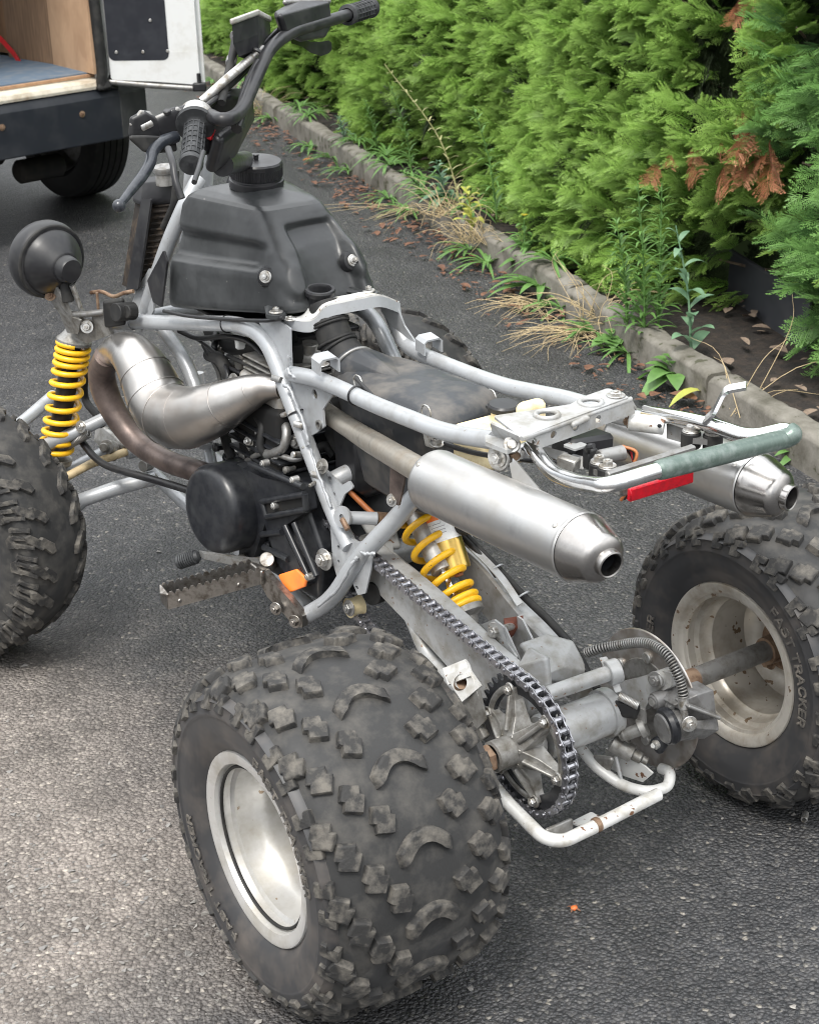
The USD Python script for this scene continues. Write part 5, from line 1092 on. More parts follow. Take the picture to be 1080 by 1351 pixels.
# ---------------------------------------------------------------- rear axle, sprocket, chain, brake
ax_p = part('rear_axle', Q)
AZ = .2465
obj('axle_shaft', cyl((-.40, 0, AZ), (-.17, 0, AZ), .015, 24), 'grey_steel', ax_p)
obj('axle_shaft', cyl((.13, 0, AZ), (.40, 0, AZ), .0165, 26), 'grey_steel', ax_p)
obj('axle_shaft_rust', lathe([(0, .0167), (.012, .0172), (.03, .0171), (.042, .0167)], (.185, 0, AZ), (1, 0, 0), 26), 'rust_steel', ax_p)
obj('bearing_housing', lathe([(-.072, .0), (-.072, .032), (-.068, .0345), (-.060, .0345), (-.055, .033), (.045, .033), (.05, .0345), (.058, .0345), (.060, .0)], (0, 0, AZ), (1, 0, 0), 48), 'silver_paint_rear', ax_p, smooth=35)
SX = -.100
obj('axle_nut', [cyl((-.205, 0, AZ), (-.185, 0, AZ), .0185, 26), hull([(x, .0215*r*math.cos(a), AZ+.0215*r*math.sin(a)) for a in np.arange(6)*math.pi/3+.35 for x, r in ((-.187, .92), (-.184, 1), (-.166, 1), (-.163, .92))])], 'rust_steel', ax_p, smooth=25)
obj('carrier_hub', lathe([(-.06, .0185), (-.058, .0225), (-.02, .0225), (-.012, .027), (0, .031), (.012, .031), (.022, .024)], (SX-.0, 0, AZ), (1, 0, 0), 40), 'cast_alu_dirty', ax_p, smooth=40)
for k in range(6):
    a = math.radians(10+60*k); d = V3(0, math.cos(a), math.sin(a)); t_ = V3(0, -math.sin(a), math.cos(a)); c0 = V3(SX, 0, AZ)
    P = []
    for r, w, x0, x1 in ((.020, .014, -.028, .008), (.045, .0095, -.012, .007), (.068, .0068, -.005, .006), (.085, .0085, -.004, .006)):
        for s in (-1, 1):
            for x in (x0, x1): P.append(c0+d*r+t_*w*s+V3(x, 0, 0))
    segs = [rhull(P[i*4:i*4+8], .002) for i in range(3)]
    obj('carrier_arm', segs+[beam(c0+d*.028+V3(-.026, 0, 0), c0+d*.076+V3(-.006, 0, 0), .006, .010, (1, 0, 0), .002)], 'cast_alu_dirty', ax_p, smooth=50)
    obj('sprocket_bolt', [cyl(c0+d*.084+V3(-.004, 0, 0), c0+d*.084+V3(-.0075, 0, 0), .0105, 20), bolt(c0+d*.084+V3(-.007, 0, 0), (-1, 0, 0), .007, .007, False)], 'zinc', ax_p)
    # rim segment of the carrier between neighbouring arms (every second gap closed)
    if k % 2 == 0:
        q = np.linspace(a, a+math.pi/3, 9); P = [c0+V3(.001, r*math.cos(b), AZ*0+r*math.sin(b)) for b in q for r in (.084,)]
        obj('carrier_rim', tube(P, .006, 8), 'cast_alu_dirty', ax_p, smooth=60)
NT = 38; PIT = .0170; RS = PIT/2/math.sin(math.pi/NT)
def sprocket():
    out = []
    for k in range(NT):
        a = 2*math.pi*k/NT
        for da, r in ((-.36, RS-.006), (-.22, RS-.0035), (-.10, RS+.003), (0, RS+.0055), (.10, RS+.003), (.22, RS-.0035), (.36, RS-.006)):
            out.append(((r)*math.cos(a+da*2*math.pi/NT+math.pi/NT), r*math.sin(a+da*2*math.pi/NT+math.pi/NT)))
    g = Polygon(out).buffer(0).difference(Point(0, 0).buffer(.0765, quad_segs=24))
    m = trimesh.creation.extrude_polygon(g, .006, engine='earcut'); R = np.array([[0, 0, 1.], [1, 0, 0], [0, 1, 0]])
    return place(m, (SX-.001, 0, AZ), R)
obj('rear_sprocket', sprocket(), 'engine_black', ax_p, smooth=False)
# chain: closed path round the two sprockets, individual links
FS = V3(SX, .605, .385); RF = .037
c0, c1 = np.array([0., AZ]), np.array([FS[1], FS[2]])
dv = c1-c0; D = np.linalg.norm(dv); th = math.atan2(dv[1], dv[0]); be = math.acos((RS-RF)/D)
top_ = th+be; bot_ = th-be
arc1 = [c0+RS*np.array([math.cos(a), math.sin(a)]) for a in np.linspace(bot_-2*math.pi+0, top_-2*math.pi, 3)]
path = []
for a in np.linspace(top_, bot_+2*math.pi, 90): path.append(c0+RS*np.array([math.cos(a), math.sin(a)]))
pa, pb = path[-1], c1+RF*np.array([math.cos(bot_), math.sin(bot_)])
for u in np.linspace(0, 1, 40)[1:-1]: path.append(pa*(1-u)+pb*u+np.array([0, -.020*math.sin(math.pi*u)]))
for a in np.linspace(bot_, top_, 30): path.append(c1+RF*np.array([math.cos(a), math.sin(a)]))
pa, pb = path[-1], path[0]
for u in np.linspace(0, 1, 40)[1:-1]: path.append(pa*(1-u)+pb*u+np.array([0, -.005*math.sin(math.pi*u)]))
path = np.array(path+[path[0]]); cum = np.concatenate([[0], np.cumsum(np.linalg.norm(np.diff(path, axis=0), axis=1))])
NL = int(round(cum[-1]/PIT/2))*2; ss_ = np.arange(NL+1)*cum[-1]/NL
pins = np.stack([np.interp(ss_, cum, path[:, i]) for i in (0, 1)], 1)
chn = part('drive_chain', Q)
def link_plate(L, x0, th_):
    r = .0068; n = 8; pts = []
    for sgn, c in ((-1, -L/2), (1, L/2)):
        a0 = math.pi/2 if sgn < 0 else -math.pi/2
        for a in np.linspace(a0+.25, a0+math.pi-.25, n): pts.append((c+r*math.cos(a), r*math.sin(a)))
    pts = pts[:n]+[(0, -.0048)]+pts[n:]+[(0, .0048)]
    m = trimesh.creation.extrude_polygon(Polygon(pts).buffer(0), th_, engine='earcut'); m.apply_translation([0, 0, x0]); return m
def link(outer):
    h = .0092 if outer else .0068; ms = [link_plate(PIT, s*h-.0009, .0018) for s in (-1, 1)]
    def rod(x, r, hh, n=10): m = trimesh.creation.cylinder(r, hh*2, sections=n); m.apply_translation([x, 0, 0]); return m
    for x in (-PIT/2, PIT/2):
        if outer: ms.append(rod(x, .0026, .0118, 8))
        else: ms.append(rod(x, .0048, .0062, 10))
    return merge(ms)
LK = [link(False), link(True)]
for i in range(NL):
    a, b = pins[i], pins[i+1]; d = unit(b-a); m = LK[i % 2].copy()
    R = np.array([[0, 0, -1.], [d[0], -d[1], 0], [d[1], d[0], 0]])
    obj('outer_link' if i % 2 else 'inner_link', place(m, (SX, (a[0]+b[0])/2, (a[1]+b[1])/2), R), 'chain_steel', chn, smooth=30)
obj('front_sprocket', lathe([(-.003, .0), (-.003, RF+.001), (.003, RF+.001), (.003, 0)], FS, (1, 0, 0), 40), 'grey_steel', chn)
# brake disc and caliper
bk = part('rear_brake', Q)
DXp = .128
obj('brake_disc', lathe([(-.002, .062), (-.002, .1095), (-.0012, .1105), (.0012, .1105), (.002, .1095), (.002, .062)], (DXp, -.005, AZ), (1, 0, 0), 72, closed=True), 'disc_steel', bk, smooth=30)
obj('disc_carrier', lathe([(-.004, .0), (-.004, .064), (.003, .066), (.003, 0)], (DXp, -.005, AZ), (1, 0, 0), 48), 'cast_alu_dirty', bk, smooth=30)
for k in range(6):
    a = k*math.pi/3+.5; obj('disc_button', cyl((DXp-.0065, -.005+.070*math.cos(a), AZ+.070*math.sin(a)), (DXp, -.005+.070*math.cos(a), AZ+.070*math.sin(a)), .009, 18), 'zinc', bk)
obj('disc_hub', lathe([(-.03, .0), (-.03, .03), (-.006, .033), (-.004, .0)], (DXp, -.005, AZ), (1, 0, 0), 32), 'cast_alu_dirty', bk, smooth=35)
obj('caliper_bracket', plate([(0.1, 0.0584, 0.2516), (0.105, -0.0076, 0.2913), (0.108, -0.0595, 0.3259), (0.108, -0.082, 0.3309), (0.108, -0.0831, 0.3102), (0.1, -0.0475, 0.2803), (0.1, -0.0323, 0.2451), (0.095, 0.0073, 0.2216), (0.095, 0.0409, 0.2257)], .012, rnd_=.004), 'silver_paint_rear', bk, smooth=False)
obj('bracket_boss', cyl(V3((0.095, -0.0583, 0.3134)), V3((0.12, -0.0629, 0.316)), .0125, 24), 'silver_paint_rear', bk)
obj('bracket_bolt', bolt((0.093, -0.0589, 0.3143), (-1, -.3, .1), .0085, .008), 'grey_steel', bk)
obj('slide_pin', [cyl((0.085, -0.0644, 0.283), (0.13, -0.0728, 0.2894), .0135, 24), cyl((0.082, -0.0646, 0.2828), (0.088, -0.0643, 0.2832), .0105, 20)], 'caliper_grey', bk)
obj('pin_socket', hull([V3((0.08, -0.0651, 0.2838))+V3(-.001, .0062*math.cos(a), .0062*math.sin(a))*1. for a in np.arange(6)*math.pi/3]+[V3((0.083, -0.0651, 0.2827))+V3(0, .0062*math.cos(a), .0062*math.sin(a)) for a in np.arange(6)*math.pi/3]), 'cast_alu_dirty', bk)
cal = [(0.095, -0.0985, 0.2904), (0.12, -0.115, 0.3045), (0.15, -0.1146, 0.3016), (0.15, -0.1195, 0.2737), (0.15, -0.1259, 0.2489), (0.145, -0.1117, 0.231), (0.1, -0.0866, 0.2259), (0.09, -0.0896, 0.2564)]
obj('caliper_body', [rhull([V3(p)+V3(0, dy, 0) for p in cal[:5] for dy in (0, .03)], .003), rhull([V3(p)+V3(0, dy, dz) for p in ((0.09, -0.1104, 0.2625), (0.15, -0.1251, 0.2612), (0.15, -0.1293, 0.2454), (0.14, -0.114, 0.2288), (0.095, -0.0952, 0.2306)) for dy, dz in ((0, 0), (.03, .0))], .003)], 'caliper_grey', bk, smooth=25)
obj('caliper_lip', rhull([V3((0.1, -0.1166, 0.2971))+V3(0, dy, 0) for dy in (-.006, .02)]+[V3((0.145, -0.1314, 0.2697))+V3(0, dy, 0) for dy in (-.006, .02)], .003), 'grey_steel', bk, smooth=30)
obj('caliper_piston_housing', [cyl((0.078, -0.0902, 0.2521), (0.12, -0.0971, 0.2558), .026, 36, .005)], 'caliper_grey', bk, smooth=35)
obj('caliper_rib', lathe([(-.006, .0), (-.006, .0255), (.0, .0285), (.006, .0275), (.007, .0)], (0.085, -0.0952, 0.257), V3((0.12, -0.0971, 0.2558))-V3((0.078, -0.0902, 0.2521)), 36), 'engine_black', bk, smooth=35)
obj('caliper_ear', rhull([(0.082, -0.0741, 0.2198), (0.095, -0.0853, 0.2309), (0.085, -0.081, 0.2119)], .008), 'engine_black', bk, smooth=40)
obj('caliper_bolt', [cyl((0.075, -0.0787, 0.2195), (0.083, -0.0795, 0.2209), .0072, 18), cyl((0.073, -0.0793, 0.2205), (0.076, -0.0776, 0.2186), .005, 6)], 'zinc', bk)
obj('parking_brake_shaft', [cyl((0.055, -0.0344, 0.2218), (0.075, -0.0578, 0.2401), .0095, 24), bolt((0.06, -0.0353, 0.223), V3((0.055, -0.0344, 0.2218))-V3((0.075, -0.0578, 0.2401)), .0085, .010), cyl((0.07, -0.052, 0.2365), (0.078, -0.0577, 0.2416), .015, 26)], 'cast_alu_dirty', bk)
obj('parking_brake_arm', plate([(0.068, -0.0461, 0.2306), (0.073, -0.063, 0.2497), (0.073, -0.0587, 0.2718), (0.072, -0.0466, 0.2703), (0.07, -0.0497, 0.2508)], .005, rnd_=.002), 'cast_alu_dirty', bk, smooth=False)
obj('parking_brake_lever', rhull([(0.045, -0.007, 0.265), (0.05, -0.027, 0.2586), (0.062, -0.0485, 0.2607), (0.066, -0.0501, 0.2727), (0.05, -0.0214, 0.2725)], .005), 'black_rubber', bk, smooth=50)
obj('return_spring', coil((0.05, -0.0277, 0.2881), (0.066, -0.0533, 0.2768), .0052, .0013, 15, 12, 6), 'zinc', bk, smooth=60)
obj('hook_spring', coil((0.048, -0.0194, 0.2493), (0.05, -0.0228, 0.2321), .005, .0012, 4, 12, 6), 'grey_steel', bk, smooth=60)
obj('spring_hook', tube([(0.05, -0.0228, 0.2321), (0.05, -0.0335, 0.2192)], .0016, 6), 'zinc', bk)
obj('lower_slide_pin', [cyl((0.05, -0.0134, 0.2016), (0.07, -0.0387, 0.1873), .014, 22), cyl((0.07, -0.0387, 0.1873), (0.078, -0.0501, 0.1822), .0088, 20), cyl((0.078, -0.0501, 0.1822), (0.084, -0.0569, 0.1782), .006, 16)], 'cast_alu_dirty', bk)
obj('banjo_union', [cyl((0.1, -0.1081, 0.308), (0.1, -0.1124, 0.2876), .0075, 18), cyl((0.1, -0.1124, 0.2876), (0.1, -0.115, 0.2688), .0055, 16)], 'zinc', bk)
obj('banjo_bolt', [cyl((0.1, -0.1041, 0.2636), (0.108, -0.1143, 0.2682), .009, 20), bolt((0.095, -0.1298, 0.2738), (-.4, -1, .1), .0078, .008)], 'zinc', bk)
obj('bleed_screw', [cyl((0.1, -0.0839, 0.2768), (0.11, -0.084, 0.281), .007, 16), bolt((0.1, -0.087, 0.2808), (-.8, -.6, .2), .0065, .007)], 'grey_steel', bk)
hose = sm([(0.06, 0.0617, 0.3165), (0.07, 0.0423, 0.3293), (0.085, 0.0222, 0.3382), (0.095, -0.0099, 0.3537), (0.1, -0.0372, 0.3612), (0.1, -0.07, 0.3592), (0.1, -0.0935, 0.3411), (0.1, -0.1075, 0.3177), (0.1, -0.1098, 0.3063)], 14)
hr_ = .0060+.0011*(np.arange(len(hose)) % 2)
obj('brake_hose', tube(hose, list(np.full(len(hose), .0056)), 14), 'black_rubber', bk, smooth=60)
cumh = np.concatenate([[0], np.cumsum(np.linalg.norm(np.diff(hose, axis=0), axis=1))]); nh = int(cumh[-1]/.0042*14)
th_ = np.arange(nh)/14*2*math.pi; ph_ = np.linspace(0, cumh[-1], nh); hp = np.stack([np.interp(ph_, cumh, hose[:, i]) for i in range(3)], 1)
tg = np.gradient(hp, axis=0); tg /= np.linalg.norm(tg, axis=1, keepdims=True); aa = np.cross(tg, V3(.3, -.8, .5)); aa /= np.linalg.norm(aa, axis=1, keepdims=True); bb = np.cross(tg, aa)
obj('hose_guard', tube(hp+.0066*(np.cos(th_)[:, None]*aa+np.sin(th_)[:, None]*bb), .0015, 5), 'grey_steel', bk, smooth=True)
cable = sm([(0.06, 0.3854, 0.4167), (0.06, 0.3709, 0.4016), (0.062, 0.33, 0.3863), (0.065, 0.2892, 0.3699), (0.068, 0.2236, 0.3451), (0.07, 0.1532, 0.3242), (0.068, 0.0966, 0.3042), (0.062, 0.0581, 0.2839), (0.055, 0.0262, 0.2721)], 7)
obj('park_cable', tube(cable, .0064, 12), 'black_rubber', bk, smooth=60)
obj('cable_end', [cyl((0.055, 0.0262, 0.2721), (0.048, 0, 0.2633), .0046, 14), cyl((0.053, 0.0202, 0.2703), (0.052, 0.0154, 0.2677), .0062, 14)], 'zinc', bk)
obj('second_cable', tube(sm([(0.05, 0.4056, 0.4123), (0.05, 0.3464, 0.3984), (0.055, 0.3081, 0.379), (0.055, 0.2778, 0.3637)], 6), .0045, 10), 'black_rubber', bk, smooth=60)
for p in ((0.06, 0.2844, 0.3744), (0.065, 0.2216, 0.3494)):
    obj('cable_clip', ring(V3(p), (.1, -.7, -.7), .0098, .0016, 22, 6), 'silver_paint', bk, smooth=60)

# ---------------------------------------------------------------- swingarm and lower guard
sw = part('swingarm', Q)
SR = 'silver_paint_rear'
def sbeam(pts, w, h, nm='arm_beam'):
    P = sm(pts, 6); h = np.interp(np.linspace(0, 1, len(P)), np.linspace(0, 1, len(h)), h)
    rings = []
    for p, hh in zip(P, h):
        b = .004; rings.append([p+V3(x, 0, z) for x, z in ((-w/2+b, 0), (w/2-b, 0), (w/2, -b), (w/2, -hh+b), (w/2-b, -hh), (-w/2+b, -hh), (-w/2, -hh+b), (-w/2, -b))])
    obj(nm, loft(rings), SR, sw, smooth=40)
sbeam([(-0.072, 0.4585, 0.4074), (-0.072, 0.423, 0.3934), (-0.07, 0.3047, 0.3789), (-0.068, 0.2098, 0.3613), (-0.064, 0.1263, 0.3411), (-0.058, 0.0637, 0.3258), (-0.05, 0.0379, 0.3108)], .032, [.06, .065, .085, .095, .09, .07, .055])
sbeam([(0.072, 0.4249, 0.386), (0.072, 0.3862, 0.378), (0.072, 0.3152, 0.3608), (0.07, 0.2282, 0.3254), (0.066, 0.1309, 0.3006), (0.058, 0.0622, 0.286)], .032, [.06, .065, .085, .09, .075, .05])
for sd, P in ((-1, [(-0.055, 0.4572, 0.3789), (-0.053, 0.3306, 0.3614), (-0.051, 0.2344, 0.3436), (-0.047, 0.1535, 0.3228)]), (1, [(0.055, 0.3619, 0.3941), (0.055, 0.2918, 0.3757), (0.054, 0.2504, 0.3613), (0.053, 0.2098, 0.3379)])):
    P = sm(P, 6); obj('seam_flange', strip(P+V3(-.004*sd, 0, .004), (1, 0, .2), .012, .0025), SR, sw, smooth=50)
weld([(-0.06, 0.4327, 0.3919), (-0.058, 0.4004, 0.383), (-0.058, 0.3613, 0.375)], .003, SR, sw)
obj('pivot_tube', cyl((-.10, .50, .335), (.10, .50, .335), .022, 30), SR, sw)
obj('pivot_brace', loft([[V3((-0.07, 0.4548, 0.4069))+V3(0, 0, 0)+q for q in (V3(0, 0, 0), V3(.05, .01, 0), V3(.05, .01, -.05), V3(0, 0, -.05))], [V3((-0.06, 0.4086, 0.3806))+q for q in (V3(0, 0, 0), V3(.012, .01, 0), V3(.012, .01, -.05), V3(0, 0, -.05))]]), SR, sw, smooth=40)
obj('arm_tower', rhull([(-0.05, 0.5027, 0.4049), (-0.02, 0.4747, 0.4176), (-0.03, 0.4342, 0.3831), (-0.06, 0.4421, 0.3858)], .006), SR, sw, smooth=40)
obj('under_brace', tube(sm([(-0.075, 0.3469, 0.3268), (-0.075, 0.3181, 0.2954), (-0.075, 0.2936, 0.268), (-0.075, 0.2563, 0.2518), (-0.075, 0.2113, 0.2424), (-0.07, 0.1626, 0.2257)], 6), .0115, 14), SR, sw, smooth=50)
obj('under_brace', tube(sm([(-0.045, 0.369, 0.3035), (-0.045, 0.3277, 0.2522), (-0.05, 0.2677, 0.2387), (-0.05, 0.2062, 0.2323)], 6), .010, 14), SR, sw, smooth=50)
obj('shock_ear', plate([(-0.045, 0.2429, 0.3436), (-0.045, 0.187, 0.3443), (-0.045, 0.148, 0.3706), (-0.045, 0.1253, 0.3685), (-0.045, 0.1161, 0.3471), (-0.045, 0.0882, 0.3286), (-0.045, 0.1334, 0.3115), (-0.045, 0.1915, 0.3165)], .0035, [((-0.045, 0.1833, 0.3368), .0035)], rnd_=.003), SR, sw, smooth=False)
obj('shock_ear', plate([(0.035, 0.1977, 0.3324), (0.035, 0.1822, 0.3308), (0.035, 0.1402, 0.2908), (0.035, 0.1629, 0.273), (0.035, 0.2097, 0.277)], .0035, rnd_=.003), SR, sw, smooth=False)
obj('ear_web', beam((-0.045, 0.1253, 0.366), (-0.04, 0.0948, 0.3215), .012, .003, (1, 0, 0)), SR, sw)
obj('ear_web', beam((-0.045, 0.118, 0.3412), (-0.04, 0.1402, 0.307), .012, .003, (1, 0, 0)), SR, sw)
obj('ear_bolt', [bolt((-0.047, 0.1436, 0.3527), (-1, -.2, .1), .0095, .009), cyl((-0.046, 0.1449, 0.3518), (0.03, 0.2029, 0.3134), .006, 14)], 'zinc', sw)
obj('rubber_stop', loft([[V3(p) for p in ((0.01, 0.1995, 0.334), (0.045, 0.1954, 0.3303), (0.045, 0.1954, 0.3118), (0.01, 0.1918, 0.3162))], [V3(p)+V3(0, .02, 0) for p in ((0.02, 0.1896, 0.2955), (0.03, 0.1873, 0.2987), (0.03, 0.1873, 0.2907), (0.02, 0.1858, 0.2919))]]), 'red_oxide', sw, smooth=False)
obj('rear_box', rhull([V3(p) for p in ((-0.02, 0.11, 0.3328), (0.03, 0.1153, 0.3289), (0.06, 0.0978, 0.3166), (0.06, 0.0646, 0.2856), (0.02, 0.0694, 0.303), (-0.02, 0.0878, 0.3233), (-0.02, 0.0693, 0.3007), (0.05, 0.0629, 0.2728))], .006), SR, sw, smooth=40)
obj('rear_box', rhull([V3(p) for p in ((-0.03, 0.0785, 0.3381), (-0.03, 0.0459, 0.3396), (-0.04, 0.058, 0.2959), (-0.035, 0.032, 0.2933), (-0.05, 0.0706, 0.3252))], .008), SR, sw, smooth=40)
weld([(-0.02, 0.0914, 0.3217), (0, 0.0878, 0.3168), (0.03, 0.0912, 0.3134), (0.058, 0.0953, 0.3157)], .003, SR, sw)
for x in (-.055, .05): obj('axle_clamp', lathe([(-.008, .033), (-.008, .0375), (.008, .0375), (.008, .033)], (x, 0, AZ), (1, 0, 0), 40, closed=True), SR, sw, smooth=30)
obj('rear_cross_tube', cyl((-0.045, 0.0192, 0.3013), (0.055, -0.0038, 0.3149), .0118, 24), SR, sw)
obj('cross_tube_boss', cyl((0.05, -0.0013, 0.3129), (0.068, -0.0055, 0.3152), .019, 26), SR, sw)
obj('hose_anchor', plate([(0.05, 0.0183, 0.3308), (0.06, 0.013, 0.3324), (0.06, -0.0082, 0.3139), (0.06, -0.0227, 0.2901), (0.055, -0.0151, 0.2857), (0.05, -0.0066, 0.3064)], .003, rnd_=.002), SR, sw, smooth=False)
gd = part('sprocket_guard', Q, 'worn white tube guard under the sprocket')
WP = 'white_worn_paint'
G1 = [(-0.12, 0.1251, 0.1883), (-0.125, 0.0644, 0.1719), (-0.128, 0.0082, 0.1553), (-0.1415, -0.095, 0.1551), (-0.1141, -0.105, 0.1432), (-0.048, -0.105, 0.1462), (0.0679, -0.1, 0.1501)]
obj('guard_tube', tube(fil(G1, .03), .0098, 18), WP, gd, smooth=50)
G2 = [(0.03, 0.0362, 0.1779), (0.035, 0.0042, 0.1562), (0.05, -0.0432, 0.1404), (0.0636, -0.085, 0.1465), (0.1023, -0.085, 0.1423), (0.1181, -0.07, 0.1551), (0.1181, -0.05, 0.1502)]
obj('guard_tube', tube(fil(G2, .02), .0085, 16), WP, gd, smooth=50)
obj('guard_sleeve', cyl((-0.0564, -0.105, 0.1469), (-0.048, -0.105, 0.1474), .0112, 20), 'rust_steel', gd)
obj('guard_block', rhull([(-0.1137, -0.07, 0.1429), (-0.0724, -0.07, 0.1432), (-0.0762, -0.075, 0.1306), (-0.1094, -0.075, 0.131)], .004), 'cast_alu_dirty', gd, smooth=30)
obj('guard_plate', plate([(-0.0642, -0.06, 0.1306), (-0.0163, -0.05, 0.1247), (-0.0156, -0.07, 0.1247), (-0.0551, -0.08, 0.1302)], .003), WP, gd, smooth=False)
obj('guard_skid', plate([(0.06, 0.0084, 0.1808), (0.07, -0.0458, 0.1804), (0.085, -0.0699, 0.1647), (0.085, -0.0506, 0.1417), (0.07, -0.0198, 0.1394), (0.06, 0.0073, 0.1454)], .003, rnd_=.002), WP, gd, smooth=False)
obj('guard_strut', tube([(0.05, -0.0244, 0.1835), (0.05, -0.0396, 0.1439)], .003, 8), SR, gd)
obj('guard_lug', rhull([(0.04, 0.0088, 0.168), (0.045, -0.0201, 0.178), (0.045, -0.0104, 0.152), (0.042, 0.0034, 0.1434)], .005), 'cast_alu_dirty', gd, smooth=30)
ag = part('chain_guide', Q)
obj('guide_plate', strip([(-0.13, 0.1551, 0.2976), (-0.118, 0.113, 0.3275), (-0.117, 0.1069, 0.321), (-0.117, 0.0959, 0.3019)], (-.3, -.9, -.5), .03, .003), 'white_worn_paint', ag, smooth=False)
obj('guide_plate', plate([(-0.134, 0.1491, 0.3041), (-0.118, 0.113, 0.3288), (-0.118, 0.0811, 0.3115), (-0.134, 0.107, 0.2784)], .003, [((-0.127, 0.1182, 0.3041), .0115)], rnd_=.001), 'white_worn_paint', ag, smooth=False)
obj('guide_hole', lathe([(-.012, 0), (-.012, .0115), (0, .0115)], (-0.127, 0.1182, 0.3041), (-.3, -.6, .9), 20), 'rust_steel', ag)
obj('guide_arm', beam((-0.12, 0.1231, 0.2714), (-0.118, 0.0731, 0.2261), .018, .012, (1, 0, 0)), 'cast_alu_dirty', ag)
obj('guide_arm', plate([(-0.128, 0.1196, 0.2706), (-0.12, 0.0841, 0.307), (-0.12, 0.0661, 0.2622), (-0.125, 0.0822, 0.2409), (-0.128, 0.1008, 0.2485)], .003), 'cast_alu_dirty', ag, smooth=False)

# ---------------------------------------------------------------- rear shock
rk = part('rear_shock', Q)
s0, s1 = V3((-0.012, 0.4197, 0.4585)), V3((-0.012, 0.2739, 0.3157)); sa = unit(s1-s0)
obj('spring', coil(s0+sa*.008, s1-sa*.012, .0315, .0057, 7.2, 28, 10, pitch=[0, .13, .27, .42, .57, .70, .82, .90, .97, 1.], ph=1.2), 'yellow_paint', rk, smooth=True)
obj('damper_body', cyl(s0-sa*.01, s0+sa*.125, .0185, 30), 'cast_alu', rk)
obj('spring_perch', lathe([(-.004, 0), (-.004, .033), (.004, .035), (.008, .033), (.008, 0)], s0+sa*.004, sa, 34), 'cast_alu_dirty', rk)
obj('piston_rod', cyl(s0+sa*.12, s1, .0062, 18), 'chrome', rk)
obj('lower_perch', lathe([(-.004, 0), (-.004, .034), (.006, .034), (.012, .02), (.03, .014), (.03, 0)], s1-sa*.004, sa, 34), 'cast_alu_dirty', rk)
obj('top_eye', [cyl(s0-sa*.03+V3(-.02, 0, 0), s0-sa*.03+V3(.02, 0, 0), .017, 26), cyl(s0-sa*.03, s0, .014, 20)], 'cast_alu_dirty', rk)
r0, r1 = V3((0.012, 0.3772, 0.4561)), V3((0.012, 0.3251, 0.3687)); ra_ = unit(r1-r0); RL_ = np.linalg.norm(r1-r0)
obj('reservoir', lathe([(-.012, 0), (-.012, .020), (-.006, .0235), (RL_-.004, .0235), (RL_, .0225), (RL_, .0)], r0, ra_, 44), 'gold_anodised', rk, smooth=35)
obj('warning_label', lathe([(.016, .0237), (.020, .0240), (RL_*.48, .0240), (RL_*.48+.003, .0237)], r0, ra_, 44), 'label_white', rk, smooth=30)
obj('orange_label', lathe([(.008, .0236), (.009, .0241), (.0165, .0241), (.0175, .0236)], r0, ra_, 44), 'orange_plastic', rk, smooth=30)
F_ = frame(ra_)
for k in range(4):
    h = .023+.0052*k; an = np.linspace(2.0, 4.6, 14) if k else np.linspace(2.2, 3.8, 14)
    for s in range(2):
        a_ = an[s*7:s*7+6]; obj('label_line', tube([r0+ra_*h+.0241*(math.cos(q)*F_[:, 0]+math.sin(q)*F_[:, 1]) for q in a_], .0005, 4), 'ink_grey', rk, smooth=True)
obj('reservoir_cap', [lathe([(-.03, 0), (-.03, .019), (-.012, .0235), (-.012, 0)], r0, ra_, 36)], 'gold_anodised', rk)
obj('valve_nut', [cyl(r1, r1+ra_*.005, .0105, 6), cyl(r1+ra_*.005, r1+ra_*.011, .008, 6)], 'copper_hose', rk)
obj('bump_skirt', rhull([V3((0.02, 0.4002, 0.4409)), V3((0.03, 0.33, 0.4348)), V3((0.05, 0.331, 0.4384)), V3((0.03, 0.3755, 0.4573))], .012), 'black_rubber', rk, smooth=50)

# ---------------------------------------------------------------- engine
en = part('engine', Q, 'black engine with round flywheel cover')
EB = 'engine_black'
fc = V3((-0.165, 0.7691, 0.3742)); fd = unit((-1, -.12, .10))
obj('crankcase', [rhull([fc+V3(x, y, z) for x in (.045, .30) for y, z in ((.07, -.06), (.06, .05), (-.02, .07), (-.20, .075), (-.25, .0), (-.24, -.09), (-.05, -.10))], .012)], EB, en, smooth=35)
obj('flywheel_cover', lathe([(-.075, 0), (-.075, .078), (.020, .080), (.030, .0785), (.038, .074), (.043, .066), (.0455, .05), (.046, 0)], fc, fd, 64), EB, en, smooth=30)
obj('cover_flange', lathe([(-.072, .086), (-.070, .088), (-.045, .088), (-.043, .086), (-.042, .079)], fc, fd, 64), EB, en, smooth=30)
for k in range(6):
    a = k*1.05+.3; F = frame(fd); p = fc+fd*(-.044)+.0865*(math.cos(a)*F[:, 0]+math.sin(a)*F[:, 1])
    obj('cover_screw', [cyl(p-fd*.01, p+fd*.004, .0075, 14), cyl(p+fd*.004, p+fd*.009, .005, 12)], EB if k else 'zinc', en)
obj('cover_screw', [cyl(V3((-0.15, 0.7813, 0.425)), V3((-0.165, 0.7601, 0.4342)), .006, 12)], 'zinc', en)
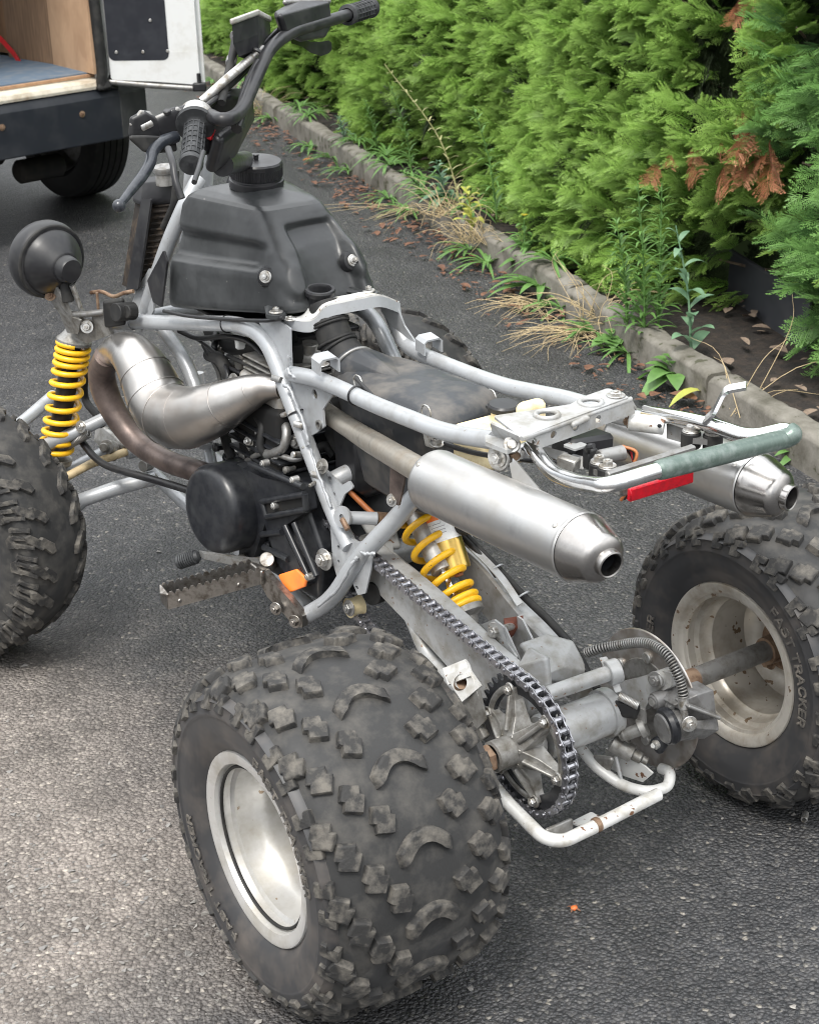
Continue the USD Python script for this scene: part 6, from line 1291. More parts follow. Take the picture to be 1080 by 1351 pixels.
# sprocket cover: a perforated casting with ribs
SCX = -.138
obj('sprocket_cover', plate([(-0.138, 0.7579, 0.4536), (-0.138, 0.6661, 0.4577), (-0.138, 0.5296, 0.4858), (-0.138, 0.5166, 0.4476), (-0.138, 0.5801, 0.404), (-0.138, 0.6074, 0.3862), (-0.138, 0.5615, 0.3444), (-0.138, 0.5303, 0.3089), (-0.138, 0.5676, 0.286), (-0.138, 0.6314, 0.3128), (-0.138, 0.6664, 0.3711), (-0.138, 0.728, 0.2695), (-0.138, 0.7718, 0.2754), (-0.138, 0.7685, 0.3789)], .02, rnd_=.004), EB, en, smooth=False)
for a, b in (((-0.152, 0.662, 0.4155), (-0.152, 0.5137, 0.4787)), ((-0.152, 0.662, 0.4155), (-0.152, 0.6492, 0.392)), ((-0.152, 0.6492, 0.392), (-0.152, 0.5115, 0.4529)), ((-0.152, 0.5137, 0.4787), (-0.152, 0.5115, 0.4529)), ((-0.152, 0.5868, 0.3972), (-0.152, 0.5098, 0.3264)), ((-0.152, 0.5548, 0.4138), (-0.152, 0.4888, 0.3427)), ((-0.15, 0.6768, 0.3494), (-0.15, 0.6024, 0.38)), ((-0.15, 0.6716, 0.327), (-0.15, 0.5871, 0.3355)), ((-0.15, 0.7007, 0.4717), (-0.15, 0.5209, 0.489))):
    obj('cover_rib', tube([a, b], .0055, 10), EB, en, smooth=50)
obj('cover_pocket', plate([(-0.1495, 0.6562, 0.414), (-0.1495, 0.5261, 0.4699), (-0.1495, 0.5233, 0.451), (-0.1495, 0.6482, 0.3945)], .002), 'van_under', en, smooth=False)
for p in ((-0.16, 0.6126, 0.426), (-0.16, 0.5101, 0.3341), (-0.15, 0.6594, 0.4847), (-0.155, 0.551, 0.491), (-0.15, 0.7289, 0.4236)):
    obj('case_bolt', [cyl(V3(p)+V3(.014, 0, 0), V3(p), .0062, 14), cyl(V3(p), V3(p)+V3(-.002, 0, 0), .0042, 6)], 'zinc', en)
obj('number_plate', plate([(-0.1, 0.7637, 0.4383), (-0.09, 0.7507, 0.4471), (-0.09, 0.6766, 0.4466), (-0.1, 0.6864, 0.4362)], .004, rnd_=.001), 'cast_alu', en, smooth=False)
obj('case_arm', rhull([V3((-0.14, 0.7624, 0.3162)), V3((-0.14, 0.7097, 0.3393)), V3((-0.14, 0.7214, 0.2916)), V3((-0.14, 0.7749, 0.2674)), V3((-0.1, 0.8197, 0.2699))], .006), EB, en, smooth=40)
obj('gear_shaft', cyl((-0.16, 0.7416, 0.2809), (-0.11, 0.7795, 0.2648), .0095, 18), 'cast_alu_dirty', en)
# cylinder, head, fins and surroundings
obj('cylinder_block', rhull([V3(-.08, .70, .50)+V3(x, y, z) for x in (-.03, .18) for y in (-.04, .09) for z in (-.08, .06)], .012), 'van_under', en, smooth=40)
for k in range(5):
    obj('cooling_fin', rhull([(x, y, .445+.019*k) for x in (-.125, .115) for y in (.64, .82)], .003), EB, en, smooth=40)
obj('cylinder_head', rhull([V3(-.09, .69, .575)+V3(x, y, z) for x in (-.01, .18) for y in (-.02, .10) for z in (-.01, .02)], .012), 'cast_alu', en, smooth=40)
for p, r, mt, d in (((-0.12, 0.801, 0.5025), .011, EB, (-1, -.3, .2)), ((-0.11, 0.722, 0.5385), .010, 'cast_alu', (-1, -.2, .3)), ((-0.13, 0.8155, 0.4479), .011, EB, (-.4, -.6, 1)), ((-0.125, 0.7118, 0.4899), .012, EB, (-1, -.3, .1)), ((-0.12, 0.6629, 0.49), .010, 'grey_steel', (-.6, -.8, .4)), ((-0.13, 0.745, 0.4949), .008, 'zinc', (-1, -.4, .2)), ((-0.1, 0.662, 0.5346), .013, 'cast_alu_dirty', (-1, -.5, .2)), ((-0.1, 0.6333, 0.5188), .010, 'grey_steel', (-.8, -.6, .1))):
    p = V3(p); d = unit(d)
    obj('engine_fitting', [cyl(p-d*.05, p, r, 18), cyl(p, p+d*.006, r*.62, 6), lathe([(-.014, r), (-.013, r*1.28), (-.006, r*1.28), (-.005, r)], p, d, 18)], mt, en)
for P, r, mt in (([(-0.06, 1.009, 0.569), (-0.09, 0.9009, 0.5912), (-0.09, 0.8716, 0.5579), (-0.09, 0.8684, 0.5018)], .012, 'black_rubber'), ([(-0.05, 0.9947, 0.6113), (-0.07, 0.9639, 0.6012), (-0.07, 0.9644, 0.5795)], .006, 'black_plastic'),
                 ([(-0.08, 0.6551, 0.4718), (-0.085, 0.6697, 0.5166), (-0.09, 0.6893, 0.5393), (-0.09, 0.7038, 0.5488)], .0055, 'copper_hose'), ([(-0.09, 0.6744, 0.4889), (-0.09, 0.6618, 0.4639)], .0048, 'copper_hose'),
                 ([(-0.06, 0.5346, 0.4578), (-0.055, 0.4968, 0.4422), (-0.05, 0.4685, 0.4303)], .005, 'copper_hose'), ([(-0.11, 0.7643, 0.5429), (-0.12, 0.7071, 0.5341), (-0.13, 0.6963, 0.4986), (-0.12, 0.6853, 0.4776)], .007, 'black_rubber'),
                 ([(-0.125, 0.6857, 0.4869), (-0.12, 0.6399, 0.5107), (-0.11, 0.639, 0.5383), (-0.1, 0.6704, 0.5511)], .008, 'grey_steel'), ([(-0.1, 0.8713, 0.5104), (-0.12, 0.8498, 0.4782), (-0.13, 0.808, 0.4417)], .009, 'black_rubber'),
                 ([(-0.13, 0.6082, 0.4581), (-0.14, 0.573, 0.4828), (-0.135, 0.5679, 0.4725), (-0.13, 0.5608, 0.4816)], .0028, 'black_plastic'), ([(-0.02, 0.8948, 0.5871), (-0.06, 0.7648, 0.6145), (-0.08, 0.6988, 0.6089)], .008, 'black_rubber')):
    obj('engine_hose', tube(sm(P, 7), r, 12), mt, en, smooth=60)
for c, sz, mt, rot in (((-0.055, 0.9712, 0.5863), (.014, .014, .02), 'zinc', 0), ((-0.04, 0.9091, 0.5875), (.03, .03, .045), 'cast_alu', .3), ((-0.05, 0.886, 0.6207), (.034, .012, .022), 'label_white', .2), ((-0.03, 0.764, 0.6223), (.045, .05, .05), 'cast_alu', .2), ((-0.02, 0.6921, 0.6385), (.03, .04, .05), 'cast_alu_dirty', .1), ((0.03, 0.996, 0.5066), (.08, .10, .06), 'van_under', 0), ((0.02, 0.7388, 0.4214), (.06, .10, .10), 'van_under', 0)):
    obj('carburettor_part', box(V3(c), sz, frame((.1, rot, 1), (0, 1, 0)), .004), mt, en, smooth=40)
obj('carburettor', [cyl((-0.035, 0.7017, 0.6418), (-0.01, 0.6745, 0.633), .022, 26), cyl((-0.03, 0.6876, 0.6657), (-0.03, 0.6917, 0.6246), .016, 22), cyl((-0.045, 0.652, 0.6432), (-0.04, 0.6483, 0.6405), .008, 14)], 'cast_alu', en, smooth=35)
ENG_PX = [(-0.118, 0.8032, 0.5891), (-0.118, 0.7561, 0.5744), (-0.118, 0.6848, 0.594), (-0.118, 0.7838, 0.5322), (-0.118, 0.7266, 0.5142), (-0.118, 0.681, 0.5413), (-0.118, 0.843, 0.4726), (-0.118, 0.7836, 0.4549), (-0.118, 0.7018, 0.501), (-0.118, 0.6425, 0.5189), (-0.118, 0.603, 0.5108), (-0.118, 0.6647, 0.4615), (-0.118, 0.7526, 0.4814), (-0.118, 0.8037, 0.5475), (-0.118, 0.605, 0.5833), (-0.118, 0.5792, 0.571), (-0.118, 0.5659, 0.5355), (-0.118, 0.8544, 0.5474), (-0.118, 0.7028, 0.6159), (-0.118, 0.6445, 0.6314), (-0.118, 0.851, 0.4196), (-0.118, 0.7459, 0.4497), (-0.135, 0.663, 0.4414), (-0.135, 0.7365, 0.4103), (-0.135, 0.7047, 0.3426), (-0.135, 0.6888, 0.3195), (-0.135, 0.5875, 0.4525), (-0.135, 0.5599, 0.455), (-0.118, 0.8043, 0.5053), (-0.118, 0.6376, 0.4729), (-0.135, 0.5225, 0.4873), (-0.118, 0.5308, 0.4989), (-0.118, 0.5098, 0.5201), (-0.118, 0.8952, 0.4351)]
er = random.Random(12)
for q in range(34):
    p0 = ENG_PX[q % len(ENG_PX)]
    p = V3(p0); d = unit((-1, -.5+.5*er.random(), .5*er.random())); r = .0035+.005*er.random(); k = q % 4
    m_ = [bolt(p, d, r, r*1.1), lathe([(-.02, r*.9), (-.006, r), (-.005, r*1.3), (.001, r*1.3), (.002, r), (.004, 0)], p, d, 14), cyl(p-d*.02, p+d*.004, r*.9, 12), hull(np.vstack([box(p, (r*3.4, r*1.7, r*2.2), frame(d), .001).vertices, box(p+d*.004, (r*2, r*.8, r*1.2), frame(d), .001).vertices]))][k]
    obj(('case_bolt', 'hose_union', 'stud', 'bracket')[k], m_, ('zinc', 'grey_steel', 'cast_alu_dirty', 'engine_black')[er.randrange(4)], en)
for P, r, mt in (([(-0.085, 0.918, 0.5801), (-0.1, 0.7759, 0.5926), (-0.11, 0.7025, 0.5672), (-0.115, 0.6784, 0.521)], .0035, 'black_plastic'), ([(-0.08, 0.8957, 0.599), (-0.09, 0.7505, 0.6176), (-0.06, 0.7094, 0.6422)], .0042, 'black_rubber'), ([(-0.07, 1.011, 0.5896), (-0.1, 0.8922, 0.5616), (-0.12, 0.8838, 0.4825)], .004, 'black_rubber'),
                 ([(-0.12, 0.7818, 0.4418), (-0.125, 0.685, 0.4926), (-0.11, 0.6133, 0.4976), (-0.08, 0.6081, 0.5137)], .005, 'grey_steel'), ([(-0.11, 0.7225, 0.5548), (-0.11, 0.6513, 0.5643), (-0.09, 0.6227, 0.5919)], .0045, 'zinc'), ([(-0.07, 0.6272, 0.4919), (-0.05, 0.6196, 0.5058), (-0.04, 0.608, 0.4906)], .008, 'black_rubber')):
    obj('engine_hose', tube(sm(P, 7), r, 10), mt, en, smooth=60)
obj('case_gasket', lathe([(-.0725, .0875), (-.0725, .0892), (-.0700, .0892), (-.0700, .0875)], fc, fd, 64, closed=True), 'cast_alu_dirty', en)
for k in range(4): obj('head_fin', rhull([V3(-.09, .69, .60+.011*k)+V3(x, y, 0) for x in (-.012, .16) for y in (-.025, .10)], .0022), 'cast_alu_dirty', en, smooth=40)
obj('spark_plug_cap', [cyl((-.045, .70, .62), (-.06, .68, .675), .011, 16), tube(sm([(-.06, .68, .675), (-.05, .72, .70), (.0, .80, .68)], 5), .004, 8)], 'black_rubber', en, smooth=50)
obj('radiator_hose', tube(sm([(-.02, .80, .64), (-.04, .92, .60), (-.03, 1.05, .60)], 6), .018, 16), 'black_rubber', en, smooth=60)
lm = part('wiring_loom', Q)
for P, r in (([(-0.1, 1.045, 0.6146), (-0.085, 0.9962, 0.6091), (-0.08, 0.89, 0.6368), (-0.075, 0.8148, 0.6432), (-0.08, 0.7493, 0.6226), (-0.09, 0.7158, 0.5795), (-0.095, 0.6809, 0.5361)], .0052), ([(-0.08, 1.043, 0.6054), (-0.08, 0.9544, 0.5955), (-0.1, 0.8602, 0.5842), (-0.115, 0.8508, 0.5337), (-0.12, 0.8016, 0.4981)], .0038),
             ([(-0.06, 0.8428, 0.6389), (-0.06, 0.7892, 0.6329), (-0.05, 0.7507, 0.6161), (-0.04, 0.6921, 0.6023), (-0.05, 0.5836, 0.5808), (-0.05, 0.5165, 0.5345), (-0.04, 0.4671, 0.4816)], .0042), ([(-0.1, 0.593, 0.523), (-0.1, 0.5667, 0.491), (-0.1, 0.537, 0.4469), (-0.095, 0.5134, 0.3995)], .0035),
             ([(-0.07, 0.2858, 0.6278), (-0.08, 0.1928, 0.6404), (-0.09, 0.1047, 0.6583), (-0.09, 0.0179, 0.6786), (-0.07, -0.0385, 0.6849)], .0040), ([(-0.09, 0.4416, 0.6796), (-0.09, 0.3779, 0.6602), (-0.088, 0.2983, 0.651), (-0.09, 0.178, 0.6611)], .0032)):
    obj('loom_cable', tube(sm(P, 7), r, 9), 'black_plastic', lm, smooth=60)
for p, d in (((-0.107, 0.6045, 0.581), V3(0, -.6, -.8)), ((-0.1035, 0.4214, 0.6609), V3(0, -1, .05)), ((-0.108, 0.8307, 0.6798), V3(.2, -1, .1)), ((-0.108, 0.5429, 0.4979), V3(0, -.5, -.8))):
    obj('cable_tie', ring(V3(p), d, .0150, .0016, 26, 6), 'black_plastic', lm, smooth=60)
obj('sump_bar', tube([(-0.05, 1.044, 0.1997), (-0.1, 0.9835, 0.3278)], .012, 12), 'cast_alu_dirty', en, smooth=60)
obj('swing_bolt', [cyl((-0.1, 0.5269, 0.3438), (-0.135, 0.4909, 0.367), .012, 20), bolt((-0.135, 0.4909, 0.367), (-1, -.2, .1), .012, .012)], 'zinc', en)
obj('chain_roller', lathe([(-.012, .006), (-.012, .017), (-.004, .015), (.004, .015), (.012, .017), (.012, .006)], (-0.105, 0.4518, 0.2884), (-1, 0, 0), 30, closed=True), 'cream_plastic', en)
obj('roller_bolt', [bolt((-0.125, 0.4352, 0.2982), (-1, -.1, .1), .009, .008), cyl((-0.125, 0.4352, 0.2982), (-0.08, 0.4763, 0.2738), .006, 14)], 'grey_steel', en)
obj('pivot_cap', [cyl((-0.095, 0.4167, 0.3213), (-0.06, 0.4283, 0.316), .019, 26), cyl((-0.06, 0.4285, 0.3118), (-0.03, 0.4433, 0.3014), .012, 20)], 'black_rubber', en)

# ---------------------------------------------------------------- foot peg and gear lever
fp = part('foot_peg', Q, 'serrated steel foot peg')
def serr(a, b, nrm, hgt, n=13, th_=.003):
    a, b, u = V3(a), V3(b), unit(nrm); L = b-a; top = []
    for i in range(n):
        top += [a+L*(i/n), a+L*((i+.28)/n)+u*.0065, a+L*((i+.62)/n)+u*.0065]
    top.append(b); return plate(top+[b-u*hgt, a-u*hgt], th_, rnd_=0)
pa, pb, pc, pd = V3((-0.32, 0.7082, 0.2702)), V3((-0.185, 0.6182, 0.3141)), V3((-0.318, 0.6615, 0.2964)), V3((-0.19, 0.6383, 0.3136))
pc = pa+V3(.004, .034, .002); pd = pb+V3(.0, .034, .002); upv = unit((.0, -.05, 1))
obj('peg_rail', serr(pa, pb, upv, .026), 'peg_steel', fp, smooth=False)
obj('peg_rail', serr(pc, pd, upv, .026), 'peg_steel', fp, smooth=False)
obj('peg_tip', [plate([pa, pc, pc-upv*.026, pa-upv*.026], .004, rnd_=.001), rhull([pa+upv*.002, pc+upv*.002, (pa+pc)/2+V3(-.006, 0, -.002)], .0025)], 'peg_steel', fp, smooth=False)
obj('peg_floor', plate([pa-upv*.024, pc-upv*.024, pd-upv*.024, pb-upv*.024], .003), 'van_under', fp, smooth=False)
obj('peg_end', rhull([pb+V3(0, 0, -.004), pd+V3(0, 0, -.004), pb-upv*.024, pd-upv*.024, pb+V3(.02, .01, -.01)], .004), 'peg_steel', fp, smooth=40)
for q in (.12, .75): obj('peg_bolt', cyl(pa+(pb-pa)*q-upv*.015+V3(0, -.004, 0), pa+(pb-pa)*q-upv*.015, .004, 14), 'peg_steel', fp)
arm = [(-0.18, 0.6414, 0.3067), (-0.175, 0.6182, 0.3112), (-0.17, 0.5924, 0.297), (-0.165, 0.557, 0.2812), (-0.16, 0.5227, 0.2596), (-0.16, 0.525, 0.2375), (-0.162, 0.5471, 0.2332), (-0.168, 0.5758, 0.249), (-0.175, 0.6135, 0.2647), (-0.18, 0.6285, 0.2831)]
obj('peg_arm', plate(arm, .012, rnd_=.003), 'peg_steel', fp, smooth=False)
for p in ((-0.182, 0.5813, 0.2553), (-0.175, 0.5305, 0.2497)): obj('peg_arm_bolt', bolt(p, (-1, -.5, .1), .0075, .008), 'peg_steel', fp)
obj('rubber_plug', rhull([(-0.155, 0.6084, 0.2979), (-0.15, 0.5579, 0.3255), (-0.15, 0.5284, 0.3214), (-0.15, 0.5348, 0.3078), (-0.155, 0.574, 0.2842), (-0.157, 0.5952, 0.2922)], .003), 'orange_plastic', fp, smooth=25)
gl = part('gear_lever', Q)
g0, g1 = V3((-0.27, 0.7606, 0.2989)), V3((-0.24, 0.7305, 0.3161))
obj('lever_rubber', lathe([(-.004, 0), (-.003, .010), (.0, .0125)]+[(.002+.0042*i+d, .0128 if k else .0105) for i in range(8) for k, d in ((1, 0), (1, .0024), (0, .003), (0, .004))]+[(.040, .008), (.041, .0)], g0, g1-g0, 28), 'grip_rubber', gl, smooth=30)
obj('lever_arm', loft([[c+V3(0, y*s, z*s) for y, z in ((.009, .006), (-.009, .006), (-.009, -.006), (.009, -.006))] for c, s in ((g1, .9), (V3((-0.2, 0.7138, 0.3024)), 1.1), (V3((-0.165, 0.6751, 0.2984)), 1.3), (V3((-0.14, 0.6834, 0.2911)), 1.3))]), 'zinc', gl, smooth=40)
obj('lever_clamp', cyl((-0.165, 0.6347, 0.322), (-0.12, 0.6994, 0.2766), .013, 20), 'peg_steel', gl)
# the same foot peg on the other side of the bike
obj('right_peg', [box((.27, .62, .30), (.13, .045, .028), None, .006), beam((.21, .62, .30), (.15, .56, .23), .03, .012)], 'grey_steel', fp)

# ---------------------------------------------------------------- front suspension and headlight
fs = part('front_suspension', Q)
def arms(sg):
    X = lambda p: V3(sg*-1*abs(p[0]) if sg > 0 else p[0], p[1], p[2]) if sg < 0 else V3(-p[0], p[1], p[2])
    up = [[(-0.16, 1.248, 0.4074), (-0.23, 1.258, 0.3857), (-0.3, 1.273, 0.3659), (-.34, 1.24, .385)], [(-0.19, 1.488, 0.3855), (-0.27, 1.413, 0.3815), (-0.32, 1.378, 0.3742), (-.34, 1.25, .385)]]
    lo = [[(-0.12, 1.168, 0.2886), (-0.2, 1.19, 0.2772), (-0.26, 1.21, 0.2619), (-.345, 1.25, .18)], [(-0.14, 1.315, 0.3088), (-0.21, 1.31, 0.2946), (-0.255, 1.306, 0.2841), (-.345, 1.26, .18)]]
    for P in up: obj('upper_arm', tube([X(V3(p)) for p in P], .0125, 16), 'silver_paint', fs, smooth=50)
    for P in lo: obj('lower_arm', tube([X(V3(p)) for p in P], .0145, 16), 'silver_paint', fs, smooth=50)
    obj('tie_rod', tube([X(V3(p)) for p in ((-0.1, 1.302, 0.3035), (-0.2, 1.295, 0.297), (-0.27, 1.242, 0.3051), (-.34, 1.33, .24))], .0085, 12), 'straw', fs, smooth=50)
    obj('front_brake_hose', coil(X(V3((-0.22, 1.234, 0.3842))), X(V3((-0.28, 1.302, 0.3302))), .0062, .0022, 30, 10, 5), 'grey_steel', fs, smooth=True)
    obj('knuckle', [rhull([X(V3(-.355, 1.262+dy, z)) for dy, z in ((-.02, .16), (.02, .16), (-.015, .40), (.02, .40))], .012)], 'cast_alu_dirty', fs, smooth=40)
    a, b = X(V3((-0.215, 1.271, 0.5644))), X(V3((-0.275, 1.292, 0.3256)))
    d = unit(b-a)
    obj('spring', coil(a+d*.006, b-d*.01, .0295, .0056, 11.6, 24, 9, pitch=[0, .055, .11, .165, .23, .32, .43, .54, .65, .75, .84, .92, 1.]), 'yellow_paint', fs, smooth=True)
    obj('damper', [cyl(a, a+d*.07, .015, 22), cyl(a+d*.07, b-d*.05, .0195, 26)], 'black_plastic', fs)
    obj('damper_collar', cyl(b-d*.055, b-d*.03, .021, 26), 'cream_plastic', fs)
    obj('upper_perch', lathe([(-.018, 0), (-.018, .02), (-.008, .026), (.0, .034), (.006, .034), (.006, 0)], a, d, 30), 'cast_alu_dirty', fs, smooth=35)
    obj('lower_perch', lathe([(-.006, 0), (-.006, .034), (.004, .034), (.03, .012), (.03, 0)], b, d, 30), 'cast_alu_dirty', fs, smooth=35)
arms(-1); arms(1)
ns = sm([(-0.225, 1.264, 0.3922), (-0.225, 1.278, 0.3692), (-0.225, 1.252, 0.3547), (-0.22, 1.21, 0.3381), (-0.21, 1.155, 0.334), (-0.19, 1.026, 0.3486), (-0.16, 0.9107, 0.3533)], 6)
obj('brake_pipe', tube(ns, .0072, 12), 'black_plastic', fs, smooth=60)
obj('pipe_clip', [bolt((-0.235, 1.235, 0.4015), (-1, -.5, .3), .008, .006)], 'zinc', fs)
obj('arm_pivot', [cyl((-0.16, 1.305, 0.32), (-0.12, 1.341, 0.2929), .016, 22), cyl((-0.17, 1.296, 0.325), (-0.155, 1.31, 0.3174), .009, 16)], 'cast_alu_dirty', fs)
obj('arm_pivot', [cyl((-0.15, 1.17, 0.289), (-0.11, 1.21, 0.2693), .015, 22), cyl((-0.14, 1.179, 0.314), (-0.12, 1.187, 0.3113), .012, 18)], 'cast_alu_dirty', fs)
obj('pivot_bracket', rhull([(-0.13, 1.407, 0.332), (-0.12, 1.303, 0.3144), (-0.13, 1.345, 0.2757), (-0.14, 1.399, 0.3033)], .006), 'cast_alu_dirty', fs, smooth=40)
obj('spiral_hose', tube(sm([(-0.18, 1.272, 0.5082), (-0.18, 1.328, 0.4624), (-0.18, 1.336, 0.4156), (-0.18, 1.285, 0.3981), (-0.18, 1.264, 0.3821)], 6), .0078, 12), 'black_rubber', fs, smooth=60)
hl = part('headlight', Q, 'round black headlight bucket')
hb = V3((-0.255, 1.26, 0.7308)); hd_ = unit((-.15, .85, .09))
obj('headlight_bucket', lathe([(-.082, 0), (-.082, .021), (-.078, .024), (-.062, .0255), (-.060, .030), (-.046, .042), (-.034, .054), (-.022, .061), (-.019, .0615), (-.019, .066), (-.012, .071), (0, .0735), (.012, .0725), (.024, .068), (.032, .062), (.034, .058)], hb, hd_, 60), 'black_plastic', hl, smooth=38)
obj('headlight_lens', lathe([(.033, .0585), (.040, .045), (.044, .02), (.045, 0)], hb, hd_, 48), 'label_white', hl, smooth=60)
obj('lamp_ring', ring(hb+hd_*(-.015), hd_, .0665, .0042, 56, 8), 'black_rubber', hl, smooth=60)
hk = V3((-0.245, 1.205, 0.706))
obj('lamp_boot', cyl((-0.245, 1.208, 0.6968), (-0.245, 1.203, 0.6602), .011, 18), 'black_rubber', hl)
obj('lamp_bracket', tube(fil([(-0.25, 1.225, 0.694), (-0.25, 1.229, 0.6554), (-0.24, 1.216, 0.6331), (-0.225, 1.179, 0.6374), (-0.2, 1.144, 0.6465)], .025), .006, 12), 'grey_steel', hl, smooth=60)
obj('lamp_bracket', plate([(-0.26, 1.265, 0.6725), (-0.26, 1.216, 0.6919), (-0.255, 1.201, 0.6596), (-0.24, 1.202, 0.6304), (-0.23, 1.176, 0.6317), (-0.23, 1.206, 0.5951), (-0.235, 1.246, 0.5894), (-0.25, 1.244, 0.6254)], .004, rnd_=.002), 'cast_alu_dirty', hl, smooth=False)
obj('lamp_bolt', bolt((-0.265, 1.239, 0.6704), (-.8, -.8, .2), .008, .006), 'rust_steel', hl)
obj('lamp_strut', tube([(-0.24, 1.188, 0.6944), (-0.22, 1.205, 0.6348)], .005, 10), 'zinc', hl)
obj('shock_mount', plate([(-0.225, 1.257, 0.6119), (-0.2, 1.145, 0.6419), (-0.19, 1.136, 0.6044), (-0.21, 1.209, 0.5727), (-0.225, 1.237, 0.5778)], .008, [((-0.215, 1.199, 0.6073), .006)], rnd_=.003), 'cast_alu_dirty', hl, smooth=False)
obj('mount_bolt', bolt((-0.222, 1.182, 0.6127), (-.8, -1, .3), .008, .007), 'zinc', hl)
obj('cross_bar', cyl((-0.22, 1.192, 0.632), (-0.17, 1.178, 0.6141), .0085, 16), 'silver_paint', hl)
obj('clamp_block', [rhull([(-0.2, 1.133, 0.6649), (-0.18, 1.109, 0.6709), (-0.18, 1.112, 0.63), (-0.2, 1.136, 0.6238)], .006), cyl((-0.2, 1.095, 0.6564), (-0.16, 1.105, 0.6496), .017, 24), cyl((-0.185, 1.081, 0.6581), (-0.165, 1.086, 0.6547), .012, 20)], 'black_rubber', hl, smooth=40)
obj('tie_wire', [tube(fil([(-0.2, 1.2, 0.6703), (-0.19, 1.173, 0.6774), (-0.18, 1.142, 0.6707), (-0.17, 1.115, 0.6836), (-0.16, 1.096, 0.6887)], .01), .0038, 8), tube([(-0.2, 1.171, 0.6767), (-0.2, 1.173, 0.6414)], .003, 8)], 'rust_steel', hl, smooth=60)
# radiator and its cap, seen edge-on beside the tank
rd = part('radiator', Q)
rz = [(-0.11, 1.132, 0.8367), (-0.08, 1.073, 0.8452), (-0.11, 1.104, 0.6954), (-0.13, 1.185, 0.6699)]
obj('radiator_core', loft([[V3(p)+V3(0, dy, 0) for p in rz] for dy in (0, .03)]), 'radiator_core', rd, smooth=False)
for k in range(14):
    u = (k+.5)/14; a = V3(rz[0])*(1-u)+V3(rz[3])*u; b = V3(rz[1])*(1-u)+V3(rz[2])*u
    obj('core_tube', beam(a*.55+b*.45+V3(0, -.001, 0), b+V3(0, -.001, 0), .005, .004, (0, 0, 1), .001), 'radiator_core', rd)
obj('core_guard', plate([(-0.115, 1.119, 0.848), (-0.115, 1.08, 0.8547), (-0.135, 1.125, 0.6838), (-0.14, 1.179, 0.6582)], .004, rnd_=.002), 'black_plastic', rd, smooth=False)
obj('radiator_tank', rhull([V3(p)+V3(0, dy, 0) for p in ((-0.1, 1.134, 0.8683), (-0.075, 1.071, 0.8805), (-0.075, 1.07, 0.8505), (-0.11, 1.125, 0.8407)) for dy in (0, .03)], .008), 'black_plastic', rd, smooth=45)
rc = V3((-0.09, 1.072, 0.9068))
obj('radiator_neck', cyl(rc-V3(0, 0, .03), rc, .016, 24), 'cast_alu_dirty', rd)
obj('radiator_cap', [lathe([(-.006, .0), (-.006, .0185), (.0, .0195), (.004, .018), (.005, .008), (.0035, .006), (.0035, 0)], rc, (-.1, -.1, 1), 32)], 'grey_steel', rd)
obj('overflow_hose', tube(sm([(-0.08, 1.044, 0.9058), (-0.085, 1.043, 0.8729), (-0.09, 1.048, 0.8429), (-0.1, 1.075, 0.801)], 6), .0062, 12), 'black_rubber', rd, smooth=60)
obj('lower_panel', plate([(-0.14, 0.9934, 0.7818), (-0.14, 0.9787, 0.7643), (-0.145, 1.01, 0.6755), (-0.145, 1.047, 0.677), (-0.14, 1.07, 0.7107)], .004), 'black_plastic', rd, smooth=False)

# ---------------------------------------------------------------- steering and controls
hbp = part('handlebar', Q)
bar = [(-0.2995, 0.5269, 1.048), (-0.272, 0.5477, 1.089), (-0.219, 0.5878, 1.029), (-0.1753, 0.6209, 1.034), (-0.07, 0.7006, 1.153), (-0.0068, 0.7485, 1.161), (0.1441, 0.8627, 1.157), (0.2419, 0.9367, 1.157)]
st0, st1 = V3(0, .835, .90), V3(0, .775, 1.02)
gL0, gL1 = V3((-0.3008, 0.5259, 1.026)), V3((-0.2433, 0.618, 1.066)); gR0, gR1 = V3((0.1333, 0.8545, 1.159)), V3((0.2998, 0.9806, 1.157))
CB = V3((-0.1942, 0.6066, 1.023))
lowL, lowR = V3((-0.2231, 0.5847, 1.03)), V3((-0.1659, 0.628, 1.039))
obj('bar_tube', tube(fil([gL0, gL1, (-0.2085, 0.665, 1.073), (-0.241, 0.5335, 1.079), (-0.1798, 0.5925, 1.075), (-0.066, 0.7037, 1.147), (-0.0018, 0.7522, 1.161), gR1], .05), .0102, 16), 'black_plastic', hbp, smooth=60)
obj('cross_bar', tube([(-0.2123, 0.655, 1.089), (-0.1678, 0.6517, 1.119), (-0.061, 0.7325, 1.144)], .0068, 14), 'zinc', hbp, smooth=60)
obj('stem', tube([(0, 1.03, .82), (0, .93, .93), CB+V3(0, .03, -.03)], .017, 18), 'black_plastic', hbp, smooth=60)
obj('stem_clamp', rhull([lowL+V3(0, 0, .012), lowR+V3(0, 0, .012), lowL+V3(0, .03, -.03), lowR+V3(0, .03, -.03)], .010), 'black_plastic', hbp, smooth=40)
G = 'grip_rubber'
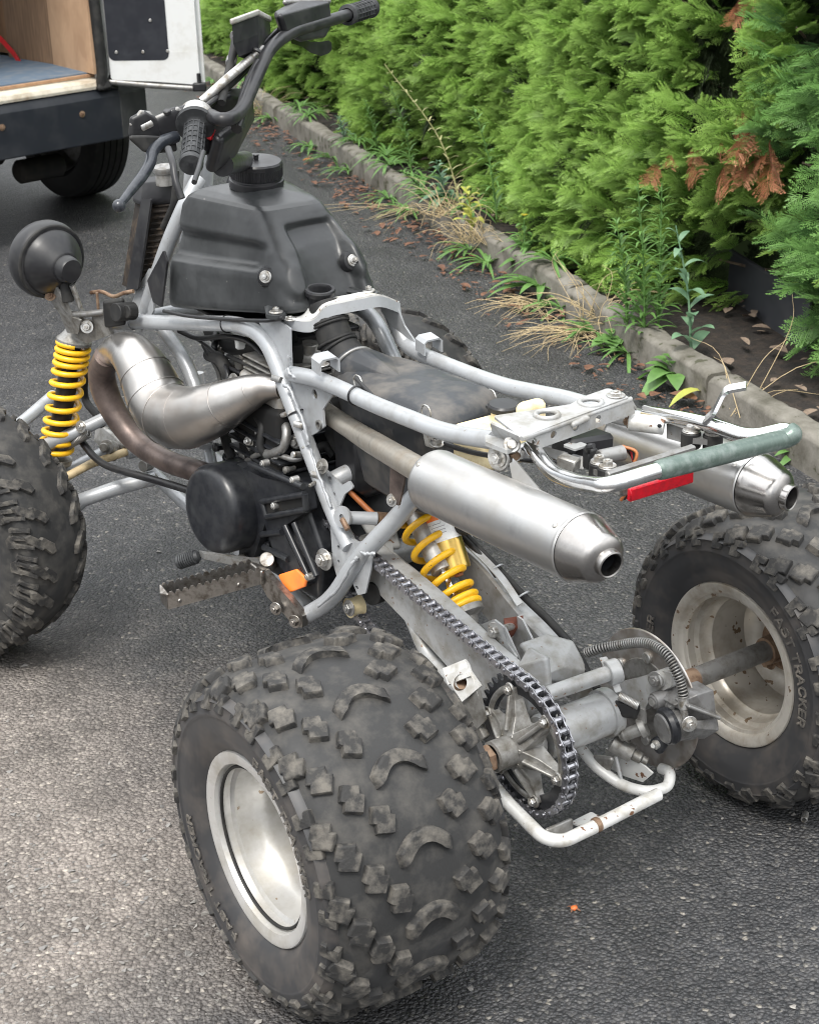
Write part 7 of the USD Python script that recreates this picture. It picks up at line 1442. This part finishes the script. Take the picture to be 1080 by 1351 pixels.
def grip(a, b, flange):
    ax = unit(b-a); L = np.linalg.norm(b-a); g = part('hand_grip', Q)
    obj('grip_core', lathe([(-.002, 0), (-.002, .0165), (.001, .0178), (.006, .0178), (.008, .0148), (L-.012, .0150), (L-.010, .018)]+([(L-.009, .0285), (L-.004, .030), (L-.001, .029), (L-.001, .01)] if flange else [(L-.002, .018), (L, .012)]), a, ax, 40), G, g, smooth=32)
    F = frame(ax); nr = 7
    for k in range(nr): obj('grip_ring', ring(a+ax*(.014+(L-.032)*k/(nr-1)), ax, .0152, .0016, 32, 6), G, g, smooth=60)
    for k in range(12):
        q = k*math.pi/6; d = math.cos(q)*F[:, 0]+math.sin(q)*F[:, 1]
        obj('grip_rib', tube([a+ax*.012+d*.0154, a+ax*(L-.014)+d*.0154], .0014, 5), G, g, smooth=60)
    obj('grip_end_hole', lathe([(-.0005, .0), (-.0028, .0005), (-.0026, .0035), (-.0018, .0036)], a, ax, 16), 'engine_black', g)
    return g
gLa = gL0; gLb = gL1
grip(gLa, gLb, True); 
gRb = V3((0.1115, 0.838, 1.159)); grip(gR1, gR1+unit(gRb-gR1)*.118, False)
# centre cover
cv = [(-0.1926, 0.6643, 1.083), (-0.1609, 0.6695, 1.088), (-0.1179, 0.702, 1.076), (-0.0852, 0.7644, 1.026), (-0.128, 0.7446, 0.9846), (-0.1775, 0.707, 0.9824), (-0.1763, 0.708, 1.039)]
obj('centre_cover', rhull([V3(p)+V3(dx, dy, dz) for p in cv for dx, dy, dz in ((0, 0, 0), (.03, .035, 0))], .007), 'black_plastic', hbp, smooth=40)
obj('cover_stem_bolt', cyl((-0.1633, 0.6865, 1.093), (-0.1249, 0.7406, 1.049), .005, 12), 'black_plastic', hbp)
# left switch, clutch perch and lever
sw_ = part('clutch_lever', Q)
obj('switch_ring', lathe([(.002, .012), (.002, .0255), (.006, .027), (.022, .026), (.026, .023), (.026, .012)], gLb, unit(gLb-gLa), 36, closed=True), 'zinc', sw_, smooth=40)
obj('switch_body', [rhull([(-0.2574, 0.632, 1.081), (-0.2312, 0.628, 1.087), (-0.2221, 0.62, 1.065), (-0.2305, 0.62, 1.026), (-0.2419, 0.624, 1.047)], .010)], 'black_plastic', sw_, smooth=40)
obj('kill_switch', box(V3((-0.2248, 0.61, 1.049)), (.010, .012, .018), frame(unit((.3, -.2, .9))), .002), 'red_rubber', sw_)
obj('switch_mount', rhull([(-0.2336, 0.612, 1.067), (-0.2246, 0.612, 1.07), (-0.2241, 0.61, 1.058), (-0.232, 0.612, 1.056)], .003), 'label_white', sw_, smooth=40)
obj('lever_perch', [rhull([(-0.3327, 0.64, 1.078), (-0.3168, 0.636, 1.085), (-0.3028, 0.634, 1.075), (-0.3002, 0.636, 1.055), (-0.3217, 0.644, 1.047), (-0.335, 0.642, 1.058)], .006), rhull([(-0.2994, 0.634, 1.073), (-0.2695, 0.632, 1.085), (-0.2586, 0.63, 1.079), (-0.2642, 0.632, 1.062), (-0.2928, 0.636, 1.054)], .006)], 'black_plastic', sw_, smooth=40)
obj('perch_cap', [rhull([(-0.3358, 0.64, 1.072), (-0.3214, 0.636, 1.088), (-0.31, 0.635, 1.085), (-0.3018, 0.634, 1.073), (-0.3109, 0.635, 1.076), (-0.3242, 0.638, 1.075)], .004), rhull([(-0.2994, 0.633, 1.077), (-0.2822, 0.632, 1.082), (-0.2654, 0.63, 1.087), (-0.2608, 0.63, 1.082), (-0.2877, 0.633, 1.071)], .004)], 'grey_steel', sw_, smooth=40)
obj('cable_adjuster', [cyl((-0.323, 0.64, 1.066), (-0.3058, 0.636, 1.073), .0085, 18), cyl((-0.3325, 0.644, 1.062), (-0.3217, 0.64, 1.067), .006, 14)], 'zinc', sw_)
obj('perch_bolt', [cyl((-0.2819, 0.63, 1.082), (-0.2831, 0.629, 1.088), .0062, 14)], 'black_plastic', sw_)
LP = sm([(-0.2753, 0.622, 1.049), (-0.3062, 0.61, 1.046), (-0.3267, 0.597, 1.037), (-0.3386, 0.582, 1.025), (-0.3615, 0.562, 1.012), (-0.3921, 0.54, 0.9981), (-0.4151, 0.523, 0.9871)], 6)
lr_ = np.interp(np.linspace(0, 1, len(LP)), [0, .25, .45, .7, .93, 1], [.009, .0095, .0085, .0078, .0062, .0062])
obj('lever_blade', tube(LP, list(lr_), 14), 'lever_metal', sw_, smooth=60)
lb = trimesh.creation.icosphere(3, .0094); lb.apply_translation(V3((-0.4202, 0.52, 0.9851))); obj('lever_ball', lb, 'lever_metal', sw_, smooth=True)
obj('lever_dust_cover', rhull([(-0.3556, 0.6, 1.06), (-0.3381, 0.6, 1.042), (-0.3097, 0.61, 1.035), (-0.2803, 0.62, 1.032), (-0.2816, 0.62, 1.046), (-0.3366, 0.6, 1.058)], .004), 'black_rubber', sw_, smooth=50)
# throttle housing and reservoir
tb = part('throttle', Q)
thp = [(-0.023, 0.7362, 1.189), (0.0732, 0.8341, 1.194), (0.1305, 0.8524, 1.186), (0.1357, 0.8563, 1.155), (0.1151, 0.8407, 1.141), (0.0367, 0.7814, 1.147), (-0.0111, 0.7452, 1.166)]
obj('throttle_housing', rhull([V3(p)+V3(dx, dy, dz) for p in thp for dx, dy, dz in ((0, 0, 0), (.012, .03, .0))], .006), 'black_plastic', tb, smooth=40)
obj('throttle_lid', rhull([V3(p)+V3(0, 0, .006) for p in ((0.0301, 0.814, 1.195), (0.0819, 0.8533, 1.202), (0.1394, 0.8717, 1.191), (0.1413, 0.8606, 1.184), (0.1293, 0.8766, 1.172), (0.0584, 0.8355, 1.176))], .004), 'grey_steel', tb, smooth=40)
obj('throttle_boot', tube(sm([(0.0037, 0.7815, 1.162), (0.0392, 0.8084, 1.166), (0.0755, 0.8359, 1.167)], 5), [.009, .012, .0135], 16), 'grip_rubber', tb, smooth=60)
obj('thumb_lever', loft([[V3(c)+V3(0, 0, 0)+q*s for q in (V3(.004, .004, .012), V3(-.004, -.004, .012), V3(-.004, -.004, -.012), V3(.004, .004, -.012))] for c, s in (((0.0319, 0.8028, 1.145), .6), ((0.0792, 0.8512, 1.129), .5), ((0.1228, 0.8968, 1.113), .7), ((0.1673, 0.9367, 1.102), .95), ((0.1928, 0.956, 1.101), .9), ((0.2043, 0.9647, 1.1), .5))]), 'black_plastic', tb, smooth=50)
obj('throttle_screw', [cyl((0.0757, 0.8548, 1.18), (0.0759, 0.855, 1.183), .004, 10)], 'zinc', tb)
rv = part('brake_fluid_reservoir', Q, 'black square brake fluid reservoir with a grey lid')
rb_ = [(-0.1449, 0.669, 1.194), (-0.0578, 0.7851, 1.167), (-0.0031, 0.8077, 1.174), (-0.0801, 0.7055, 1.199)]
obj('reservoir_body', loft([[V3(p)+V3(0, 0, dz)*1. for p in rb_] for dz in (0.0, -.02, -.028)]+[[V3(p)*.8+np.mean([V3(q) for q in rb_], 0)*.2+V3(0, 0, -.048) for p in rb_]]), 'black_plastic', rv, smooth=False)
obj('reservoir_lid', rhull([V3(p)+V3(0, 0, dz) for p in rb_ for dz in (.003, .006)], .003), 'cast_alu', rv, smooth=40)
for p, ww in (((-0.1207, 0.6873, 1.195), 1), ((-0.035, 0.7773, 1.18), 1)): obj('lid_screw', cyl(V3(p)+V3(0, 0, .004), V3(p)+V3(0, 0, .008), .003, 10), 'zinc', rv)
sg = V3((-0.0057, 0.822, 1.164)); obj('sight_glass', [lathe([(0, .0), (.001, .007), (.002, .0095), (.004, .0095), (.0045, .0085), (.0025, .007), (.0022, 0)], sg, (.35, -.9, .1), 24)], 'cream_plastic', rv)
obj('brake_hose', tube(sm([(-0.104, 0.7376, 1.164), (-0.1184, 0.7204, 1.149), (-0.1351, 0.7015, 1.132), (-0.1624, 0.6683, 1.109), (-0.1892, 0.6355, 1.087)], 6), .0062, 12), 'black_rubber', rv, smooth=60)
obj('hose_fitting', [cyl((-0.1015, 0.7395, 1.166), (-0.1242, 0.716, 1.138), .0068, 14), cyl((-0.1242, 0.716, 1.138), (-0.133, 0.7056, 1.131), .0085, 14), cyl((-0.1051, 0.7431, 1.165), (-0.0925, 0.7463, 1.166), .0095, 18)], 'grey_steel', rv)
cab = part('control_cables', Q)
for P, r in (([(0.0327, 0.8034, 1.152), (-0.0213, 0.7689, 1.146), (-0.0801, 0.7244, 1.131), (-0.1591, 0.6708, 1.101), (-0.2206, 0.6242, 1.087)], .0042), ([(0.0395, 0.8086, 1.168), (0.0013, 0.7922, 1.161), (-0.0538, 0.7506, 1.144), (-0.1214, 0.6994, 1.119), (-0.1807, 0.6544, 1.101)], .0040),
             ([(-0.0668, 0.7031, 1.141), (-0.108, 0.6719, 1.107), (-0.1589, 0.6208, 1.08), (-0.1951, 0.5808, 1.056)], .0085), ([(-0.0999, 0.678, 1.135), (-0.1371, 0.6498, 1.108), (-0.1717, 0.6111, 1.083), (-0.2027, 0.5751, 1.063)], .0050), ([(-0.3711, 0.4476, 1.069), (-0.3818, 0.4144, 1.056), (-0.3877, 0.3974, 1.034), (-0.3862, 0.386, 1.013)], .0050),
             ([(-0.2873, 0.511, 1.044), (-0.3216, 0.46, 1.033), (-0.3449, 0.4298, 1.022)], .004)):
    obj('cable', tube(sm(P, 7), r, 10), 'black_plastic', cab, smooth=60)
for P in ([(0.0301, 0.8141, 1.152), (-0.0295, 0.7752, 1.137), (-0.0974, 0.7301, 1.111), (-0.1667, 0.6776, 1.092), (-0.2155, 0.6407, 1.077)], [(0.0462, 0.8262, 1.159), (-0.0032, 0.7951, 1.154), (-0.057, 0.7607, 1.136), (-0.1285, 0.7065, 1.114), (-0.1831, 0.6651, 1.098)], [(-0.0173, 0.7719, 1.139), (-0.0476, 0.7552, 1.117), (-0.0838, 0.7278, 1.091), (-0.1148, 0.7043, 1.065)], [(-0.0424, 0.7529, 1.131), (-0.0724, 0.7365, 1.108), (-0.1036, 0.7128, 1.081), (-0.1187, 0.714, 1.052)]): obj('cable', tube(sm(P, 7), .0042, 10), 'black_plastic', cab, smooth=60)
obj('cable_tie', ring(V3((-0.0861, 0.7073, 1.14)), (.6, .3, .5), .0125, .003, 24, 6), 'black_plastic', cab, smooth=60)
